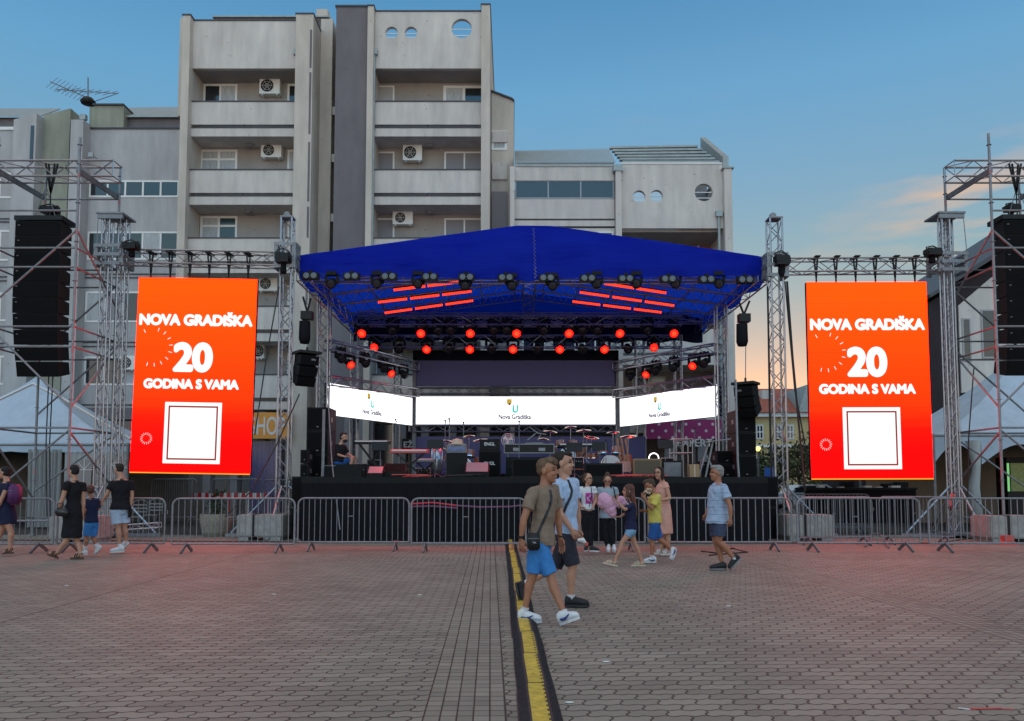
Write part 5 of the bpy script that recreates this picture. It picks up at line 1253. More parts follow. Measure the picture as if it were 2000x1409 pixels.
# ================================================================ TENTS
def tent(px0, px1, yeave, yapex, Y, dpt, label, windows, curtain):
    a = P(px0, yeave, Y); c = P(px1, yeave, Y); x0, x1, ze = a.x, c.x, a.z; za = P(0, yapex, Y+dpt/2).z; xm = (x0+x1)/2; ym = Y+dpt/2
    t = thing('pagoda_tent', label, 'tent', (xm, ym, 0)); m = MB(); n = 10; vs = []
    cor = [(x0,Y),(x1,Y),(x1,Y+dpt),(x0,Y+dpt)]
    ring = []
    for i in range(4):
        p, q = cor[i], cor[(i+1)%4]
        for k in range(8): ring.append((p[0]+(q[0]-p[0])*k/8, p[1]+(q[1]-p[1])*k/8))
    for j in range(n+1):
        s = j/n; f = 1-s; zz = ze + (za-ze)*(s**1.55*.92+s*.08)
        for (x, y) in ring: vs.append((xm+(x-xm)*f if j < n else xm+(x-xm)*.02, ym+(y-ym)*f if j < n else ym+(y-ym)*.02, zz))
    L_ = len(ring); m.add(vs, [(j*L_+i, j*L_+(i+1)%L_, (j+1)*L_+(i+1)%L_, (j+1)*L_+i) for j in range(n) for i in range(L_)])
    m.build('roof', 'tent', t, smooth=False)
    MB().lathe([(.05,0),(.13,.12),(.02,.5)], (xm,ym,za-.06), (0,0,1), 8).build('finial', 'white', t)
    v = MB()
    for i in range(4):
        p, q = cor[i], cor[(i+1)%4]; nn = 24; vv = []
        for k in range(nn+1):
            x = p[0]+(q[0]-p[0])*k/nn; y = p[1]+(q[1]-p[1])*k/nn; vv += [(x,y,ze+.004),(x,y,ze-.26-.04*abs(math.sin(k*.9)))]
        v.add(vv, [(2*k,2*k+2,2*k+3,2*k+1) for k in range(nn)])
    v.build('valance', 'tent', t)
    for (x, y) in cor: 
        MB().tube((x,y,0),(x,y,ze),.05,8).build('pole', 'galv', t)
    for i in range(4):
        p, q = cor[i], cor[(i+1)%4]; MB().tube((p[0],p[1],ze-.05),(q[0],q[1],ze-.05),.035,6).build('eave_rail', 'galv', t)
    return t, x0, x1, ze
M['pane_clear'] = mat('tent window film', (.20,.20,.22), .15)
def side_panel(t, x0, x1, y0, y1, ze, arches=()):
    """fabric wall between two points with arched windows"""
    m = MB(); nn = 40; vs = []
    for k in range(nn+1):
        s = k/nn; w = .02*math.sin(k*1.7); x = x0+(x1-x0)*s; y = y0+(y1-y0)*s
        vs += [(x,y+w,ze-.02),(x,y+w*1.5,.02)]
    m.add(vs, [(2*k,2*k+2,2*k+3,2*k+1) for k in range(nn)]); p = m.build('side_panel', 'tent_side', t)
    for (cx, w, zb, zt) in arches:
        r = w/2; ol = [(-r,zb),(r,zb)]+[(r*math.cos(a), zt-r*1.2+r*1.2*math.sin(a)) for a in [math.pi*i/14 for i in range(15)]]
        put_mesh('window', curve_mesh([ol], 0), 'pane_clear', p, (cx, y0-.06, 0), (1,0,0), (0,0,1))
        b = MB(); b.bb(cx-.012,cx+.012,y0-.075,y0-.063,zb,zt); b.bb(cx-r,cx+r,y0-.0755,y0-.0635,zt-r*1.2-.01,zt-r*1.2+.01); b.bb(cx-r,cx+r,y0-.0755,y0-.0635,zt-r*1.2-.62,zt-r*1.2-.6)
        for an in (45,135): b.bar((cx,y0-.07,zt-r*1.2),(cx+r*math.cos(R(an)),y0-.07,zt-r*1.2+r*1.2*math.sin(R(an))),.01,.02)
        b.build('window_bar', 'white', p)
tt, x0, x1, ze = tent(-300, 250, 866, 738, 24.5, 5.0, 'white pagoda tent under the speaker scaffold near the walking family', 1, 1)
xm_ = P(118,950,24.5).x
side_panel(tt, P(124,950,24.5).x, x1, 24.52, 24.52, ze-.2, [(P(165,950,24.5).x,.55,.9,2.2),(P(192,950,24.5).x,.42,.9,2.2),(P(236,950,24.5).x,.42,.9,2.2)])
m = MB(); vs = []      # gathered curtain
xa, xb = P(52,950,24.5).x, P(118,950,24.5).x
for k in range(61):
    s = k/60; w = .09*math.sin(k*.95)+.04*math.sin(k*2.3); vs += [(xa+(xb-xa)*s, 24.5+w, ze-.2),(xa+(xb-xa)*(.04+.92*s), 24.55+w*1.3, .05)]
m.add(vs, [(2*k,2*k+2,2*k+3,2*k+1) for k in range(60)]); m.build('door_curtain', 'tent_side', tt, smooth=True)
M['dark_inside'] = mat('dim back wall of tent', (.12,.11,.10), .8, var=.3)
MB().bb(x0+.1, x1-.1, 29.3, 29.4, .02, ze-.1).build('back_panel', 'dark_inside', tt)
for a_, b_ in (((-60,775),(70,742)),((70,742),(256,860))):   # pole frame of the taller tent behind
    pass
line_thing([P(-20,790,23.6), P(65,750,24.0), P(130,783,23.6), P(255,858,23.2)], .045, 'tent_frame_arm', 'white slanting frame tube crossing above the white pagoda tent', 'frame tube', 'white')
tt2, x0, x1, ze = tent(1822, 2380, 848, 690, 23.5, 5.0, 'white pagoda tent under the speaker scaffold beside the dark house', 1, 1)
# scalloped opening curtains on the right tent
for i, (xa_, xb_) in enumerate(((1830,1895),(1915,2000))):
    m = MB(); nn = 20; vs = []; 
    for k in range(nn+1):
        s = k/nn; p = P(1822+(2000-1822)*(.01+s*.52) if i == 0 else 1918+s*160, 950, 23.5).x; dz = .62*(1-math.sin(math.pi*min(1,s))); vs += [(p,23.47,ze-.25),(p,23.47,ze-.32-dz)]
    m.add(vs, [(2*k,2*k+2,2*k+3,2*k+1) for k in range(nn)]); m.build('scalloped_valance', 'tent', tt2)
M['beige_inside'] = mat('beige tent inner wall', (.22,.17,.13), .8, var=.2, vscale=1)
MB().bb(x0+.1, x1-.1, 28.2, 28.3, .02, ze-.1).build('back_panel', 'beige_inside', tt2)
m = MB(); c = P(1903,900,23.4); m.path([(c.x,23.4,ze-.2),(c.x+.05,23.4,1.9),(c.x-.05,23.4,1.3),(c.x+.02,23.4,.1)], [.2,.12,.17,.2], 9); m.build('tied_curtain', 'tent_side', tt2, smooth=True)
M['green_lamp'] = mat('lit green strip', (.1,.3,.1), .4, emit=(.35,1,.35), es=.5)
gl = thing('lit_fridge', 'dim drinks fridge with a green lit edge inside the tent by the dark house', 'fridge', (P(1985,950,26).x,26,0))
a = P(1966,905,26); c = P(2010,960,26); MB().bb(a.x, c.x, 26, 26.6, .3, a.z+.2).build('body', 'black', gl)
MB().bb(a.x-.0, a.x+.07, 25.985, 25.997, c.z, a.z).build('light_strip', 'green_lamp', gl)
M['fridge_inside'] = mat('lit fridge shelves', (.1,.12,.05), .4, emit=(.12,.16,.05), es=.35, var=.6, vscale=9)
MB().bb(a.x+.12, c.x, 25.985, 25.997, c.z, a.z).build('shelf', 'fridge_inside', gl)

# ================================================================ CROWD BARRIERS
def barrier_parts(name, label, mt='galv', L_=2.3, nb=20, H=1.1, zb=.18):
    t = thing(name, label, 'crowd barrier', (0,0,0)); m = MB(); r = .14
    pts = [(0,0,zb),(0,0,H-r)]+[(r-r*math.cos(a),0,H-r+r*math.sin(a)) for a in [R(22*k) for k in range(1,4)]]+[(r,0,H),(L_-r,0,H)]+[(L_-r+r*math.sin(a),0,H-r+r*math.cos(a)) for a in [R(22*k) for k in range(1,4)]]+[(L_,0,H-r),(L_,0,zb)]
    m.path(pts, .02, 8); m.tube((0,0,zb),(L_,0,zb),.02,8); m.build('frame', mt, t)
    m = MB()
    for k in range(1, nb): m.tube((L_*k/nb,0,zb),(L_*k/nb,0,H),.0085,6,cap=False)
    m.tube((L_*9/nb,0,.72),(L_*10/nb,0,.72),.01,5); m.build('grille', mt, t)
    for x in (.28, L_-.28):
        f = MB(); f.bar((x,0,zb),(x,-.3,.01),.06,.025,up=(1,0,0)); f.bar((x,0,zb),(x,.3,.01),.06,.025,up=(1,0,0)); f.build('foot', 'galv_dark', t)
    h = MB(); h.path([(L_,0,.85),(L_+.05,0,.85),(L_+.05,0,.78)], .012, 5); h.path([(L_,0,.28),(L_+.05,0,.28),(L_+.05,0,.22)], .012, 5); h.build('hook', mt, t)
    return t
BR = barrier_parts('crowd_barrier', 'x'); CH[BR.name] = [(c, kids(c)) for c in kids(BR)]
front = [(-112,110,15.75,'partly hidden behind the woman in the long black dress'),(115,328,15.9,'behind the man in pale blue shorts'),(338,578,15.7,'in front of the stone planter'),(583,802,16.2,'before the stage skirt, nearest the SHOP sign'),
         (804,1030,15.9,'before the stage skirt beside the brown shirt boy'),(1034,1262,16.1,'behind the girls and the candy floss'),(1266,1548,16.2,'behind the grey haired man'),(1556,1800,16.0,'under the far orange screen'),(1812,2060,15.9,'at the foot of the scaffold by the dark house')]
for i, (a, c, Y, w) in enumerate(front):
    p = P(a, 960, Y); q = P(c, 960, Y); sx = (q.x-p.x)/2.33; lab = 'steel crowd barrier ' + w
    if i == 0: BR.location = (p.x,Y,0); BR.scale = (sx,1,1); BR['label'] = lab; BR['group'] = 'crowd barriers in the front line'
    else: dup(BR, (p.x,Y,0), R([0,-1,1.5,.5,-1,.8,0,1,-1.2][i]), lab, (sx,1,1))
# second, darker line behind
B2 = barrier_parts('crowd_barrier', 'x', 'galv_dark'); CH[B2.name] = [(c, kids(c)) for c in kids(B2)]
rear = [(296,386,27,1.45,0,'dark crowd barrier behind the orange screen, nearest the white tent'),(413,513,27,1.45,0,'dark crowd barrier behind the stone planter'),(514,600,26.5,1.42,0,'dark crowd barrier behind the tower by the SHOP sign'),
        (1560,1712,17.6,1.0,R(6),'rear crowd barrier glinting red under the far orange screen'),(1716,1862,18.0,1.0,0,'rear crowd barrier beside the twin tower by the dark house'),(1540,1700,22.0,1.02,0,'dark crowd barrier farther back behind the sunset gap tower')]
for i, (a, c, Y, k, rz, lab) in enumerate(rear):
    p = P(a, 960, Y); q = P(c, 960, Y); sx = (q.x-p.x)/2.33
    if i == 0: B2.location = (p.x,Y,0); B2.scale = (sx,1,k); B2['label'] = lab; B2['group'] = 'dark crowd barriers behind the line'
    else: dup(B2, (p.x,Y,0), rz, lab, (sx,1,k))
# arched barrier feet lying behind
line_thing([G(1690,1070)+Vector((0,0,.02)), G(1700,1055)+Vector((0,0,.12)), G(1713,1053)+Vector((0,0,.15)), G(1727,1058)+Vector((0,0,.11)), G(1736,1072)+Vector((0,0,.02))], .022, 'arched_barrier_foot', 'bent arch shaped barrier foot under the far orange screen', 'barrier foot', 'galv_dark')

# planter, table of gear, misc
M['stone'] = mat('rough exposed aggregate stone', (.30,.27,.21), .95, var=.35, vscale=14, bump=.9, bscale=30)
pl = thing('stone_planter', 'round rough stone planter with a leafy plant behind the barrier', 'planter', (P(424,950,21).x,21,0)); c = root_of(pl)
MB().lathe([(.30,0),(.36,.1),(.42,.4),(.42,.60),(.37,.60),(.35,.5),(0,.48)], c, (0,0,1), 18).build('bowl', 'stone', pl)
m = MB(); rnd = random.Random(3)
for k in range(170):
    a = rnd.random()*6.28; r = rnd.random()*.3; p = c+Vector((math.cos(a)*r, math.sin(a)*r, .5+rnd.random()*.75)); d = Vector((rnd.gauss(0,1),rnd.gauss(0,1),rnd.gauss(0,.6))).normalized()*.07; e = d.cross(Vector((0,.3,1))).normalized()*.03
    m.add([p-d,p+e,p+d,p-e],[(0,1,2,3)])
for k in range(6): a = k*1.05; m.tube(c+Vector((0,0,.45)), c+Vector((math.cos(a)*.2,math.sin(a)*.2,1.05)), .01, 5)
m.build('plant', leafm, pl)
def simple_chair_pile(px, Y, label):
    t = thing('metal_chair', label, 'chair', (P(px,950,Y).x,Y,0)); c = root_of(t); m = MB()
    for sx in (-.2,.2):
        m.path([c+Vector((sx,-.2,0)), c+Vector((sx,-.2,.45)), c+Vector((sx,.2,.45)), c+Vector((sx,.24,.9))], .012, 5); m.path([c+Vector((sx,.2,0)), c+Vector((sx,.2,.45))], .012, 5)
    m.path([c+Vector((-.2,.24,.9)), c+Vector((0,.26,.95)), c+Vector((.2,.24,.9))], .012, 5); m.build('frame', 'galv', t)
    MB().box(c+Vector((0,0,.46)),(.42,.42,.025)).build('seat','galv',t)
    m = MB(); 
    for z in (.6,.7,.8): m.bar(c+Vector((-.2,.22,z)), c+Vector((.2,.22,z)), .01,.04)
    m.build('backrest','galv',t)
simple_chair_pile(268, 22.5, 'metal cafe chair behind the man in pale blue shorts')
simple_chair_pile(300, 24.0, 'metal cafe chair under the corner of the big orange screen')
fr = thing('truss_ladder_base', 'pale truss piece lying on the ground behind the barrier near the man', 'truss', G(275,1015)); c = root_of(fr)
m = MB(); truss(m, P(250,1030,19.5), P(312,1026,19.5), .2, .12, .02, .01); m.build('chord', 'alu', fr)
# gear table under right screen
gt = thing('gear_table', 'long dark table with papers under the far orange screen', 'table', (P(1680,950,22).x,22,0)); z_ = P(1680,953,22).z; a = P(1572,950,22).x; c = P(1792,950,22).x
MB().bb(a,c,22,22.8,z_-.06,z_).build('table_top','black_box',gt)
for xx in (a+.1,(a+c)/2,c-.1): MB().bb(xx-.03,xx+.03,22.1,22.16,0,z_-.061).build('leg','galv_dark',gt)
MB().bb(a+.02,c-.02,22.05,22.08,.3,z_-.061).build('modesty_panel','black_cloth',gt)
for i, (p, w_, nm) in enumerate(((1603,.18,'nearest the sunset gap tower'),(1642,.14,'second from the sunset gap tower'),(1694,.2,'in the middle'),(1716,.16,'tilted'),(1748,.26,'farthest towards the twin tower'))):
    x = P(p,950,22.1).x; m = MB(); m.bb(x-w_/2,x+w_/2,22.03,22.22,z_+.004,z_+.03 if i%2 else z_+.06); tag(m.build('paper_stack','white'), f'white paper stack on the gear table, {nm}', 'paper')
for i, (p, h_) in enumerate(((1655,.17),(1735,.12),(1760,.16))):
    x = P(p,950,22.4).x; m = MB(); m.bb(x-.16,x+.16,22.3,22.55,z_+.004,z_+h_); m.box((x,22.29,z_+h_*.5),(.2,.01,h_*.4)); tag(m.build('control_box','black_box'), f'black control box on the gear table, {["nearest the sunset","in the middle","nearest the twin tower"][i]}', 'control box')
# red hose leaning at the outer tower, distribution box on ground
M['red_plastic'] = mat('pink red plastic', (.55,.08,.07), .5)
line_thing([G(1848,1030)+Vector((0,0,.05)), P(1857,985,19.7), P(1862,965,19.7)], .05, 'red_post', 'pinkish red post leaning on the twin tower by the dark house', 'post', 'red_plastic')
ds = thing('cable_reel_plug', 'red power plug box lying on the paving with a black cable', 'power box', G(1968,1064)); c = root_of(ds)
MB().lathe([(.24,0),(.22,.03),(.13,.08),(.0,.09)], c, (0,0,1), 16).build('base','red_plastic',ds); MB().box(c+Vector((0,0,.15)),(.22,.16,.12)).build('socket','red_plastic',ds)
line_thing([G(1560,1062)+Vector((0,0,.012)), G(1750,1063)+Vector((0,0,.012)), G(1830,1062)+Vector((0,0,.012)), G(1900,1052)+Vector((0,0,.012)), G(1940,1046)+Vector((0,0,.04)), G(1960,1060)+Vector((0,0,.1))], .014, 'ground_cable', 'black power cable curling across the red lit paving by the dark house', 'cable')
line_thing([G(-20,1056)+Vector((0,0,.012)), G(150,1057)+Vector((0,0,.012)), G(430,1059)+Vector((0,0,.012)), G(760,1061)+Vector((0,0,.012)), G(985,1060)+Vector((0,0,.012))], .016, 'ground_cable', 'long straight black cable on the paving from the white tent to the stage', 'cable')
line_thing([G(1020,1061)+Vector((0,0,.012)), G(1300,1062)+Vector((0,0,.012)), G(1560,1062)+Vector((0,0,.012))], .016, 'ground_cable', 'long black cable on the paving behind the people before the stage', 'cable')
line_thing([G(1370,1078)+Vector((0,0,.012)), G(1400,1082)+Vector((0,0,.012)), G(1430,1072)+Vector((0,0,.012)), G(1460,1080)+Vector((0,0,.012)), G(1385,1086)+Vector((0,0,.012))], .016, 'ground_cable', 'loose cable loop on the paving behind the grey haired man', 'cable')
line_thing([G(766,1050)+Vector((0,0,.02)), G(775,1056)+Vector((0,0,.06)), G(786,1057)+Vector((0,0,.02)), G(772,1060)+Vector((0,0,.02)), G(766,1052)+Vector((0,0,.02))], .03, 'cable_loop', 'small red cable loop on the paving at a barrier foot', 'cable', 'red_plastic')
line_thing([G(1872,1385)+Vector((0,0,.006)), G(1895,1388)+Vector((0,0,.006))], .004, 'drinking_straw', 'white end of the thin straw lying on the near paving', 'straw', 'white')
m = MB(); m.path([G(1893,1387)+Vector((0,0,.008)), G(1920,1387)+Vector((0,0,.008)), G(1955,1386)+Vector((0,0,.008))], .006, 5); m.path([G(1955,1386)+Vector((0,0,.005)), G(1981,1388)+Vector((0,0,.005))], .004, 5); tag(m.build('drinking_straw','red_plastic'), 'red straw on the near paving, the longer coloured piece', 'straw')
for i, (x, y, w) in enumerate(((1184,1294,'on the open paving far from people'),(535,1162,'on the paving below the big orange screen'),(820,1163,'beside the straight paver strip'),(1423,1185,'in the empty middle of the paving'),(130,1145,'nearest the woman in black'),(1112,1374,'beside the yellow cable cover'))):
    p = G(x, y); m = MB(); m.ell(p+Vector((0,0,.006)),(.03,0,0),(0,.012,0),(0,0,.006),8,4); tag(m.build('litter_scrap','white'), f'tiny pale scrap of litter {w}', 'litter')

# ================================================================ CABLE RAMP
crp = thing('cable_ramp', 'yellow topped rubber cable cover snaking towards the camera', 'cable ramp', G(1030,1300)); crp.location.z = 0; BASE[crp.name].z = 0
ctr = [(1062,1440),(1057,1409),(1045,1340),(1037,1300),(1031,1260),(1022,1214),(1017,1180),(1011,1140),(1006,1110),(1001,1085),(998,1068),(996,1056),(994,1046)]
pts = [G(*c) for c in ctr]
def resample(pts, step):
    out = [pts[0]]; acc = 0
    for a, b in zip(pts, pts[1:]):
        l = (b-a).length; s = step-acc
        while s <= l: out.append(a.lerp(b, s/l)); s += step
        acc = (acc+l) % step
    return out
cl = resample(pts, .9)
def cat(pts, n=5):
    out = []
    for i in range(len(pts)-1):
        p0, p1, p2, p3 = pts[max(i-1,0)], pts[i], pts[i+1], pts[min(i+2,len(pts)-1)]
        for k in range(n):
            t = k/n; out.append(.5*((2*p1)+(p2-p0)*t+(2*p0-5*p1+4*p2-p3)*t*t+(3*p1-p0-3*p2+p3)*t**3))
    return out+[pts[-1]]
fine_ = resample(cat(pts, 12), .045)
def sect(off0, off1, z0, z1):
    vs = []
    for i, p in enumerate(fine_):
        d = (fine_[min(i+1,len(fine_)-1)]-fine_[max(i-1,0)]).normalized(); s = Vector((d.y,-d.x,0)); p = p+s*.005*(((i//20)%3)-1); vs += [p+s*off0+Vector((0,0,z0)), p+s*off1+Vector((0,0,z1))]
    return vs
def strip(vs, name, mt):
    m = MB(); m.add(vs, [(2*i,2*i+1,2*i+3,2*i+2) for i in range(len(vs)//2-1)]); return m.build(name, mt, crp)
strip(sect(-.052,.052,.062,.062),'yellow_lid','yellow_lid')
for s in (-1,1):
    strip(sect(s*.052,s*.064,.062,.056),'ramp_edge','rubber_ramp'); strip(sect(s*.064,s*.128,.056,.004),'ramp_side','rubber_ramp')
m = MB()      # teeth down one side of the lid and tread ribs
for i, p in enumerate(fine_[:-1]):
    d = (fine_[i+1]-p).normalized(); s = Vector((d.y,-d.x,0))
    if i % 2 == 0: m.add([p+s*.036+Vector((0,0,.0645)), p+s*.053+Vector((0,0,.0645)), p+s*.053+d*.03+Vector((0,0,.0645)), p+s*.036+d*.03+Vector((0,0,.0645))], [(0,1,2,3)])
    for sg_ in (-1,1):
        for o_ in (.0,.5):
            q = p+d*.045*o_; m.bar(q+s*sg_*.07+Vector((0,0,.054)), q+s*sg_*.122+d*.012+Vector((0,0,.012)), .009,.008)
m.build('tread_ribs', 'rubber_ramp', crp)
m = MB()
for k in range(0, len(fine_)-2, 20):
    p = fine_[k]; d = (fine_[k+1]-p).normalized(); s = Vector((d.y,-d.x,0)); m.bar(p-s*.052+Vector((0,0,.0635)), p+s*.052+Vector((0,0,.0635)), .006,.003)
m.build('lid_joint', 'rubber_ramp', crp)

# ================================================================ BACKLINE ON STAGE
def box_on(px0, px1, ptop, Y, dpt, name, label, cat_, mt='black_box', z0=None, grille=True, badge=None, lid=None, wedge=False, mt2=None):
    a = P(px0, ptop, Y); c = P(px1, ptop, Y); zb = ZD if z0 is None else z0; t = thing(name, label, cat_, ((a.x+c.x)/2, Y, zb)); m = MB(); z1 = a.z
    if wedge: m.prism([(a.x,Y,zb),(a.x,Y+dpt,zb),(a.x,Y+dpt,z1),(a.x,Y+dpt*.55,z1),(a.x,Y,zb+(z1-zb)*.35)], (c.x-a.x,0,0))
    else: m.bb(a.x, c.x, Y, Y+dpt, zb+.004, z1)
    b = m.build('cabinet', mt, t)
    if grille:
        m = MB()
        if wedge: m.add([(a.x+.03,Y+dpt*.02,zb+(z1-zb)*.37+.006),(c.x-.03,Y+dpt*.02,zb+(z1-zb)*.37+.006),(c.x-.03,Y+dpt*.53,z1+.0),(a.x+.03,Y+dpt*.53,z1+.0)],[(0,1,2,3)])
        else: m.bb(a.x+.04, c.x-.04, Y-.012, Y-.003, zb+.05, z1-.05)
        m.build('grille', mt2 or 'grille', b)
    if badge: put_mesh('badge_letters', text_mesh(badge, .085, .015), 'white', b, ((a.x+c.x)/2, Y-.016, (zb+z1)/2+.02), (1,0,0), (0,0,1))
    if lid:
        MB().bb(a.x, c.x, Y+.0, Y+dpt, z1+.003, z1+.02).build('lid', lid, t)
    hm = MB()
    for xx in (a.x-.003, c.x+.003): hm.box((xx, Y+dpt*.5, zb+(z1-zb)*.6),(.006,.14,.05))
    hm.build('handle', 'galv_dark', b)
    return t, a.x, c.x, z1
box_on(747,792,905,19.8,.5,'monitor_wedge','black monitor wedge before the keyboards, dark front','stage monitor',wedge=True)
M['pink_lit_grille'] = mat('silver monitor grille', (.35,.28,.30), .4, .5)  # pink stage light is mixed into the silver base colour
box_on(716,748,911,19.6,.45,'monitor_wedge','grey monitor wedge beside the seated man','stage monitor',wedge=True,mt2='pink_lit_grille')
box_on(908,955,903,19.7,.6,'monitor_wedge','silver ramped monitor wedge next to the guitar amplifier','stage monitor',wedge=True,mt2='pink_lit_grille')
box_on(1142,1216,905,19.8,.6,'monitor_wedge','wide black monitor with red edge behind the girls','stage monitor')
box_on(1000,1062,895,19.9,.6,'bass_cabinet','low wide black cabinet behind the brown shirt boy','speaker cabinet')
box_on(655,706,907,19.6,.5,'flight_case','low black case in front of the seated man','case',grille=False)
t_, xa, xb, z1 = box_on(935,978,880,20.6,.4,'guitar_cabinet','black guitar cabinet with ENGL badge in the middle of the stage','guitar amplifier',badge='ENGL')
t_, xa, xb, z2 = box_on(937,976,858,20.65,.3,'guitar_amplifier','black amplifier head with ENGL badge on the guitar cabinet','guitar amplifier',z0=z1+.003,grille=False,badge='ENGL')
t_, xa, xb, z1 = box_on(872,911,885,20.4,.5,'mixer_case','black box under the blue mixer rack','case',grille=False)
M['mixer_blue'] = mat('blue metallic rack panel', (.10,.14,.30), .3, .6, var=.6, vscale=18)
t_, xa, xb, z2 = box_on(873,911,869,20.42,.45,'mixer_rack','open rack with blue panel and silver handles near the guitar amplifier','equipment rack',z0=z1+.003,mt='galv_dark',mt2='mixer_blue')
ft = thing('fruit_bowl_hat', 'cream hat lying on the mixer rack', 'hat', ((xa+xb)/2,20.6,z2)); M['cream'] = mat('cream cloth', (.55,.42,.32), .8)
MB().lathe([(.24,.005),(.24,.03),(.15,.04),(.13,.15),(.0,.18)], ((xa+xb)/2,20.6,z2+.0), (0,0,1), 16).build('crown','cream',ft)
# long flight case on legs
t_, xa, xb, z1 = box_on(988,1078,893,20.9,.6,'road_case','long black road case lying on the stage behind the brown shirt boy','case',grille=False)
fc = thing('flight_case', 'long silver edged flight case raised above the road case', 'case', ((xa+xb)/2,20.9,z1)); a = P(985,868,20.9); c = P(1082,885,20.9)
MB().bb(a.x,c.x,20.9,21.4,c.z,a.z).build('body','black',fc)
m = MB()
for z_ in (c.z,a.z): m.bb(a.x-.01,c.x+.01,20.885,20.897,z_-.012,z_+.012)
for x_ in (a.x,c.x): m.bb(x_-.012,x_+.012,20.883,20.898,c.z+.013,a.z-.013)
for x_ in (a.x+.33,c.x-.33): m.bb(x_-.09,x_+.09,20.88,20.896,c.z+.05,c.z+.14)
m.build('metal_edging','galv',fc)
for x_ in (a.x+.1,c.x-.1): MB().bb(x_-.02,x_+.02,21.0,21.04,z1,c.z-.001).build('leg','galv_dark',fc)
# keyboards
def keyboard(px0, px1, py, Y, label, mt, tilt=0):
    a = P(px0, py, Y); c = P(px1, py, Y); xm = (a.x+c.x)/2; t = thing('keyboard', label, 'keyboard', (xm,Y,ZD)); z = a.z
    m = MB(); m.prism([(a.x,Y,z-.07),(a.x,Y+.35,z-.07),(a.x,Y+.35,z+.05),(a.x,Y+.1,z+.01),(a.x,Y,z)],(c.x-a.x,0,0)); m.build('body',mt,t)
    m = MB(); n = 28
    for k in range(n): x = a.x+.05+(c.x-a.x-.1)*k/n; m.bb(x,x+(c.x-a.x-.1)/n-.004,Y-.01,Y+.1,z-.02,z+.012)
    m.build('key','white',t)
    m = MB(); w_ = (c.x-a.x)*.36
    for dy in (.05,.3):
        m.bar((xm-w_,Y+dy,ZD+.02),(xm+w_,Y+dy,z-.08),.03,.03); m.bar((xm+w_,Y+dy+.035,ZD+.02),(xm-w_,Y+dy+.035,z-.08),.03,.03)
    m.bar((xm-w_,Y,ZD+.018),(xm-w_,Y+.4,ZD+.018),.03,.03); m.bar((xm+w_,Y,ZD+.018),(xm+w_,Y+.4,ZD+.018),.03,.03); m.build('stand','black',t)
keyboard(762,836,880,20.6,'red and white keyboard on a crossed stand','red_plastic')
keyboard(690,760,862,21.4,'dark keyboard on a stand beside the seated man','black')
keyboard(808,850,898,21.6,'small lower keyboard behind the red one','galv_dark')
keyboard(1090,1165,868,22.0,'dark stage piano with red front line behind the blue shirt boy','black')
# conga
cg = thing('conga_drum', 'shiny striped conga drum beside the red keyboard', 'drum', (P(853,950,22).x,22,ZD)); c = root_of(cg); zt = P(853,876,22).z
M['conga'] = mat('striped metallic shell', (.35,.40,.48), .25, .7, var=.5, vscale=7, stretch=(12,12,.2))
MB().lathe([(.13,.08),(.17,.3),(.18,.5),(.15,zt-ZD)], c, (0,0,1), 18).build('shell','conga',cg,smooth=True); MB().lathe([(.155,zt-ZD),(.155,zt-ZD+.03),(.0,zt-ZD+.035)], c, (0,0,1), 18).build('drumhead','white',cg)
# drum kits
M['drum_shell'] = mat('red brown drum shell', (.35,.10,.06), .25, coat=.5)
M['cymbal'] = mat('cymbal bronze', (.65,.42,.22), .25, 1)
def drumkit(px, Y, label, lift=.0, k=1.0):
    x = P(px,950,Y).x; t = thing('drum_kit', label, 'drum kit', (x,Y,ZD)); b = Vector((x,Y,ZD+lift))
    if lift: MB().bb(x-1.0,x+1.0,Y-.7,Y+1.3,ZD+.004,ZD+lift).build('riser','black_cloth',t)
    def drum(c, r, h, ax, nm='drum'):
        d = MB().lathe([(r,0),(r,h)], b+Vector(c), ax, 20).build(nm,'drum_shell',t,smooth=False)
        MB().lathe([(r+.012,-.01),(r+.012,.02),(r*.98,.022)], b+Vector(c), ax, 20).build('hoop','chrome',d)
        MB().lathe([(r*.97,h-.002),(r*.97,h+.004),(0,h+.005)], b+Vector(c), ax, 20).build('drumhead','white',d)
    drum((0,.0,.3),.27,.35,(0,-1,0),'bass_drum'); drum((-.22,.05,.62),.15,.2,(-.1,.2,1)); drum((.2,.05,.62),.15,.2,(.1,.2,1)); drum((.5,.35,.25),.2,.35,(0,0,1)); drum((-.5,.3,.5),.17,.14,(0,0,1))
    for cx, cy, cz, r in ((-.55,.0,1.12,.23),(.55,.0,1.15,.25),(-.75,.35,.9,.18),(.15,.4,1.3,.2)):
        MB().lathe([(.02,.03),(.06,.02),(r,-.012),(r,-.015),(.05,.0)], b+Vector((cx,cy,cz)), (.1*(1 if cx<0 else -1),-.25,1), 22).build('cymbal','cymbal',t,smooth=True)
        m = MB(); q = b+Vector((cx,cy,cz)); f = b+Vector((cx,cy+.1,0)); m.tube(f,q,.012,6)
        for a in (0,2.1,4.2): m.tube(f+Vector((0,0,.3)), f+Vector((math.cos(a)*.25,math.sin(a)*.25,0)), .009, 5)
        m.build('cymbal_stand','chrome',t)
drumkit(1108, 25.2, 'drum kit on a black riser in the middle of the back panel', .45)
drumkit(1192, 23.0, 'drum kit with bronze cymbals beside the guitar stand', .12)
drumkit(905, 24.5, 'drum kit half hidden behind the guitar amplifier', .1)
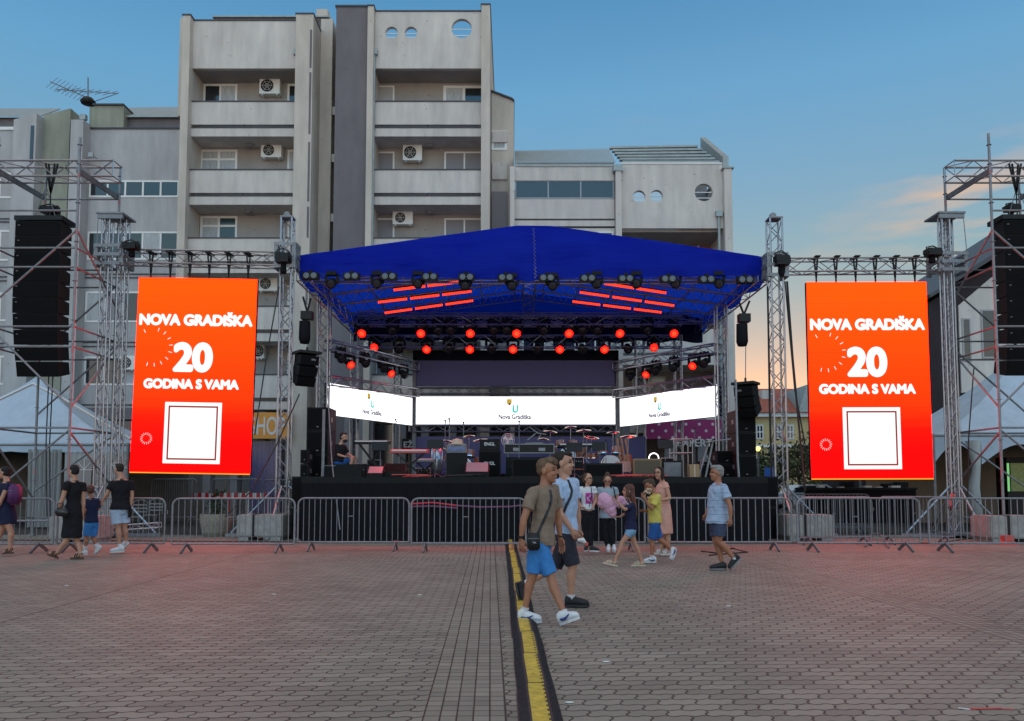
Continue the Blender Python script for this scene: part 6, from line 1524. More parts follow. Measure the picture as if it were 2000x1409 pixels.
# fan
fn = thing('pedestal_fan', 'white pedestal fan standing beside the guitar amplifier', 'fan', (P(992,950,22.5).x,22.5,ZD)); c = root_of(fn); zf = P(992,860,22.5).z
m = MB(); m.lathe([(.2,0),(.2,.02),(.03,.05)], c, (0,0,1), 14); m.tube(c, (c.x,c.y,zf), .018, 8); m.build('stand','white',fn)
m = MB()
for k in (.19,.14,.09,.05): m.path([(c.x+math.cos(t)*k, c.y-.06, zf+math.sin(t)*k) for t in [2*math.pi*i/20 for i in range(21)]], .006, 4)
for k in range(12): t = k*math.pi/6; m.tube((c.x,c.y-.07,zf),(c.x+math.cos(t)*.19,c.y-.06,zf+math.sin(t)*.19),.004,4)
m.build('grille','white',fn); 
m = MB()
for k in range(3):
    t = k*2.09; m.add([(c.x,c.y-.03,zf),(c.x+math.cos(t)*.16,c.y-.02,zf+math.sin(t)*.16),(c.x+math.cos(t+.8)*.16,c.y-.05,zf+math.sin(t+.8)*.16)],[(0,1,2)])
m.build('blade','white',fn)
# microphone stands
def mic(px, ptop, Y, label, lean=0):
    x = P(px,950,Y).x; zt = P(px,ptop,Y).z; t = thing('microphone_stand', label, 'microphone stand', (x,Y,ZD), 'microphone stands'); m = MB(); m.tube((x,Y,ZD+.01),(x+lean,Y,zt),.011,6)
    for a in (.5,2.6,4.7): m.tube((x,Y,ZD+.1),(x+math.cos(a)*.28,Y+math.sin(a)*.28,ZD+.01),.008,5)
    m.build('stand','galv_dark',t); m = MB(); m.ell((x+lean,Y-.06,zt+.03),(.028,0,0),(0,.05,0),(0,0,.028)); m.tube((x+lean,Y-.02,zt+.02),(x+lean,Y+.12,zt-.03),.014,6); m.build('microphone','black',t)
mic(877, 821, 20.6, 'microphone stand nearest the mixer rack, rising over the white screen edge')
mic(869, 824, 22.3, 'microphone stand behind the mixer rack with a forked top')
mic(905, 828, 21.5, 'thin microphone stand between mixer rack and guitar amplifier')
mic(1014, 826, 20.5, 'microphone stand in front of the long flight case')
mic(1146, 855, 20.7, 'short microphone stand before the drum kit riser')
mic(1184, 862, 21.2, 'microphone stand beside the bronze cymbals')
mic(1358, 838, 22.5, 'microphone stand below the magenta dotted board')
mic(772, 822, 22.5, 'microphone stand in front of the rear truss column by the EZN letters')
# laptop/desk stands with arms
ls = thing('laptop_stand', 'silver folding laptop stand with raised arms on the flight case', 'stand', (P(1045,950,21.2).x,21.2,P(1045,868,20.9).z+.005)); m = MB()
m.bar(P(1035,835,21.2),P(1050,846,21.2),.03,.02); m.bar(P(1047,846,21.2),P(1067,849,21.2),.12,.02); m.bar(P(1030,860,21.2),P(1046,847,21.2),.025,.025); m.bar(P(1050,860,21.2),P(1056,849,21.2),.025,.025); m.build('arm','galv',ls)
MB().bb(P(1026,0,21.1).x if 0 else P(1026,865,21.1).x,P(1060,865,21.1).x,21.1,21.3,P(0,868,21).z,P(0,864,21).z).build('base','galv_dark',ls)
# right side: guitars, ring lamp, amp, box, frame, sloped desk
M['guitar_red'] = mat('red brown lacquer', (.38,.09,.04), .25, coat=.5)
for i, (p, Y) in enumerate(((1216,21.6),(1224,21.8),(1232,22.0))):
    x = P(p,950,Y).x; t = thing('electric_guitar', f'red brown guitar leaning on the stand, {ORD[i]} from the drum kit', 'guitar', (x,Y,ZD), 'guitars on the stand')
    ax = Vector((-.12,.15,1)).normalized(); sd_ = Vector((1,0,.12)).normalized(); b = Vector((x,Y,ZD+.12)); ol = []
    for k in range(24):
        a = 2*math.pi*k/24; r = .16+.03*math.cos(2*a)-.025*math.cos(4*a); ol.append(b+ax*(.2+r*1.2*math.sin(a))+sd_*r*math.cos(a))
    m = MB(); m.prism(ol, (0,.045,0)); m.build('body','guitar_red',t)
    m = MB(); m.bar(b+ax*.35, b+ax*.9, .05,.03); m.bar(b+ax*.9, b+ax*1.03, .07,.03); m.build('neck','wood',t)
    m = MB(); m.bar(b+ax*.12+Vector((0,-.012,0)), b+ax*.26+Vector((0,-.012,0)), .07,.01); m.build('pickup','black',t)
t_, xa, xb, z1 = box_on(1237,1292,896,21.6,.45,'guitar_amplifier','brown cloth combo amplifier near the ring lamp','guitar amplifier',mt='wood',mt2='brown_cloth') if M.setdefault('brown_cloth', mat('brown grille cloth', (.13,.10,.07), .9, bump=.5, bscale=200)) else None
rl = thing('ring_lamp', 'glowing white ring lamp behind the brown amplifier', 'ring lamp', (P(1277,950,22.3).x,22.3,ZD)); c = P(1277,895,22.3)
M['ring_glow'] = mat('lit ring', (.5,.5,.5), .5, emit=(1,.95,1), es=3)
m = MB(); m.path([c+Vector((math.cos(t)*.14,0,math.sin(t)*.14)) for t in [2*math.pi*i/28 for i in range(29)]], .014, 8); m.build('ring','ring_glow',rl,smooth=True)
MB().tube((c.x,22.32,ZD),(c.x,22.32,c.z-.18),.012,6).build('stand','black',rl)
box_on(1294,1333,900,21.7,.5,'equipment_rack','black rack with pale shelves beside the cardboard box','equipment rack',mt='black_box',mt2='galv_dark')
cb = thing('cardboard_box', 'brown cardboard box on the stage near the old man', 'box', (P(1356,950,20.6).x,20.6,ZD)); a = P(1347,907,20.6); c = P(1366,907,20.6)
MB().bb(a.x,c.x,20.6,20.9,ZD+.004,a.z).build('carton','cardboard',cb); MB().bb((a.x+c.x)/2-.02,(a.x+c.x)/2+.02,20.593,20.598,ZD+.01,a.z).build('tape','cream',cb)
pf = thing('pipe_frame', 'tall square aluminium pipe frame below the magenta board', 'frame', (P(1338,950,22.5).x,22.5,ZD)); a = P(1316,858,22.5); c = P(1353,885,22.5); m = MB()
for x_ in (a.x,c.x): m.tube((x_,22.5,ZD),(x_,22.5,a.z),.02,6); m.tube((x_,23.1,ZD),(x_,23.1,a.z),.02,6)
for z_ in (a.z,c.z): m.tube((a.x,22.5,z_),(c.x,22.5,z_),.02,6); m.tube((a.x,23.1,z_),(c.x,23.1,z_),.02,6); m.tube((a.x,22.5,z_),(a.x,23.1,z_),.02,6); m.tube((c.x,22.5,z_),(c.x,23.1,z_),.02,6)
m.build('pipe','alu',pf)
dk = thing('sloping_desk_stand', 'silver keyboard desk stand with a long sloping top near the stage column', 'stand', (P(1395,950,21).x,21,ZD)); m = MB(); m.bar(P(1362,866,21),P(1425,858,21),.3,.03); m.build('desk_top','galv',dk)
m = MB(); m.bar((P(1378,950,21).x,21,ZD+.01),P(1392,864,21),.04,.04); m.bar((P(1366,950,21).x,21.1,ZD+.01),P(1384,865,21.1),.04,.04); m.bar((P(1402,950,21).x,21.05,ZD+.01),P(1380,890,21.05),.04,.04); m.build('leg','galv',dk)
for i,(p,w_,h_,Y,lab) in enumerate(((1075,.34,.16,22.4,'behind the flight case'),(730,.4,.55,22.6,'open silver edged case behind the dark keyboard'),(1130,.9,.25,21.4,'with a red top edge behind the blue shirt boy'))):
    x = P(p,950,Y).x; t = thing('flight_case', ('small black flight case ' if i!=1 else '')+lab, 'case', (x,Y,ZD)); MB().bb(x-w_/2,x+w_/2,Y,Y+.4,ZD+.003,ZD+h_).build('body','black_box',t)
    m = MB(); m.bb(x-w_/2-.01,x+w_/2+.01,Y-.012,Y-.002,ZD+h_-.015,ZD+h_+.01); 
    for s_ in (-1,1): m.bb(x+s_*w_/2-.012,x+s_*w_/2+.012,Y-.011,Y-.001,ZD+.004,ZD+h_-.016)
    m.build('metal_edging','red_plastic' if i==2 else 'galv',t)
# floor cables on deck
rnd = random.Random(5)
for i,(p,w) in enumerate(((800,'before the red keyboard'),(905,'beside the silver wedge'),(1225,'before the guitar stand'),(1270,'before the brown amplifier'))):
    x = P(p,950,19.6).x; pts_ = [Vector((x+rnd.uniform(-.5,.5),19.5+rnd.uniform(-.3,.8),ZD+.02+rnd.uniform(0,.05))) for k in range(14)]
    line_thing(cat(pts_,4), .014, 'cable_tangle', f'tangle of red lit cables on the deck {w}', 'cable', 'red_plastic' if i!=1 else 'cable')  # red stage light painted as red base colour, one tangle left black

# more gear filling the deck
GE = [(705,12,.42,22.0,'beside the keyboard nearest the seated man'),(826,14,.30,22.4,'behind the red keyboard'),(893,10,.55,22.9,'behind the mixer rack'),(925,12,.35,20.2,'squeezed between mixer rack and guitar cabinet'),
      (1070,13,.5,22.2,'behind the end of the long flight case'),(1092,16,.38,20.5,'below the stage piano'),(1128,12,.6,21.9,'left standing under the piano keys'),(1162,12,.42,22.0,'before the drum riser corner'),
      (1205,12,.36,20.4,'at the foot of the guitars'),(1306,14,.62,23.0,'behind the rack near the ring lamp'),(1385,16,.5,22.4,'behind the sloping desk stand'),(1420,10,.75,23.0,'in the shade of the stage column')]
M['pink_lit_edge'] = mat('brushed edge with pink light tint', (.45,.30,.38), .35, .8)  # metal edging tinted pink to paint in the rim of stage light
for i, (p, w_, h_, Y, w) in enumerate(GE):
    x = P(p,950,Y).x; hw = w_/F*Y; t = thing('amplifier_case' if i % 2 else 'equipment_case', f'small dark case {w}', 'case', (x,Y,ZD))
    MB().bb(x-hw,x+hw,Y,Y+.35,ZD+.004,ZD+h_).build('body', 'black_box', t)
    m = MB(); m.bb(x-hw-.006,x+hw+.006,Y-.01,Y-.002,ZD+h_-.012,ZD+h_+.006)
    for s_ in (-1,1): m.bb(x+s_*hw-.008,x+s_*hw+.008,Y-.009,Y-.001,ZD+.01,ZD+h_-.013)
    m.build('edging', 'pink_lit_edge', t); m = MB(); 
    for k in range(4): m.lathe([(.018,0),(.018,.02),(0,.022)], (x-hw*.6+hw*.4*k, Y-.002, ZD+h_*.8), (0,-1,0), 8)
    m.build('knob_row_button', 'galv', t)
for i, (p, pt, Y, w) in enumerate(((742,872,21.0,'beside the seated man'),(962,870,22.6,'behind the guitar amplifier head'),(1122,874,20.9,'above the red edged case'),(1172,872,21.6,'before the bronze cymbals'),(1300,868,22.0,'near the ring lamp'),(850,868,21.2,'next to the striped conga'))):
    x = P(p,950,Y).x; z_ = P(p,pt,Y).z; t = thing('music_stand', f'black music stand {w}', 'music stand', (x,Y,ZD)); m = MB(); m.tube((x,Y,ZD+.01),(x,Y,z_-.1),.012,6)
    for a in (.5,2.6,4.7): m.tube((x,Y,ZD+.12),(x+math.cos(a)*.25,Y+math.sin(a)*.25,ZD+.01),.009,5)
    m.build('pole','galv_dark',t); MB().bar((x-.22,Y-.05,z_),(x+.22,Y-.05,z_),.02,.26,up=(0,.35,1)).build('desk','black',t)
# ================================================================ PEOPLE
def cloth(name, c, var=.12, bump=.5, extra=None):
    m = mat(name, c, .85, var=var, vscale=6, bump=bump, bscale=18, spec=.2); return m
def stripe_cloth(name, c, line, pitch=.115, w=.06, phase=0):
    m = cloth(name, c); t = m.node_tree; b = t.nodes['Principled BSDF']; old = b.inputs['Base Color'].links[0].from_socket
    tc = t.nodes.new('ShaderNodeTexCoord'); sp = t.nodes.new('ShaderNodeSeparateXYZ'); t.links.new(tc.outputs['Object'], sp.inputs[0])
    nz = t.nodes.new('ShaderNodeTexNoise'); nz.inputs['Scale'].default_value = 3; t.links.new(tc.outputs['Object'], nz.inputs['Vector'])
    def mm(op, a, bb, c_=None):
        x = t.nodes.new('ShaderNodeMath'); x.operation = op
        for i, v in enumerate((a, bb, c_)):
            if v is None: continue
            if isinstance(v, (int,float)): x.inputs[i].default_value = v
            else: t.links.new(v, x.inputs[i])
        return x.outputs[0]
    z = mm('MULTIPLY_ADD', nz.outputs[0], .05, sp.outputs[2]); f = mm('LESS_THAN', mm('FRACT', mm('DIVIDE', mm('ADD', z, phase), pitch), 0), w)
    mx = t.nodes.new('ShaderNodeMix'); mx.data_type = 'RGBA'; t.links.new(f, mx.inputs[0]); t.links.new(old, mx.inputs[6]); mx.inputs[7].default_value = (*line, 1); t.links.new(mx.outputs[2], b.inputs['Base Color']); return m
M['tee_taupe'] = cloth('taupe cotton', (.25,.18,.135)); M['tee_blue'] = cloth('pale blue cotton', (.40,.52,.72)); M['tee_white'] = cloth('white cotton', (.62,.62,.66))
M['tee_grey'] = cloth('grey blue cotton', (.30,.36,.42)); M['tee_navy'] = cloth('navy cotton', (.018,.022,.06)); M['tee_yellow'] = cloth('yellow cotton', (.62,.52,.12))
M['tee_black'] = cloth('black cotton', (.014,.013,.017)); M['short_blue'] = cloth('blue shorts', (.05,.21,.52)); M['short_dark'] = cloth('dark shorts', (.035,.035,.05))
M['denim'] = cloth('light denim', (.20,.36,.52)); M['denim_pale'] = cloth('pale denim', (.42,.52,.66)); M['trouser_black'] = cloth('black trousers', (.012,.012,.016))
M['dress_pink'] = cloth('salmon dress', (.66,.34,.27)); M['dress_navy'] = cloth('navy dress', (.02,.022,.055)); M['short_royal'] = cloth('royal blue shorts', (.03,.11,.34)); M['short_grey'] = cloth('slate shorts', (.06,.075,.13))
M['tee_stripe'] = stripe_cloth('striped pale cotton', (.36,.45,.60), (.12,.16,.26))
M['hair_blond'] = mat('sandy hair', (.15,.09,.052), .85, var=.5, vscale=30, bump=.8, bscale=60, stretch=(1,1,.3)); M['hair_dark'] = mat('dark brown hair', (.022,.014,.011), .85, var=.4, vscale=30, bump=.8, bscale=60, stretch=(1,1,.3))
M['hair_black'] = mat('black hair', (.009,.008,.009), .8, bump=.8, bscale=60); M['hair_grey'] = mat('grey hair', (.27,.26,.25), .85, var=.3, vscale=30, bump=.8, bscale=60); M['hair_red'] = mat('reddish brown hair', (.10,.035,.022), .5, var=.4, vscale=20, bump=.8, bscale=40, stretch=(3,3,.3))
M['hair_brown'] = mat('brown hair', (.08,.045,.027), .85, var=.4, vscale=30, bump=.8, bscale=60)
M['shoe_white'] = mat('white leather', (.66,.67,.70), .5, var=.08, vscale=20); M['shoe_black'] = mat('black shoe fabric', (.014,.014,.018), .7); M['sole_white'] = mat('white sole', (.6,.6,.6), .6); M['sole_black'] = mat('black sole', (.02,.02,.025), .6)
M['sock'] = mat('white sock', (.62,.62,.64), .9); M['swoosh'] = mat('navy shoe mark', (.02,.04,.20), .5); M['sandal_brown'] = mat('brown sandal leather', (.07,.035,.02), .6); M['sandal_cream'] = mat('cream sandal strap', (.55,.48,.36), .6); M['sandal_white'] = mat('white sandal', (.6,.58,.55), .6)
M['bag_black'] = mat('black nylon', (.012,.012,.015), .55, bump=.3, bscale=90); M['purple'] = mat('purple backpack', (.10,.02,.11), .6, bump=.3, bscale=60); M['magenta'] = mat('magenta print', (.45,.03,.28), .7)
M['floss'] = mat('pink candy floss', (.66,.36,.50), .95, bump=.7, bscale=40, var=.12, vscale=8, sss=.3); M['glasses'] = mat('spectacle frame', (.02,.02,.02), .3)

def remesh(mb, vox, smooth=4, fold=0.0, ff=6.0, seed=0, fac=.5):
    me = bpy.data.meshes.new('tmp'); me.from_pydata([tuple(v) for v in mb.v], [], mb.f); me.update()
    bm_ = bmesh.new(); bm_.from_mesh(me); bmesh.ops.recalc_face_normals(bm_, faces=bm_.faces); bm_.to_mesh(me); bm_.free()
    o = bpy.data.objects.new('tmp', me); COL.objects.link(o)
    r = o.modifiers.new('r', 'REMESH'); r.mode = 'VOXEL'; r.voxel_size = vox; r.adaptivity = 0
    s = o.modifiers.new('s', 'SMOOTH'); s.factor = fac; s.iterations = smooth
    dg = bpy.context.evaluated_depsgraph_get(); out = bpy.data.meshes.new_from_object(o.evaluated_get(dg))
    bpy.data.objects.remove(o); bpy.data.meshes.remove(me)
    if fold:
        nn = [v.normal.copy() for v in out.vertices]
        for v, n in zip(out.vertices, nn):
            c = v.co; q = noise.noise(Vector((c.x*ff+c.z*ff*.5+seed, c.y*ff, c.z*ff*.9-c.x*ff*.4))); q2 = noise.noise(Vector((c.x*ff*2.2+seed, c.y*ff*2, c.z*ff*1.1+c.x*ff)))
            v.co = c + n*(fold*(1-2*abs(q)) + fold*.6*q2)
    return out
def finish(me, name, mats, parent, fn=None):
    off = root_of(parent); 
    for v in me.vertices: v.co = v.co - off
    me.materials.clear()
    for x in mats: me.materials.append(M[x])
    if fn:
        for p in me.polygons: p.material_index = fn(p.center+off)
    me.polygons.foreach_set('use_smooth', [True]*len(me.polygons)); me.name = name; return link(name, me, parent, off)
def limb(mb, pts, rad, n=12):
    """smooth round limb through points"""
    pts = [Vector(p) for p in pts]; mb.path(pts, rad, n); mb.ball(pts[0], rad[0]*.98, 10, 6); mb.ball(pts[-1], rad[-1]*.98, 10, 6)

def human(s):
    Y = s['Y']; k = s.get('k', 1.0); wd = s.get('w', 1.0); J = {a: P(v[0], v[1], Y+(v[2] if len(v) > 2 else 0)) for a, v in s['J'].items()}
    for f in ('heelN','toeN','heelF','toeF','anN','anF'):
        if f in J and not s.get('nofloor'): J[f].z = max(J[f].z, .095*k if f[:2] == 'an' else .022)
    a = R(s['face']); fwd = Vector((math.cos(a), math.sin(a), 0)); sd = Vector((-math.sin(a), math.cos(a), 0)); up = Vector((0,0,1))
    base = Vector((J['hip'].x, Y, 0)); 
    if s.get('nofloor'): base.z = ZD
    root = thing('person', s['label'], 'person', base); vox = s.get('vox', .009); skin = s.get('skin', 'skin')
    for q_, dz in (('neck',.015),('shN',.028),('shF',.028)): J[q_].z += dz*s.get('k',1)*(.55 if q_ != 'neck' else 1)
    hip, neck = J['hip'], J['neck']; tdir = (neck-hip).normalized(); tf = (fwd - tdir*fwd.dot(tdir)).normalized(); ts = tdir.cross(tf)*-1; ts = sd
    shc = (J['shN']+J['shF'])/2
    def tor(t): return hip.lerp(neck, t)
    female = s.get('female', False); belly = s.get('belly', 0)
    prof = [(-.16,.125,.095),(-.05,.155,.112),(.08,.158,.115),(.28,.132+belly*.4,.098+belly),(.48,.14+belly*.2,.105+belly*.6),(.68,.158,.112),(.84,.165,.10),(.93,.13,.082),(1.0,.062,.058)]
    if female: prof = [(-.16,.135,.10),(-.05,.165,.12),(.08,.155,.112),(.3,.118,.088),(.48,.128,.10),(.68,.145,.122),(.84,.148,.094),(.93,.115,.075),(1.0,.052,.05)]
    def torso(mb, infl=0, t0=-9, t1=9, flare=0, ext=None, neckr=1.0):
        rings = []
        for t, rx, ry in prof:
            if t < t0-1e-6 or t > t1+1e-6: continue
            g = infl + (flare*max(0,(.45-t))) 
            rings.append((tor(t)+tf*(.012*k if .4 < t < .9 else 0), ts*(rx*k*wd+g)*(neckr if t >= 1 else 1), tf*(ry*k*wd+g)*(neckr if t >= 1 else 1)))
        if ext: rings = ext + rings
        mb.loft(rings, 20)
    # ---- body
    b = MB(); torso(b)
    hd = J['head']; H = s['hh']*1.04   # head height in metres
    q = H/.235; hy = R(s.get('hface', s['face'])); hf = Vector((math.cos(hy), math.sin(hy), 0)); hs = Vector((-math.sin(hy), math.cos(hy), 0)); pit = R(s.get('pitch', 0))
    hf2 = (hf*math.cos(pit) - up*math.sin(pit)); hu = (up*math.cos(pit) + hf*math.sin(pit))
    def h(x, y, z): return hd + (hf2*x + hs*y + hu*z)*q
    def he(mb, c, r, n=14, m=10): mb.ell(h(*c), hf2*r[0]*q, hs*r[1]*q, hu*r[2]*q, n, m)
    he(b, (-.012,0,.03), (.094,.074,.086), 18, 12); he(b, (.018,0,-.035), (.066,.058,.075), 16, 10); he(b, (.052,0,-.088), (.026,.028,.022)); he(b, (.02,0,-.075),(.05,.048,.03))
    he(b, (.072,0,.032), (.014,.042,.012)); he(b, (.084,0,.004), (.010,.009,.026)); he(b, (.093,0,-.018), (.013,.014,.011))
    he(b, (.076,0,-.055), (.012,.022,.012)); he(b, (.06,.034,-.025),(.022,.018,.02)); he(b, (.06,-.034,-.025),(.022,.018,.02))
    for y in (-1,1): he(b, (-.012,y*.077,-.008), (.018,.009,.030), 10, 8)
    nr = (.050 if female else .055)*k*(wd**.4)
    if s.get('kid'): nr *= .88
    b.path([tor(.93), neck, neck.lerp(h(-.022,0,-.05), .5), h(-.022,0,-.045)], [nr*1.25, nr*1.05, nr*.95, nr], 14)
    ak = k*s.get('arm', 1.0); lk = k*s.get('leg', 1.0)
    tips = []
    for S in 'NF':
        if 'sh'+S not in J: continue
        sh, el, wr = J['sh'+S], J['el'+S], J['wr'+S]
        limb(b, [sh.lerp(shc,.25)+Vector((0,0,-.01)), sh, sh.lerp(el,.3), sh.lerp(el,.75), el, el.lerp(wr,.25), el.lerp(wr,.65), wr], [r*ak for r in (.05,.053,.047,.040,.037,.040,.031,.024)])
        tip = J['tip'+S]; d = (tip-wr); L_ = min(max(d.length, .12*ak), .185*ak); d.normalize(); wax = s.get('wax'+S, fwd); wax = Vector(wax); wax = (wax - d*wax.dot(d))
        if wax.length < .1: wax = sd - d*sd.dot(d)
        wax.normalize(); nx = d.cross(wax); 
        pl_ = L_*.52; b.loft([(wr, wax*.024*ak, nx*.019*ak), (wr+d*pl_*.4, wax*.036*ak, nx*.015*ak), (wr+d*pl_*.85, wax*.041*ak, nx*.013*ak), (wr+d*pl_*1.02, wax*.036*ak, nx*.010*ak)], 12)
        tips.append((wr, d, wax, nx, pl_, L_, ak, S))
    for S in 'NF':
        if 'kn'+S not in J: continue
        sg = -1 if J['kn'+S].dot(sd) < J['hip'].dot(sd) else 1
        hp = tor(0)+ts*(sg*.085*k*wd)+tdir*(-.03); kn, an = J['kn'+S], J['an'+S]; bk = (an-kn).normalized(); calf = (-fwd + bk*fwd.dot(bk)).normalized()
        limb(b, [hp, hp.lerp(kn,.3), hp.lerp(kn,.7), kn+tf*0.0, kn.lerp(an,.14)+calf*.006, kn.lerp(an,.32)+calf*.014, kn.lerp(an,.6)+calf*.006, an.lerp(kn,.12), an], [r*lk*(wd**.5) for r in (.088,.083,.066,.054,.051,.055,.042,.034,.034)])
        he_, to = J['heel'+S], J['toe'+S]; fd = (to-he_).normalized()
        # bare foot volume under shoe / sandal
        fu = (an-he_); fu = (fu-fd*fu.dot(fd)).normalized()
        b.path([an, an.lerp(he_+fd*.05*k, .5), he_.lerp(to,.35)+fu*.045*k, he_.lerp(to,.7)+fu*.03*k, he_.lerp(to,.92)+fu*.02*k], [.034*k,.034*k,.032*k,.030*k,.020*k], 10)
    me = remesh(b, vox, 4 if vox < .008 else 3)
    # fingers grown from the palm into the same mesh
    f = MB()
    for wr, d, wax, nx, pl_, L_, ak, S in tips:
        curl = s.get('curl'+S, .35); 
        pal = -1 if S == 'N' else 1
        n2 = nx if (nx.dot(sd) * (1 if J['sh'+S].dot(sd) < hip.dot(sd) else -1)) > 0 else -nx
        for i, (o, ln) in enumerate(((-.030,.82),(-.010,1.0),(.011,.95),(.030,.75))):
            p = wr + d*pl_*.92 + wax*o*ak*-1; fl = (L_-pl_)*ln*1.08; dd = (d + wax*(-o*2.5)).normalized(); q_ = [p]
            for t in (.4,.75,1.0): 
                q_.append(q_[-1] + (dd*math.cos(curl*t*1.6) + n2*math.sin(curl*t*1.6))*fl*(.42 if t == .4 else .3))
            f.path(q_, [.0088*ak,.0082*ak,.0075*ak,.0058*ak], 7)
        tp = wr + d*pl_*.28 + wax*.026*ak; td = (d*.8 + wax*.45 + n2*.35).normalized(); f.path([tp, tp+td*.035*ak, tp+td*.035*ak+(d*.9+n2*.4).normalized()*.03*ak], [.013*ak,.0105*ak,.0075*ak], 7)
    if f.v:
        bm_ = bmesh.new(); bm_.from_mesh(me); vs = [bm_.verts.new(v) for v in f.v]
        for fc_ in f.f: bm_.faces.new([vs[i] for i in fc_])
        bm_.to_mesh(me); bm_.free()
    eyes = [h(.079, y*.031, .012) for y in (-1,1)]; brow = [h(.085, y*.033, .034) for y in (-1,1)]; mouth = h(.088,0,-.056); nost = h(.10,0,-.027)
    def paint(c):
        for e in eyes:
            v = c-e
            if v.length < .030*q and abs(v.dot(hu)) < .0065*q and abs(v.dot(hs)) < .017*q and v.dot(hf2) > -.03*q: return 1
        for e in brow:
            v = c-e
            if v.length < .034*q and abs(v.dot(hu)) < .006*q and abs(v.dot(hs)) < .022*q: return 1
        v = c-mouth
        if abs(v.dot(hu)) < .008*q and abs(v.dot(hs)) < .022*q and v.length < .04*q: return 2
        return 0
    finish(me, 'body', [skin, 'eye', 'lips'], root, paint)
    # ---- hair
    hr = s.get('hair'); 
    if hr:
        m = MB(); st = hr[1]
        if st == 'short':
            he(m, (-.030,0,.050), (.087,.079,.080), 20, 14); he(m, (-.052,0,.005), (.062,.072,.062), 16, 10); he(m, (.025,0,.095), (.062,.058,.032), 16, 8)
        elif st == 'fringe':
            he(m, (-.030,0,.050), (.082,.075,.076), 20, 14); he(m, (-.050,0,.008), (.055,.067,.052), 16, 10); he(m, (.036,0,.092), (.060,.056,.030), 16, 8); he(m, (.074,.0,.074), (.018,.042,.020)); he(m, (.02,0,.118),(.05,.04,.016))
        elif st == 'crop':
            he(m, (-.032,0,.046), (.083,.077,.078), 20, 14); he(m, (-.050,0,.0), (.056,.070,.058), 16, 10); he(m, (.028,0,.09), (.058,.056,.030), 16, 8)
        elif st == 'bun':
            he(m, (-.026,0,.045), (.086,.079,.078), 20, 14); he(m, (-.045,0,.0), (.058,.075,.07), 16, 10); he(m, (-.085,0,.085) if hr[2:] == () else hr[2], (.045,.045,.040))
        elif st == 'back':   # tied back tight
            he(m, (-.030,0,.040), (.084,.078,.080), 20, 14); he(m, (-.045,0,-.01), (.056,.073,.075), 16, 10); he(m, (-.10,0,-.02), (.035,.03,.05))
        elif st == 'bob':
            he(m, (-.020,0,.045), (.086,.082,.082), 20, 14); he(m, (-.045,0,-.03), (.06,.082,.10), 16, 10); he(m, (.0,.075,-.05), (.035,.022,.085)); he(m, (.0,-.075,-.05), (.035,.022,.085))
        elif st == 'long':
            he(m, (-.020,0,.045), (.090,.083,.084), 20, 14); he(m, (-.045,0,-.01), (.062,.080,.09), 16, 10)
            m.loft([(h(-.045,0,.0), hs*.078*q, hf2*.06*q), (h(-.07,0,-.12), hs*.085*q, hf2*.05*q), (h(-.10,0,-.26), hs*.075*q, hf2*.045*q), (h(-.115,0,-.40), hs*.045*q, hf2*.03*q), (h(-.12,0,-.47), hs*.015*q, hf2*.012*q)], 14)
            he(m, (.01,-.072,-.03), (.035,.018,.08)); he(m, (.01,.072,-.03), (.035,.018,.08))
        hm = remesh(m, max(.006, vox*.8), 2, .0022*q, 34, 3); finish(hm, 'hair', [hr[0]], root)
    if s.get('glasses'):
        m = MB()
        for y in (-.032,.032): m.path([h(.097, y+.022*math.cos(t), .008+.017*math.sin(t)) for t in [2*math.pi*i/12 for i in range(13)]], .0026*q, 5)
        m.tube(h(.098,-.01,.012), h(.098,.01,.012), .0026*q, 5); 
        for y in (-1,1): m.tube(h(.095,y*.054,.012), h(-.01,y*.08,.012), .0026*q, 5)
        m.build('glasses', 'glasses', root)
    if s.get('beard'):
        m = MB(); he(m, (.030,0,-.075), (.058,.056,.045)); he(m,(.07,0,-.075),(.022,.03,.025)); hm = remesh(m, vox*.8, 1, .003, 20); finish(hm, 'beard', [s['beard']], root)
    # ---- clothes
    shirt = None
    top = s.get('top')
    if top:
        m = MB(); hem = P(*s['hem'], Y) if 'hem' in s else hip; fl = top.get('flare', .03); inf = top.get('inf', .014)
        hc = Vector((hem.x, hip.y, hem.z)) if top.get('own') else Vector((hem.x if 'hem' in s else hip.x, hip.y, hem.z))
        t_hem = (hc-hip).dot(tdir)/(neck-hip).length
        ext = [(hc, ts*(top.get('hx', .178)*k*wd), tf*(top.get('hy', .142)*k*wd)), (hc.lerp(tor(max(.1,t_hem+.15)), .5), ts*(top.get('hx',.178)*k*wd*.99), tf*(top.get('hy',.142)*k*wd*.99))]
        torso(m, inf, t0=max(.28, t_hem+.2), t1=.93, ext=ext)
        m.path([tor(.9), tor(.985)], [nr*1.75, nr*1.22], 16)
        for S in 'NF':
            if 'sh'+S not in J: continue
            sh, el = J['sh'+S], J['el'+S]; sl = top.get('sleeve', .55)
            ps = [sh.lerp(shc,.45)+Vector((0,0,.002)), sh+Vector((0,0,-.004)), sh.lerp(el,sl*.5), sh.lerp(el,sl)]; m.path(ps, [r*ak for r in (.056,.060,.060,.064+top.get('sfl',0))], 14); m.ball(ps[1], .060*ak)
        me = remesh(m, vox, 3, top.get('fold', .006)*k, top.get('ff', 9), s.get('seed', 1)); 
        if top.get('jag'): pass
        shirt = finish(me, top['name'], [top['mat']], root)
        # neckline
        nb = MB(); c0 = tor(.965); nb.path([c0 + ts*math.cos(t)*nr*1.36 + tf*math.sin(t)*nr*1.36 + up*(-.012*math.sin(t)) + tf*.006 for t in [2*math.pi*i/18 for i in range(19)]], .006, 6); nb.build('collar', top['mat'], root)
    bt = s.get('bottom')
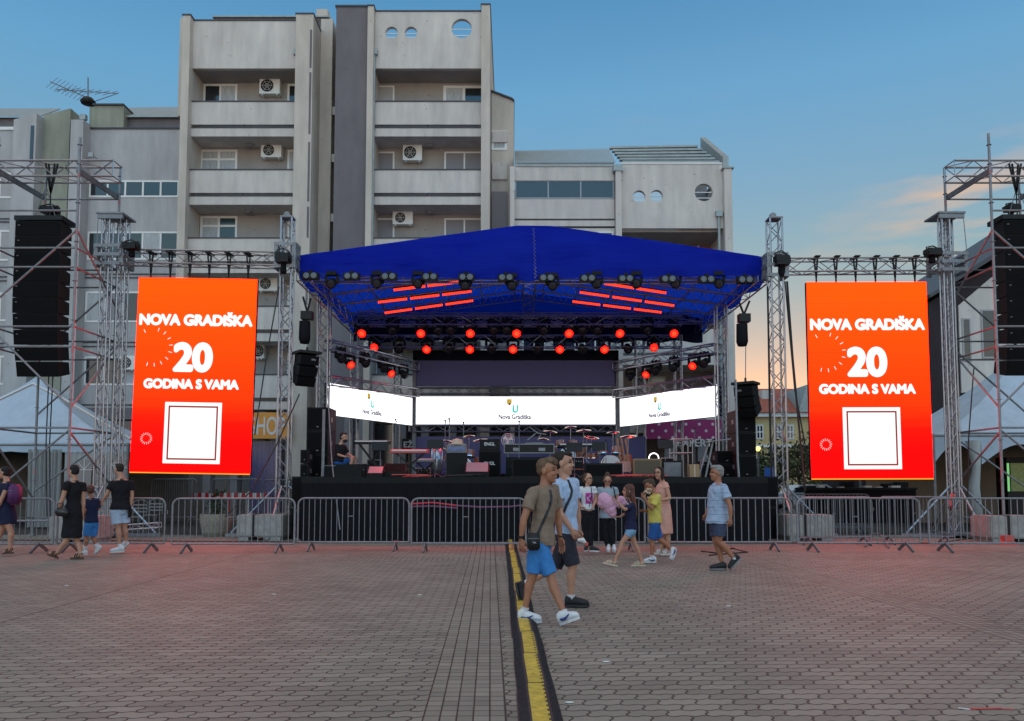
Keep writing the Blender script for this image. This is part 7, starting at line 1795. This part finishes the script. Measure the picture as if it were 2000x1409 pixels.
    if bt:
        m = MB(); ty = bt['type']
        if ty in ('shorts','trousers'):
            m.loft([(tor(-.15), ts*.135*k*wd, tf*.108*k*wd), (tor(-.04), ts*.166*k*wd, tf*.124*k*wd), (tor(.05), ts*.156*k*wd, tf*.112*k*wd), (tor(.12), ts*.12*k*wd, tf*.08*k*wd)], 20)
            for S in 'NF':
                sg = -1 if J['kn'+S].dot(sd) < J['hip'].dot(sd) else 1
                hp = tor(0)+ts*(sg*.082*k*wd)+tdir*(-.03); kn, an = J['kn'+S], J['an'+S]; l = bt.get('len', .85); e = bt.get('r', .085)
                if ty == 'shorts':
                    if l <= 1: pts_ = [hp, hp.lerp(kn,l*.4), hp.lerp(kn,l*.75), hp.lerp(kn,l)]
                    else: pts_ = [hp, hp.lerp(kn,.5), kn, kn.lerp(an,(l-1))]
                    m.path(pts_, [r*lk*(wd**.5) for r in (.10,.098,.5*(.098+e)-.002,e)], 16); m.ball(hp, .1*lk*(wd**.5))
                else:
                    pts_ = [hp, hp.lerp(kn,.45), kn, kn.lerp(an,.4), an.lerp(kn,.06)]; m.path(pts_, [r*lk*(wd**.5) for r in (.095,.085,.066,.063,e)], 16); m.ball(hp, .095*lk); m.ball(kn, .064*lk)
        elif ty == 'dress':
            hm = P(*bt['hem'], Y); hm.y = hip.y; m.loft([(hm, ts*bt['rx'], tf*bt['ry']), (hm.lerp(hip,.5), ts*bt['rx']*.97, tf*bt['ry']*.96), (tor(0), ts*.178*k*wd, tf*.135*k*wd), (tor(.25), ts*.15*k*wd, tf*.115*k*wd)], 20)
        me = remesh(m, vox, 3, bt.get('fold', .005)*k, bt.get('ff', 8), 5); finish(me, bt['name'], [bt['mat']], root)
    # ---- shoes
    so_ = s.get('shoes')
    if so_:
        for S in 'NF':
            if 'heel'+S not in J: continue
            he_, to, an = J['heel'+S], J['toe'+S], J['an'+S]; fd = (to-he_).normalized(); L_ = (to-he_).length; L_ = min(max(L_, .21*k), .30*k); mid = (he_+to)/2
            he_ = mid-fd*L_/2; to = mid+fd*L_/2
            fu = up if abs(fd.z) < .12 else (up - fd*fd.dot(up)).normalized(); sdv = fd.cross(fu).normalized(); w = .045*k
            def fo(x, y, z): return he_ + fd*(x*L_) + sdv*(y*w) + fu*(z*k*(so_.get('hg',1.15) if so_['type'] == 'sneaker' else 1.25))
            if so_['type'] == 'sneaker':
                m = MB(); ring = []
                for x, ww, hh, zc in ((.0,.55,.030,.045),(.05,.75,.042,.052),(.22,.78,.046,.055),(.42,.84,.042,.048),(.62,.97,.036,.041),(.8,1.0,.031,.035),(.93,.86,.026,.030),(1.0,.5,.016,.024)):
                    ring.append((fo(x,0,zc-.002), sdv*ww*w, fu*hh*k*so_.get('hg',1.15)))
                m.loft(ring, 16); m.path([fo(.2,0,.06), an.lerp(fo(.2,0,.085),.45)], [.042*k,.040*k], 14)
                me = remesh(m, min(vox,.007), 3); sh_ = finish(me, 'shoe', [so_['mat']], root)
                m = MB(); n = 20; ol = []
                for i in range(n):
                    t = 2*math.pi*i/n; x = .5+.515*math.cos(t); y = math.sin(t)*(1.02 if math.cos(t) > 0 else .82); ol.append(fo(x, y, -.012))
                m.prism(ol, fu*.028*k); m.build('sole', so_['sole'], sh_)
                lc = MB()
                for i in range(4): x = .40+.08*i; z = .078-.012*i; lc.tube(fo(x,-.45,z), fo(x+.03,.45,z), .0035*k, 5)
                lc.build('laces', so_.get('lace', so_['mat']), sh_)
                if so_.get('swoosh'):
                    sy = -1 if sdv.y > 0 else 1
                    cw = [(.16,.040),(.24,.030),(.36,.028),(.50,.038),(.66,.056)]; m = MB(); pts_ = []; 
                    pts_ = [fo(x, sy*(.99 if x > .3 else .86), z) for x, z in cw]; m.path(pts_, [.006*k,.016*k,.015*k,.010*k,.004*k], 6); m.build('side_mark', so_['swoosh'], sh_)
            else:
                m = MB(); n = 20; ol = []
                for i in range(n):
                    t = 2*math.pi*i/n; x = .5+.54*math.cos(t); y = math.sin(t)*(1.02 if math.cos(t) > 0 else .82); ol.append(fo(x, y, -.014))
                m.prism(ol, fu*.03*k); s0 = m.build('sandal', so_['sole'], root)
                m = MB()
                for x, z in ((.62,.045),(.74,.036),(.5,.058)) if so_.get('straps', 3) == 3 else ((.62,.05),(.45,.06)):
                    m.path([fo(x,-.95,.01), fo(x,-.75,z*.8), fo(x+.02,0,z+.012), fo(x,.75,z*.8), fo(x,.95,.01)], .0115*k, 6)
                m.path([fo(.3,-.85,.01), fo(.18,-.75,.07), fo(.0,0,.06), fo(.18,.75,.07), fo(.3,.85,.01)], .007*k, 6); m.build('strap', so_['mat'], s0)
            if s.get('sock'):
                m = MB(); t = s['sock']; ps = [an.lerp(fo(.2,0,.05),.4), an, an.lerp(J['kn'+S], t)]; m.path(ps, [.042*k,.041*k,.042*k+t*.05], 14); m.build('sock', 'sock', root)
    return dict(root=root, shirt=shirt, J=J, h=h, fwd=fwd, sd=sd, tor=tor, ts=ts, tf=tf, k=k)

def bvh_of(objs):
    vs, fs = [], []
    for o in objs:
        off = BASE[o.name]; n = len(vs); vs += [v.co+off for v in o.data.vertices]; fs += [[i+n for i in p.vertices] for p in o.data.polygons]
    return BVHTree.FromPolygons(vs, fs)
def on_cloth(person, pxs, Y, out=.006):
    """points of the garment surface facing the camera under a drawn line"""
    bv = bvh_of([c for c in kids(person['root']) if c.data and c.name.split('.')[0] in ('shirt','shorts','dress','trousers')]); cam_p = Vector((0,0,CAMZ)); res = []
    for x, y in pxs:
        q = P(x, y, Y); d = (q-cam_p).normalized(); hit = bv.ray_cast(cam_p, d, 60)
        res.append((hit[0] - d*out) if hit[0] is not None else (res[-1] + (P(x,y,Y)-P(*lastxy,Y)) if res else q)); lastxy = (x, y)
    return res
def ribbon(person, pxs, Y, w, mt, name='strap', n=14, out=.006, par=None):
    dense = []
    for a, b in zip(pxs, pxs[1:]):
        for k in range(n): dense.append((a[0]+(b[0]-a[0])*k/n, a[1]+(b[1]-a[1])*k/n))
    dense.append(pxs[-1]); pts = on_cloth(person, dense, Y, out); sm = [pts[0]]+[(pts[i-1]+pts[i]*2+pts[i+1])/4 for i in range(1,len(pts)-1)]+[pts[-1]]
    m = MB()
    for a, b in zip(sm, sm[1:]):
        if (b-a).length > .002: m.bar(a, b+(b-a)*.2, .008, w, up=(b-a).cross(Vector((0,1,0))))
    return m.build(name, mt, par or person['root'])
def decal(person, x0, y0, x1, y1, Y, mt, name, nx=12, ny=12, shape=None, out=.004):
    pxs = [(x0+(x1-x0)*i/nx, y0+(y1-y0)*j/ny) for j in range(ny+1) for i in range(nx+1)]; pts = on_cloth(person, pxs, Y, out); m = MB()
    fs = [(j*(nx+1)+i, (j+1)*(nx+1)+i, (j+1)*(nx+1)+i+1, j*(nx+1)+i+1) for j in range(ny) for i in range(nx) if shape is None or shape((i+.5)/nx, (j+.5)/ny)]
    m.add(pts, fs); return m.build(name, mt, person['root'])
def bag(center, sx, sy, sz, name, label, cat_, mt, badge=None, tilt=0, flap=True):
    t = thing(name, label, cat_, center - Vector((0,0,sz/2))); bm_ = bmesh.new(); bmesh.ops.create_cube(bm_, size=1); rot = Matrix.Rotation(tilt, 3, 'Y')
    for v in bm_.verts: v.co = rot @ Vector((v.co.x*sx, v.co.y*sy, v.co.z*sz))
    bmesh.ops.bevel(bm_, geom=list(bm_.edges), offset=min(sx,sy,sz)*.28, segments=3, affect='EDGES')
    me = bpy.data.meshes.new('body'); bm_.to_mesh(me); bm_.free(); me.materials.append(M[mt]); me.polygons.foreach_set('use_smooth', [True]*len(me.polygons))
    for v in me.vertices: v.co = v.co + center - BASE[t.name]
    link('pouch', me, t, BASE[t.name]); m = MB(); m.box(center+rot@Vector((0,-sy/2-.001,sz*.18)), (sx*.8,.006,.008), rot); m.build('zipper', 'galv_dark', t)
    if badge: put_mesh('badge_letters', text_mesh(badge, sz*.07, .01), 'white', t, center+Vector((.01,-sy/2-.004,-sz*.05)), (1,0,0), (0,0,1))
    return t

# ---- boy in brown shirt
A = human(dict(Y=7.75, face=-33, hface=-22, hh=.246, k=.95, w=.88, vox=.0065, skin='skin_tan', seed=2, label='boy in taupe T-shirt and bright blue shorts striding with a black crossbody bag',
    J=dict(head=(1070,921), neck=(1064,950), shN=(1041,964,-.13), shF=(1081,959,.13), elN=(1023,1015,-.2), wrN=(1018,1052,-.2), tipN=(1019,1084,-.2), elF=(1090,1014,.2), wrF=(1094,1050,.2), tipF=(1101,1083,.2),
        hip=(1058,1056), knN=(1041,1124,-.07), anN=(1025,1190,-.07), heelN=(1011,1213,-.07), toeN=(1058,1216,-.1), knF=(1076,1126,-.1), anF=(1101,1197,-.22), heelF=(1093,1223,-.25), toeF=(1132,1206,-.33)),
    hem=(1058,1064), top=dict(name='shirt', mat='tee_taupe', fold=.009, ff=10, hx=.178, hy=.15, sleeve=.62, inf=.016), bottom=dict(type='shorts', name='shorts', mat='short_blue', len=.93, r=.083, fold=.006),
    hair=('hair_blond','fringe'), shoes=dict(type='sneaker', mat='shoe_white', sole='sole_white', swoosh='swoosh', hg=1.22), sock=.06, curlN=.55, curlF=.45))
ribbon(A, [(1074,957),(1077,972),(1074,988),(1066,1008),(1056,1030),(1050,1044)], 7.75, .026, 'bag_black')
ribbon(A, [(1034,1000),(1033,1020),(1036,1040)], 7.75, .022, 'bag_black')
bag(P(1042,1058,7.52), .125, .06, .17, 'crossbody_bag', 'small black crossbody bag at the hip of the boy in taupe', 'bag', 'bag_black', badge='FILA')
w0 = A['J']['wrN']; tag(MB().lathe([(.027,-.012),(.031,-.012),(.031,.012),(.027,.012)], w0+Vector((0,0,.012)), (0,0,1), 16).build('wristband', 'black'), 'black wristband on the near wrist of the boy in taupe', 'wristband')
w0 = A['J']['wrF']; tag(MB().lathe([(.026,-.006),(.029,-.006),(.029,.006),(.026,.006)], w0+Vector((0,0,.012)), (.3,0,1), 16).build('wristband', 'black'), 'thin dark bracelet on the far wrist of the boy in taupe', 'wristband')
# ---- boy in blue shirt
B = human(dict(Y=8.75, face=-22, hface=-12, hh=.268, k=1.02, w=.95, vox=.0075, skin='skin', seed=5, label='tall boy in pale blue T-shirt and dark shorts walking behind the boy in taupe',
    J=dict(head=(1101,906), neck=(1103,935), shN=(1089,949,-.15), shF=(1120,946,.15), elN=(1094,1003,-.2), wrN=(1116,1034,-.22), tipN=(1131,1058,-.24), elF=(1128,1000,.2), wrF=(1130,1035,.2), tipF=(1134,1060,.2),
        hip=(1107,1042), knN=(1119,1104,-.08), anN=(1115,1168,-.08), heelN=(1103,1190,-.08), toeN=(1151,1193,-.1), knF=(1084,1108,.08), anF=(1026,1142,.08), heelF=(1008,1138,.1), toeF=(1018,1176,.08)),
    hem=(1107,1043), top=dict(name='shirt', mat='tee_blue', fold=.008, ff=10, hx=.172, hy=.135, sleeve=.52), bottom=dict(type='shorts', name='shorts', mat='short_dark', len=.99, r=.082),
    hair=('hair_dark','crop'), shoes=dict(type='sneaker', mat='shoe_black', sole='sole_black'), sock=.10, curlN=.6))
ribbon(B, [(1109,938),(1117,958),(1115,970),(1106,988),(1101,1001)], 8.75, .03, 'bag_black')
wp = thing('food_wrapper', 'white and red paper wrapper in the hand of the boy in pale blue', 'wrapper', P(1140,1058,8.5)); m = MB(); m.path([P(1128,1055,8.5),P(1138,1055,8.5),P(1146,1063,8.5)],[.012,.03,.008],8); m.build('paper','white',wp); m = MB(); m.box(P(1146,1063,8.49),(.03,.03,.035)); m.build('tip','red_plastic',wp)
# ---- girl, white printed tee
C_ = human(dict(Y=15.3, face=-72, hface=-40, hh=.232, k=.94, w=.85, female=True, vox=.009, seed=3, label='girl with glasses in a white T-shirt with a magenta print, hair tied back',
    J=dict(head=(1148.5,936), neck=(1147.5,952), shN=(1133,957), shF=(1160,957), elN=(1126,977,-.02), wrN=(1136,990,-.12), tipN=(1144,997,-.14), elF=(1163,977), wrF=(1158,991,-.1), tipF=(1154,997,-.12), hip=(1147,1000),
        knN=(1142,1036), anN=(1147,1066), heelN=(1146,1072), toeN=(1144,1076,-.15), knF=(1153,1037), anF=(1154,1069,-.05), heelF=(1152,1076,-.1), toeF=(1170,1077,-.15)),
    hem=(1148,996), top=dict(name='shirt', mat='tee_white', hx=.178, hy=.14, sleeve=.38, sfl=.01), bottom=dict(type='trousers', name='trousers', mat='trouser_black', r=.05), hair=('hair_brown','back'), glasses=True,
    shoes=dict(type='sneaker', mat='shoe_black', sole='sole_white')))
decal(C_, 1143.5, 963, 1158, 984, 15.3, 'magenta', 'print', 12, 14, lambda u, v: not (abs(u-.5-.25*math.sin(v*9)) < .10 and .15 < v < .9))
ribbon(C_, [(1155,952),(1155,970),(1151,990)], 15.3, .014, 'bag_black')
# ---- girl, grey tee
D_g = human(dict(Y=15.5, face=-90, hface=-95, pitch=25, hh=.232, k=.96, w=.95, female=True, vox=.009, seed=8, label='girl in a grey blue T-shirt looking down behind the candy floss',
    J=dict(head=(1186.5,939), neck=(1186,953), shN=(1171,958), shF=(1202,958), elN=(1167,981), wrN=(1176,994,-.15), tipN=(1183,998,-.2), elF=(1207,980), wrF=(1199,994,-.15), tipF=(1192,998,-.2), hip=(1186,1006),
        knN=(1181,1040), anN=(1188,1069), heelN=(1189,1072), toeN=(1188,1077,-.16), knF=(1193,1040), anF=(1198,1069), heelF=(1199,1072), toeF=(1200,1077,-.16)),
    hem=(1186,1012), top=dict(name='shirt', mat='tee_grey', hx=.19, hy=.15, sleeve=.42), bottom=dict(type='trousers', name='trousers', mat='trouser_black', r=.05), hair=('hair_brown','bun',(-.05,0,.12)), glasses=True,
    shoes=dict(type='sneaker', mat='shoe_white', sole='sole_white')))
ribbon(D_g, [(1198,952),(1201,965),(1203,985)], 15.5, .02, 'bag_black')
# ---- girl with candy floss
E_ = human(dict(Y=13.0, face=180, hface=172, hh=.225, k=.80, w=.92, female=True, vox=.008, seed=4, arm=.92, leg=.95, label='long haired girl in navy top and denim shorts holding candy floss',
    J=dict(head=(1227,960), neck=(1233,980), shN=(1231,989,-.12), shF=(1233,989,.12), elN=(1221,996,-.2), wrN=(1204,979,-.2), tipN=(1192,967,-.2), elF=(1222,1004,.1), wrF=(1210,1010,.02), tipF=(1202,1009,-.02), hip=(1232,1034),
        knN=(1215,1060,-.06), anN=(1202,1094,-.06), heelN=(1206,1107,-.06), toeN=(1178,1099,-.06), knF=(1240,1063,.06), anF=(1254,1099,.06), heelF=(1261,1109,.02), toeF=(1233,1111,.0)),
    hem=(1232,1034), top=dict(name='shirt', mat='tee_navy', hx=.175, hy=.15, sleeve=.7), bottom=dict(type='shorts', name='shorts', mat='denim', len=.42, r=.088), hair=('hair_red','long'),
    shoes=dict(type='sandal', mat='sandal_cream', sole='sandal_cream'), curlN=.25, waxN=(0,1,.0), waxF=(0,1,0)))
def floss(blobs, label, stick, Y):
    m = MB()
    for x, y, r in blobs: m.ball(P(x,y,Y), r, 14, 10)
    t = thing('candy_floss', label, 'candy floss', P(blobs[0][0],blobs[0][1],Y)); me = remesh(m, .012, 14, .008, 14, 2); finish(me, 'floss', ['floss'], t)
    if stick: MB().tube(P(*stick[0],Y), P(*stick[1],Y), .006, 6).build('stick','white',t)
floss([(1180,975,.105),(1187,983,.12),(1192,994,.10),(1196,1003,.07),(1176,984,.07),(1195,985,.08)], 'big pink candy floss held by the long haired girl', [(1198,1008),(1203,1016)], 12.9)
floss([(1213,977,.07),(1217,983,.07),(1209,986,.06)], 'smaller pink candy floss half hidden behind the girl\'s arm', None, 13.4)
decal(E_, 1224, 982.5, 1228, 986, 13.0, 'white', 'sleeve_badge', 3, 3)
# ---- boy in yellow
F_ = human(dict(Y=13.6, face=172, hface=178, pitch=22, hh=.232, k=.88, w=.95, vox=.008, seed=6, skin='skin_tan', label='boy in yellow T-shirt and royal blue shorts eating a snack',
    J=dict(head=(1269,950), neck=(1279,966), shN=(1285,973,-.13), shF=(1277,973,.13), elN=(1272,995,-.22), wrN=(1259,974,-.24), tipN=(1255,961,-.22), elF=(1271,1000,.1), wrF=(1258,998,-.05), tipF=(1251,996,-.08), hip=(1279,1022),
        knN=(1273,1056,-.05), anN=(1273,1087,-.05), heelN=(1282,1098,-.05), toeN=(1257,1098,-.05), knF=(1287,1054,.06), anF=(1312,1075,.1), heelF=(1320,1071,.1), toeF=(1312,1095,.05)),
    hem=(1280,1021), top=dict(name='shirt', mat='tee_yellow', hx=.17, hy=.15, sleeve=.68, inf=.022, fold=.012), bottom=dict(type='shorts', name='shorts', mat='short_royal', len=.9, r=.098), hair=('hair_brown','fringe'),
    shoes=dict(type='sneaker', mat='shoe_white', sole='sole_white', swoosh='swoosh'), sock=.07))
sn = thing('snack', 'sprinkled waffle snack in the hands of the boy in yellow', 'snack', P(1264,964,13.3)); M['waffle'] = mat('waffle', (.55,.42,.30), .8, var=.6, vscale=30); m = MB()
rnd = random.Random(9)
for k in range(16): m.ball(P(1258+rnd.random()*14, 956+rnd.random()*18, 13.36+rnd.random()*.05), .022, 8, 6)
m.build('waffle','waffle',sn)
# ---- woman pink dress
G_w = human(dict(Y=14.9, face=178, hface=-135, hh=.238, k=.98, w=1.05, female=True, vox=.009, seed=7, label='woman with glasses in a salmon dress and white sandals behind the yellow boy',
    J=dict(head=(1287,925), neck=(1294,943), shN=(1300,949,-.14), shF=(1290,950,.14), elN=(1308,974,-.2), wrN=(1292,977,-.25), tipN=(1283,977,-.25), elF=(1288,974,.15), wrF=(1280,975,0), tipF=(1275,974,0), hip=(1297,1000),
        knN=(1303,1046,-.05), anN=(1304,1076,-.05), heelN=(1309,1082,-.05), toeN=(1293,1083,-.05), knF=(1296,1046,.05), anF=(1291,1074,.05), heelF=(1296,1080,.05), toeF=(1281,1081,.05)),
    hem=(1296,1010), top=dict(name='dress_bodice', mat='dress_pink', hx=.16, hy=.13, sleeve=.25), bottom=dict(type='dress', name='dress', mat='dress_pink', hem=(1298,1042), rx=.20, ry=.145, fold=.012, ff=5), hair=('hair_dark','bob'), glasses=True,
    shoes=dict(type='sandal', mat='sandal_white', sole='sandal_white')))
# ---- grey haired man
H_ = human(dict(Y=12.45, face=188, hface=182, hh=.243, k=1.0, w=1.06, belly=.035, vox=.008, seed=12, skin='skin_tan', label='grey haired man in a pale striped T-shirt and slate shorts walking past the barrier',
    J=dict(head=(1399,925), neck=(1402,945), shN=(1414,955,-.17), shF=(1396,955,.17), elN=(1426,991,-.24), wrN=(1427,1013,-.24), tipN=(1425,1030,-.24), elF=(1386,990,.2), wrF=(1379,1005,.15), tipF=(1376,1016,.15), hip=(1402,1024),
        knN=(1403,1058,-.06), anN=(1434,1091,-.06), heelN=(1447,1090,-.06), toeN=(1425,1115,-.06), knF=(1399,1061,.07), anF=(1411,1101,.05), heelF=(1419,1114,0), toeF=(1386,1115,0)),
    hem=(1401,1022), top=dict(name='shirt', mat='tee_stripe', hx=.18, hy=.168, sleeve=.52, fold=.012), bottom=dict(type='shorts', name='shorts', mat='short_grey', len=.62, r=.098), hair=('hair_grey','short'),
    shoes=dict(type='sneaker', mat='shoe_black', sole='galv_dark'), sock=.06))
# ---- woman in black dress
I_ = human(dict(Y=14.3, face=165, hface=165, hh=.228, k=1.0, w=.95, female=True, vox=.009, seed=14, label='woman in a long black dress and brown sandals holding a child\'s hand',
    J=dict(head=(143,921), neck=(146,940), shN=(130,948,-.17), shF=(162,949,.1), elN=(122,975,-.2), wrN=(113,997,-.2), tipN=(110,1008,-.2), elF=(163,980,.1), wrF=(161,1005,.1), tipF=(160,1018,.1), hip=(143,1000),
        knN=(131,1052,-.08), anN=(113,1078,-.08), heelN=(114,1090,-.1), toeN=(93,1082,-.1), knF=(150,1056,.05), anF=(158,1083,0), heelF=(163,1093,0), toeF=(138,1094,0)),
    hem=(144,1004), top=dict(name='dress_bodice', mat='tee_black', hx=.155, hy=.13, sleeve=.4), bottom=dict(type='dress', name='dress', mat='tee_black', hem=(140,1050), rx=.16, ry=.175, fold=.010, ff=6), hair=('hair_black','bun',(-.08,0,.03)),
    shoes=dict(type='sandal', mat='sandal_brown', sole='sandal_brown', straps=2)))
hb = bag(P(121,1001,14.0), .22, .10, .15, 'handbag', 'glossy black handbag carried by the woman in the black dress', 'handbag', 'glasses', tilt=.25)
MB().path([P(113,996,14.0), P(112,985,14.0), P(122,982,14.0), P(129,996,14.0)], .01, 6).build('handle','glasses',hb)
# ---- woman with backpack (edge)
J_ = human(dict(Y=15.0, face=180, hface=182, hh=.235, k=1.0, w=1.0, female=True, vox=.009, seed=15, label='woman in a navy dress with a purple backpack at the picture edge',
    J=dict(head=(8,924), neck=(13,942), shN=(16,950,-.16), shF=(5,950,.16), elN=(2,978,-.2), wrN=(-8,1000,-.2), tipN=(-12,1015,-.2), elF=(-4,975,.2), wrF=(-14,998,.2), tipF=(-18,1010,.2), hip=(14,1000),
        knN=(20,1036,-.05), anN=(20,1068,-.05), heelN=(25,1080,-.05), toeN=(6,1081,-.05), knF=(3,1036,.05), anF=(-14,1066,.05), heelF=(-9,1078,.05), toeF=(-28,1078,.05)),
    hem=(13,1004), top=dict(name='dress_bodice', mat='dress_navy', hx=.16, hy=.14, sleeve=.3), bottom=dict(type='dress', name='dress', mat='dress_navy', hem=(12,1024), rx=.17, ry=.175), hair=('hair_black','bun',(-.075,0,.07)),
    shoes=dict(type='sandal', mat='sandal_brown', sole='sandal_brown', straps=2)))
bag(P(29,966,14.9), .17, .28, .40, 'backpack', 'purple and black backpack on the woman in the navy dress', 'backpack', 'purple')
# ---- kid
K_ = human(dict(Y=14.9, face=150, hface=130, hh=.205, k=.74, w=.98, vox=.008, seed=16, skin='skin_tan', label='small boy in navy T-shirt and blue shorts walking between two adults',
    J=dict(head=(176,959), neck=(179,974), shN=(170,980,-.08), shF=(190,979,.08), elN=(167,997,-.1), wrN=(164,1010,-.05), tipN=(162,1017,-.02), elF=(194,997,.1), wrF=(196,986,.1), tipF=(197,980,.1), hip=(179,1022),
        knN=(169,1050,-.05), anN=(166,1075,-.05), heelN=(171,1083,-.05), toeN=(150,1084,-.05), knF=(181,1051,.06), anF=(190,1070,.06), heelF=(199,1068,.06), toeF=(186,1083,.06)),
    hem=(179,1021), top=dict(name='shirt', mat='tee_navy', hx=.17, hy=.15, sleeve=.75), bottom=dict(type='shorts', name='shorts', mat='short_blue', len=.86, r=.098), hair=('hair_red','short'),
    shoes=dict(type='sneaker', mat='shoe_white', sole='sole_white'), sock=.35))
# ---- man in black tee
L_m = human(dict(Y=15.5, face=140, hface=150, hh=.225, k=1.0, w=1.08, vox=.009, seed=18, skin='skin', label='man in black T-shirt and pale denim shorts beside the barrier',
    J=dict(head=(232,917), neck=(237,936), shN=(219,946,-.1), shF=(256,945,.12), elN=(209,966,-.12), wrN=(201,979,-.1), tipN=(197,987,-.08), elF=(258,970,.12), wrF=(255,990,.1), tipF=(253,1002,.1), hip=(235,996),
        knN=(231,1033,-.05), anN=(234,1064,-.05), heelN=(243,1077,-.05), toeN=(215,1079,-.1), knF=(243,1031,.06), anF=(247,1059,.1), heelF=(249,1064,.1), toeF=(240,1074,.1)),
    hem=(236,995), top=dict(name='shirt', mat='tee_black', hx=.185, hy=.15, sleeve=.55), bottom=dict(type='shorts', name='shorts', mat='denim_pale', len=.72, r=.105), hair=('hair_dark','crop'),
    shoes=dict(type='sneaker', mat='shoe_white', sole='sole_white'), sock=.05))
ph = P(253,1003,15.5); tag(MB().box(ph,(.02,.09,.16)).build('mobile_phone','black'), 'dark phone in the hand of the man in the black T-shirt', 'phone')
# ---- seated man on stage
S_ = human(dict(Y=20.6, face=-25, hface=-20, hh=.25, k=.98, w=1.05, vox=.011, seed=20, nofloor=True, label='bearded man in black sitting on a case on the stage edge',
    J=dict(head=(672,855), neck=(666,868), shN=(658,873,-.15), shF=(672,873,.15), elN=(661,889,-.18), wrN=(676,893,-.2), tipN=(684,895,-.2), elF=(680,888,.15), wrF=(690,893,.05), tipF=(695,896,.05), hip=(663,903),
        knN=(688,896,-.08), anN=(684,924,-.08), heelN=(682,929,-.08), toeN=(698,930,-.08), knF=(694,896,.1), anF=(692,924,.1), heelF=(690,929,.1), toeF=(706,930,.1)),
    hem=(663,902), top=dict(name='shirt', mat='tee_black', hx=.165, hy=.14, sleeve=.8), bottom=dict(type='shorts', name='shorts', mat='short_royal', len=.9, r=.085), hair=('hair_dark','crop'), beard='hair_dark',
    shoes=dict(type='sneaker', mat='shoe_black', sole='sole_black')))
sc_ = thing('equipment_case', 'black case the bearded man is sitting on', 'case', (P(660,950,20.6).x,20.6,ZD)); x = root_of(sc_).x; z1 = P(660,909,20.6).z
MB().bb(x-.3,x+.22,20.4,20.95,ZD+.004,z1).build('body','black_box',sc_); MB().bb(x-.31,x+.23,20.388,20.398,z1-.03,z1-.005).build('edging','galv_dark',sc_)
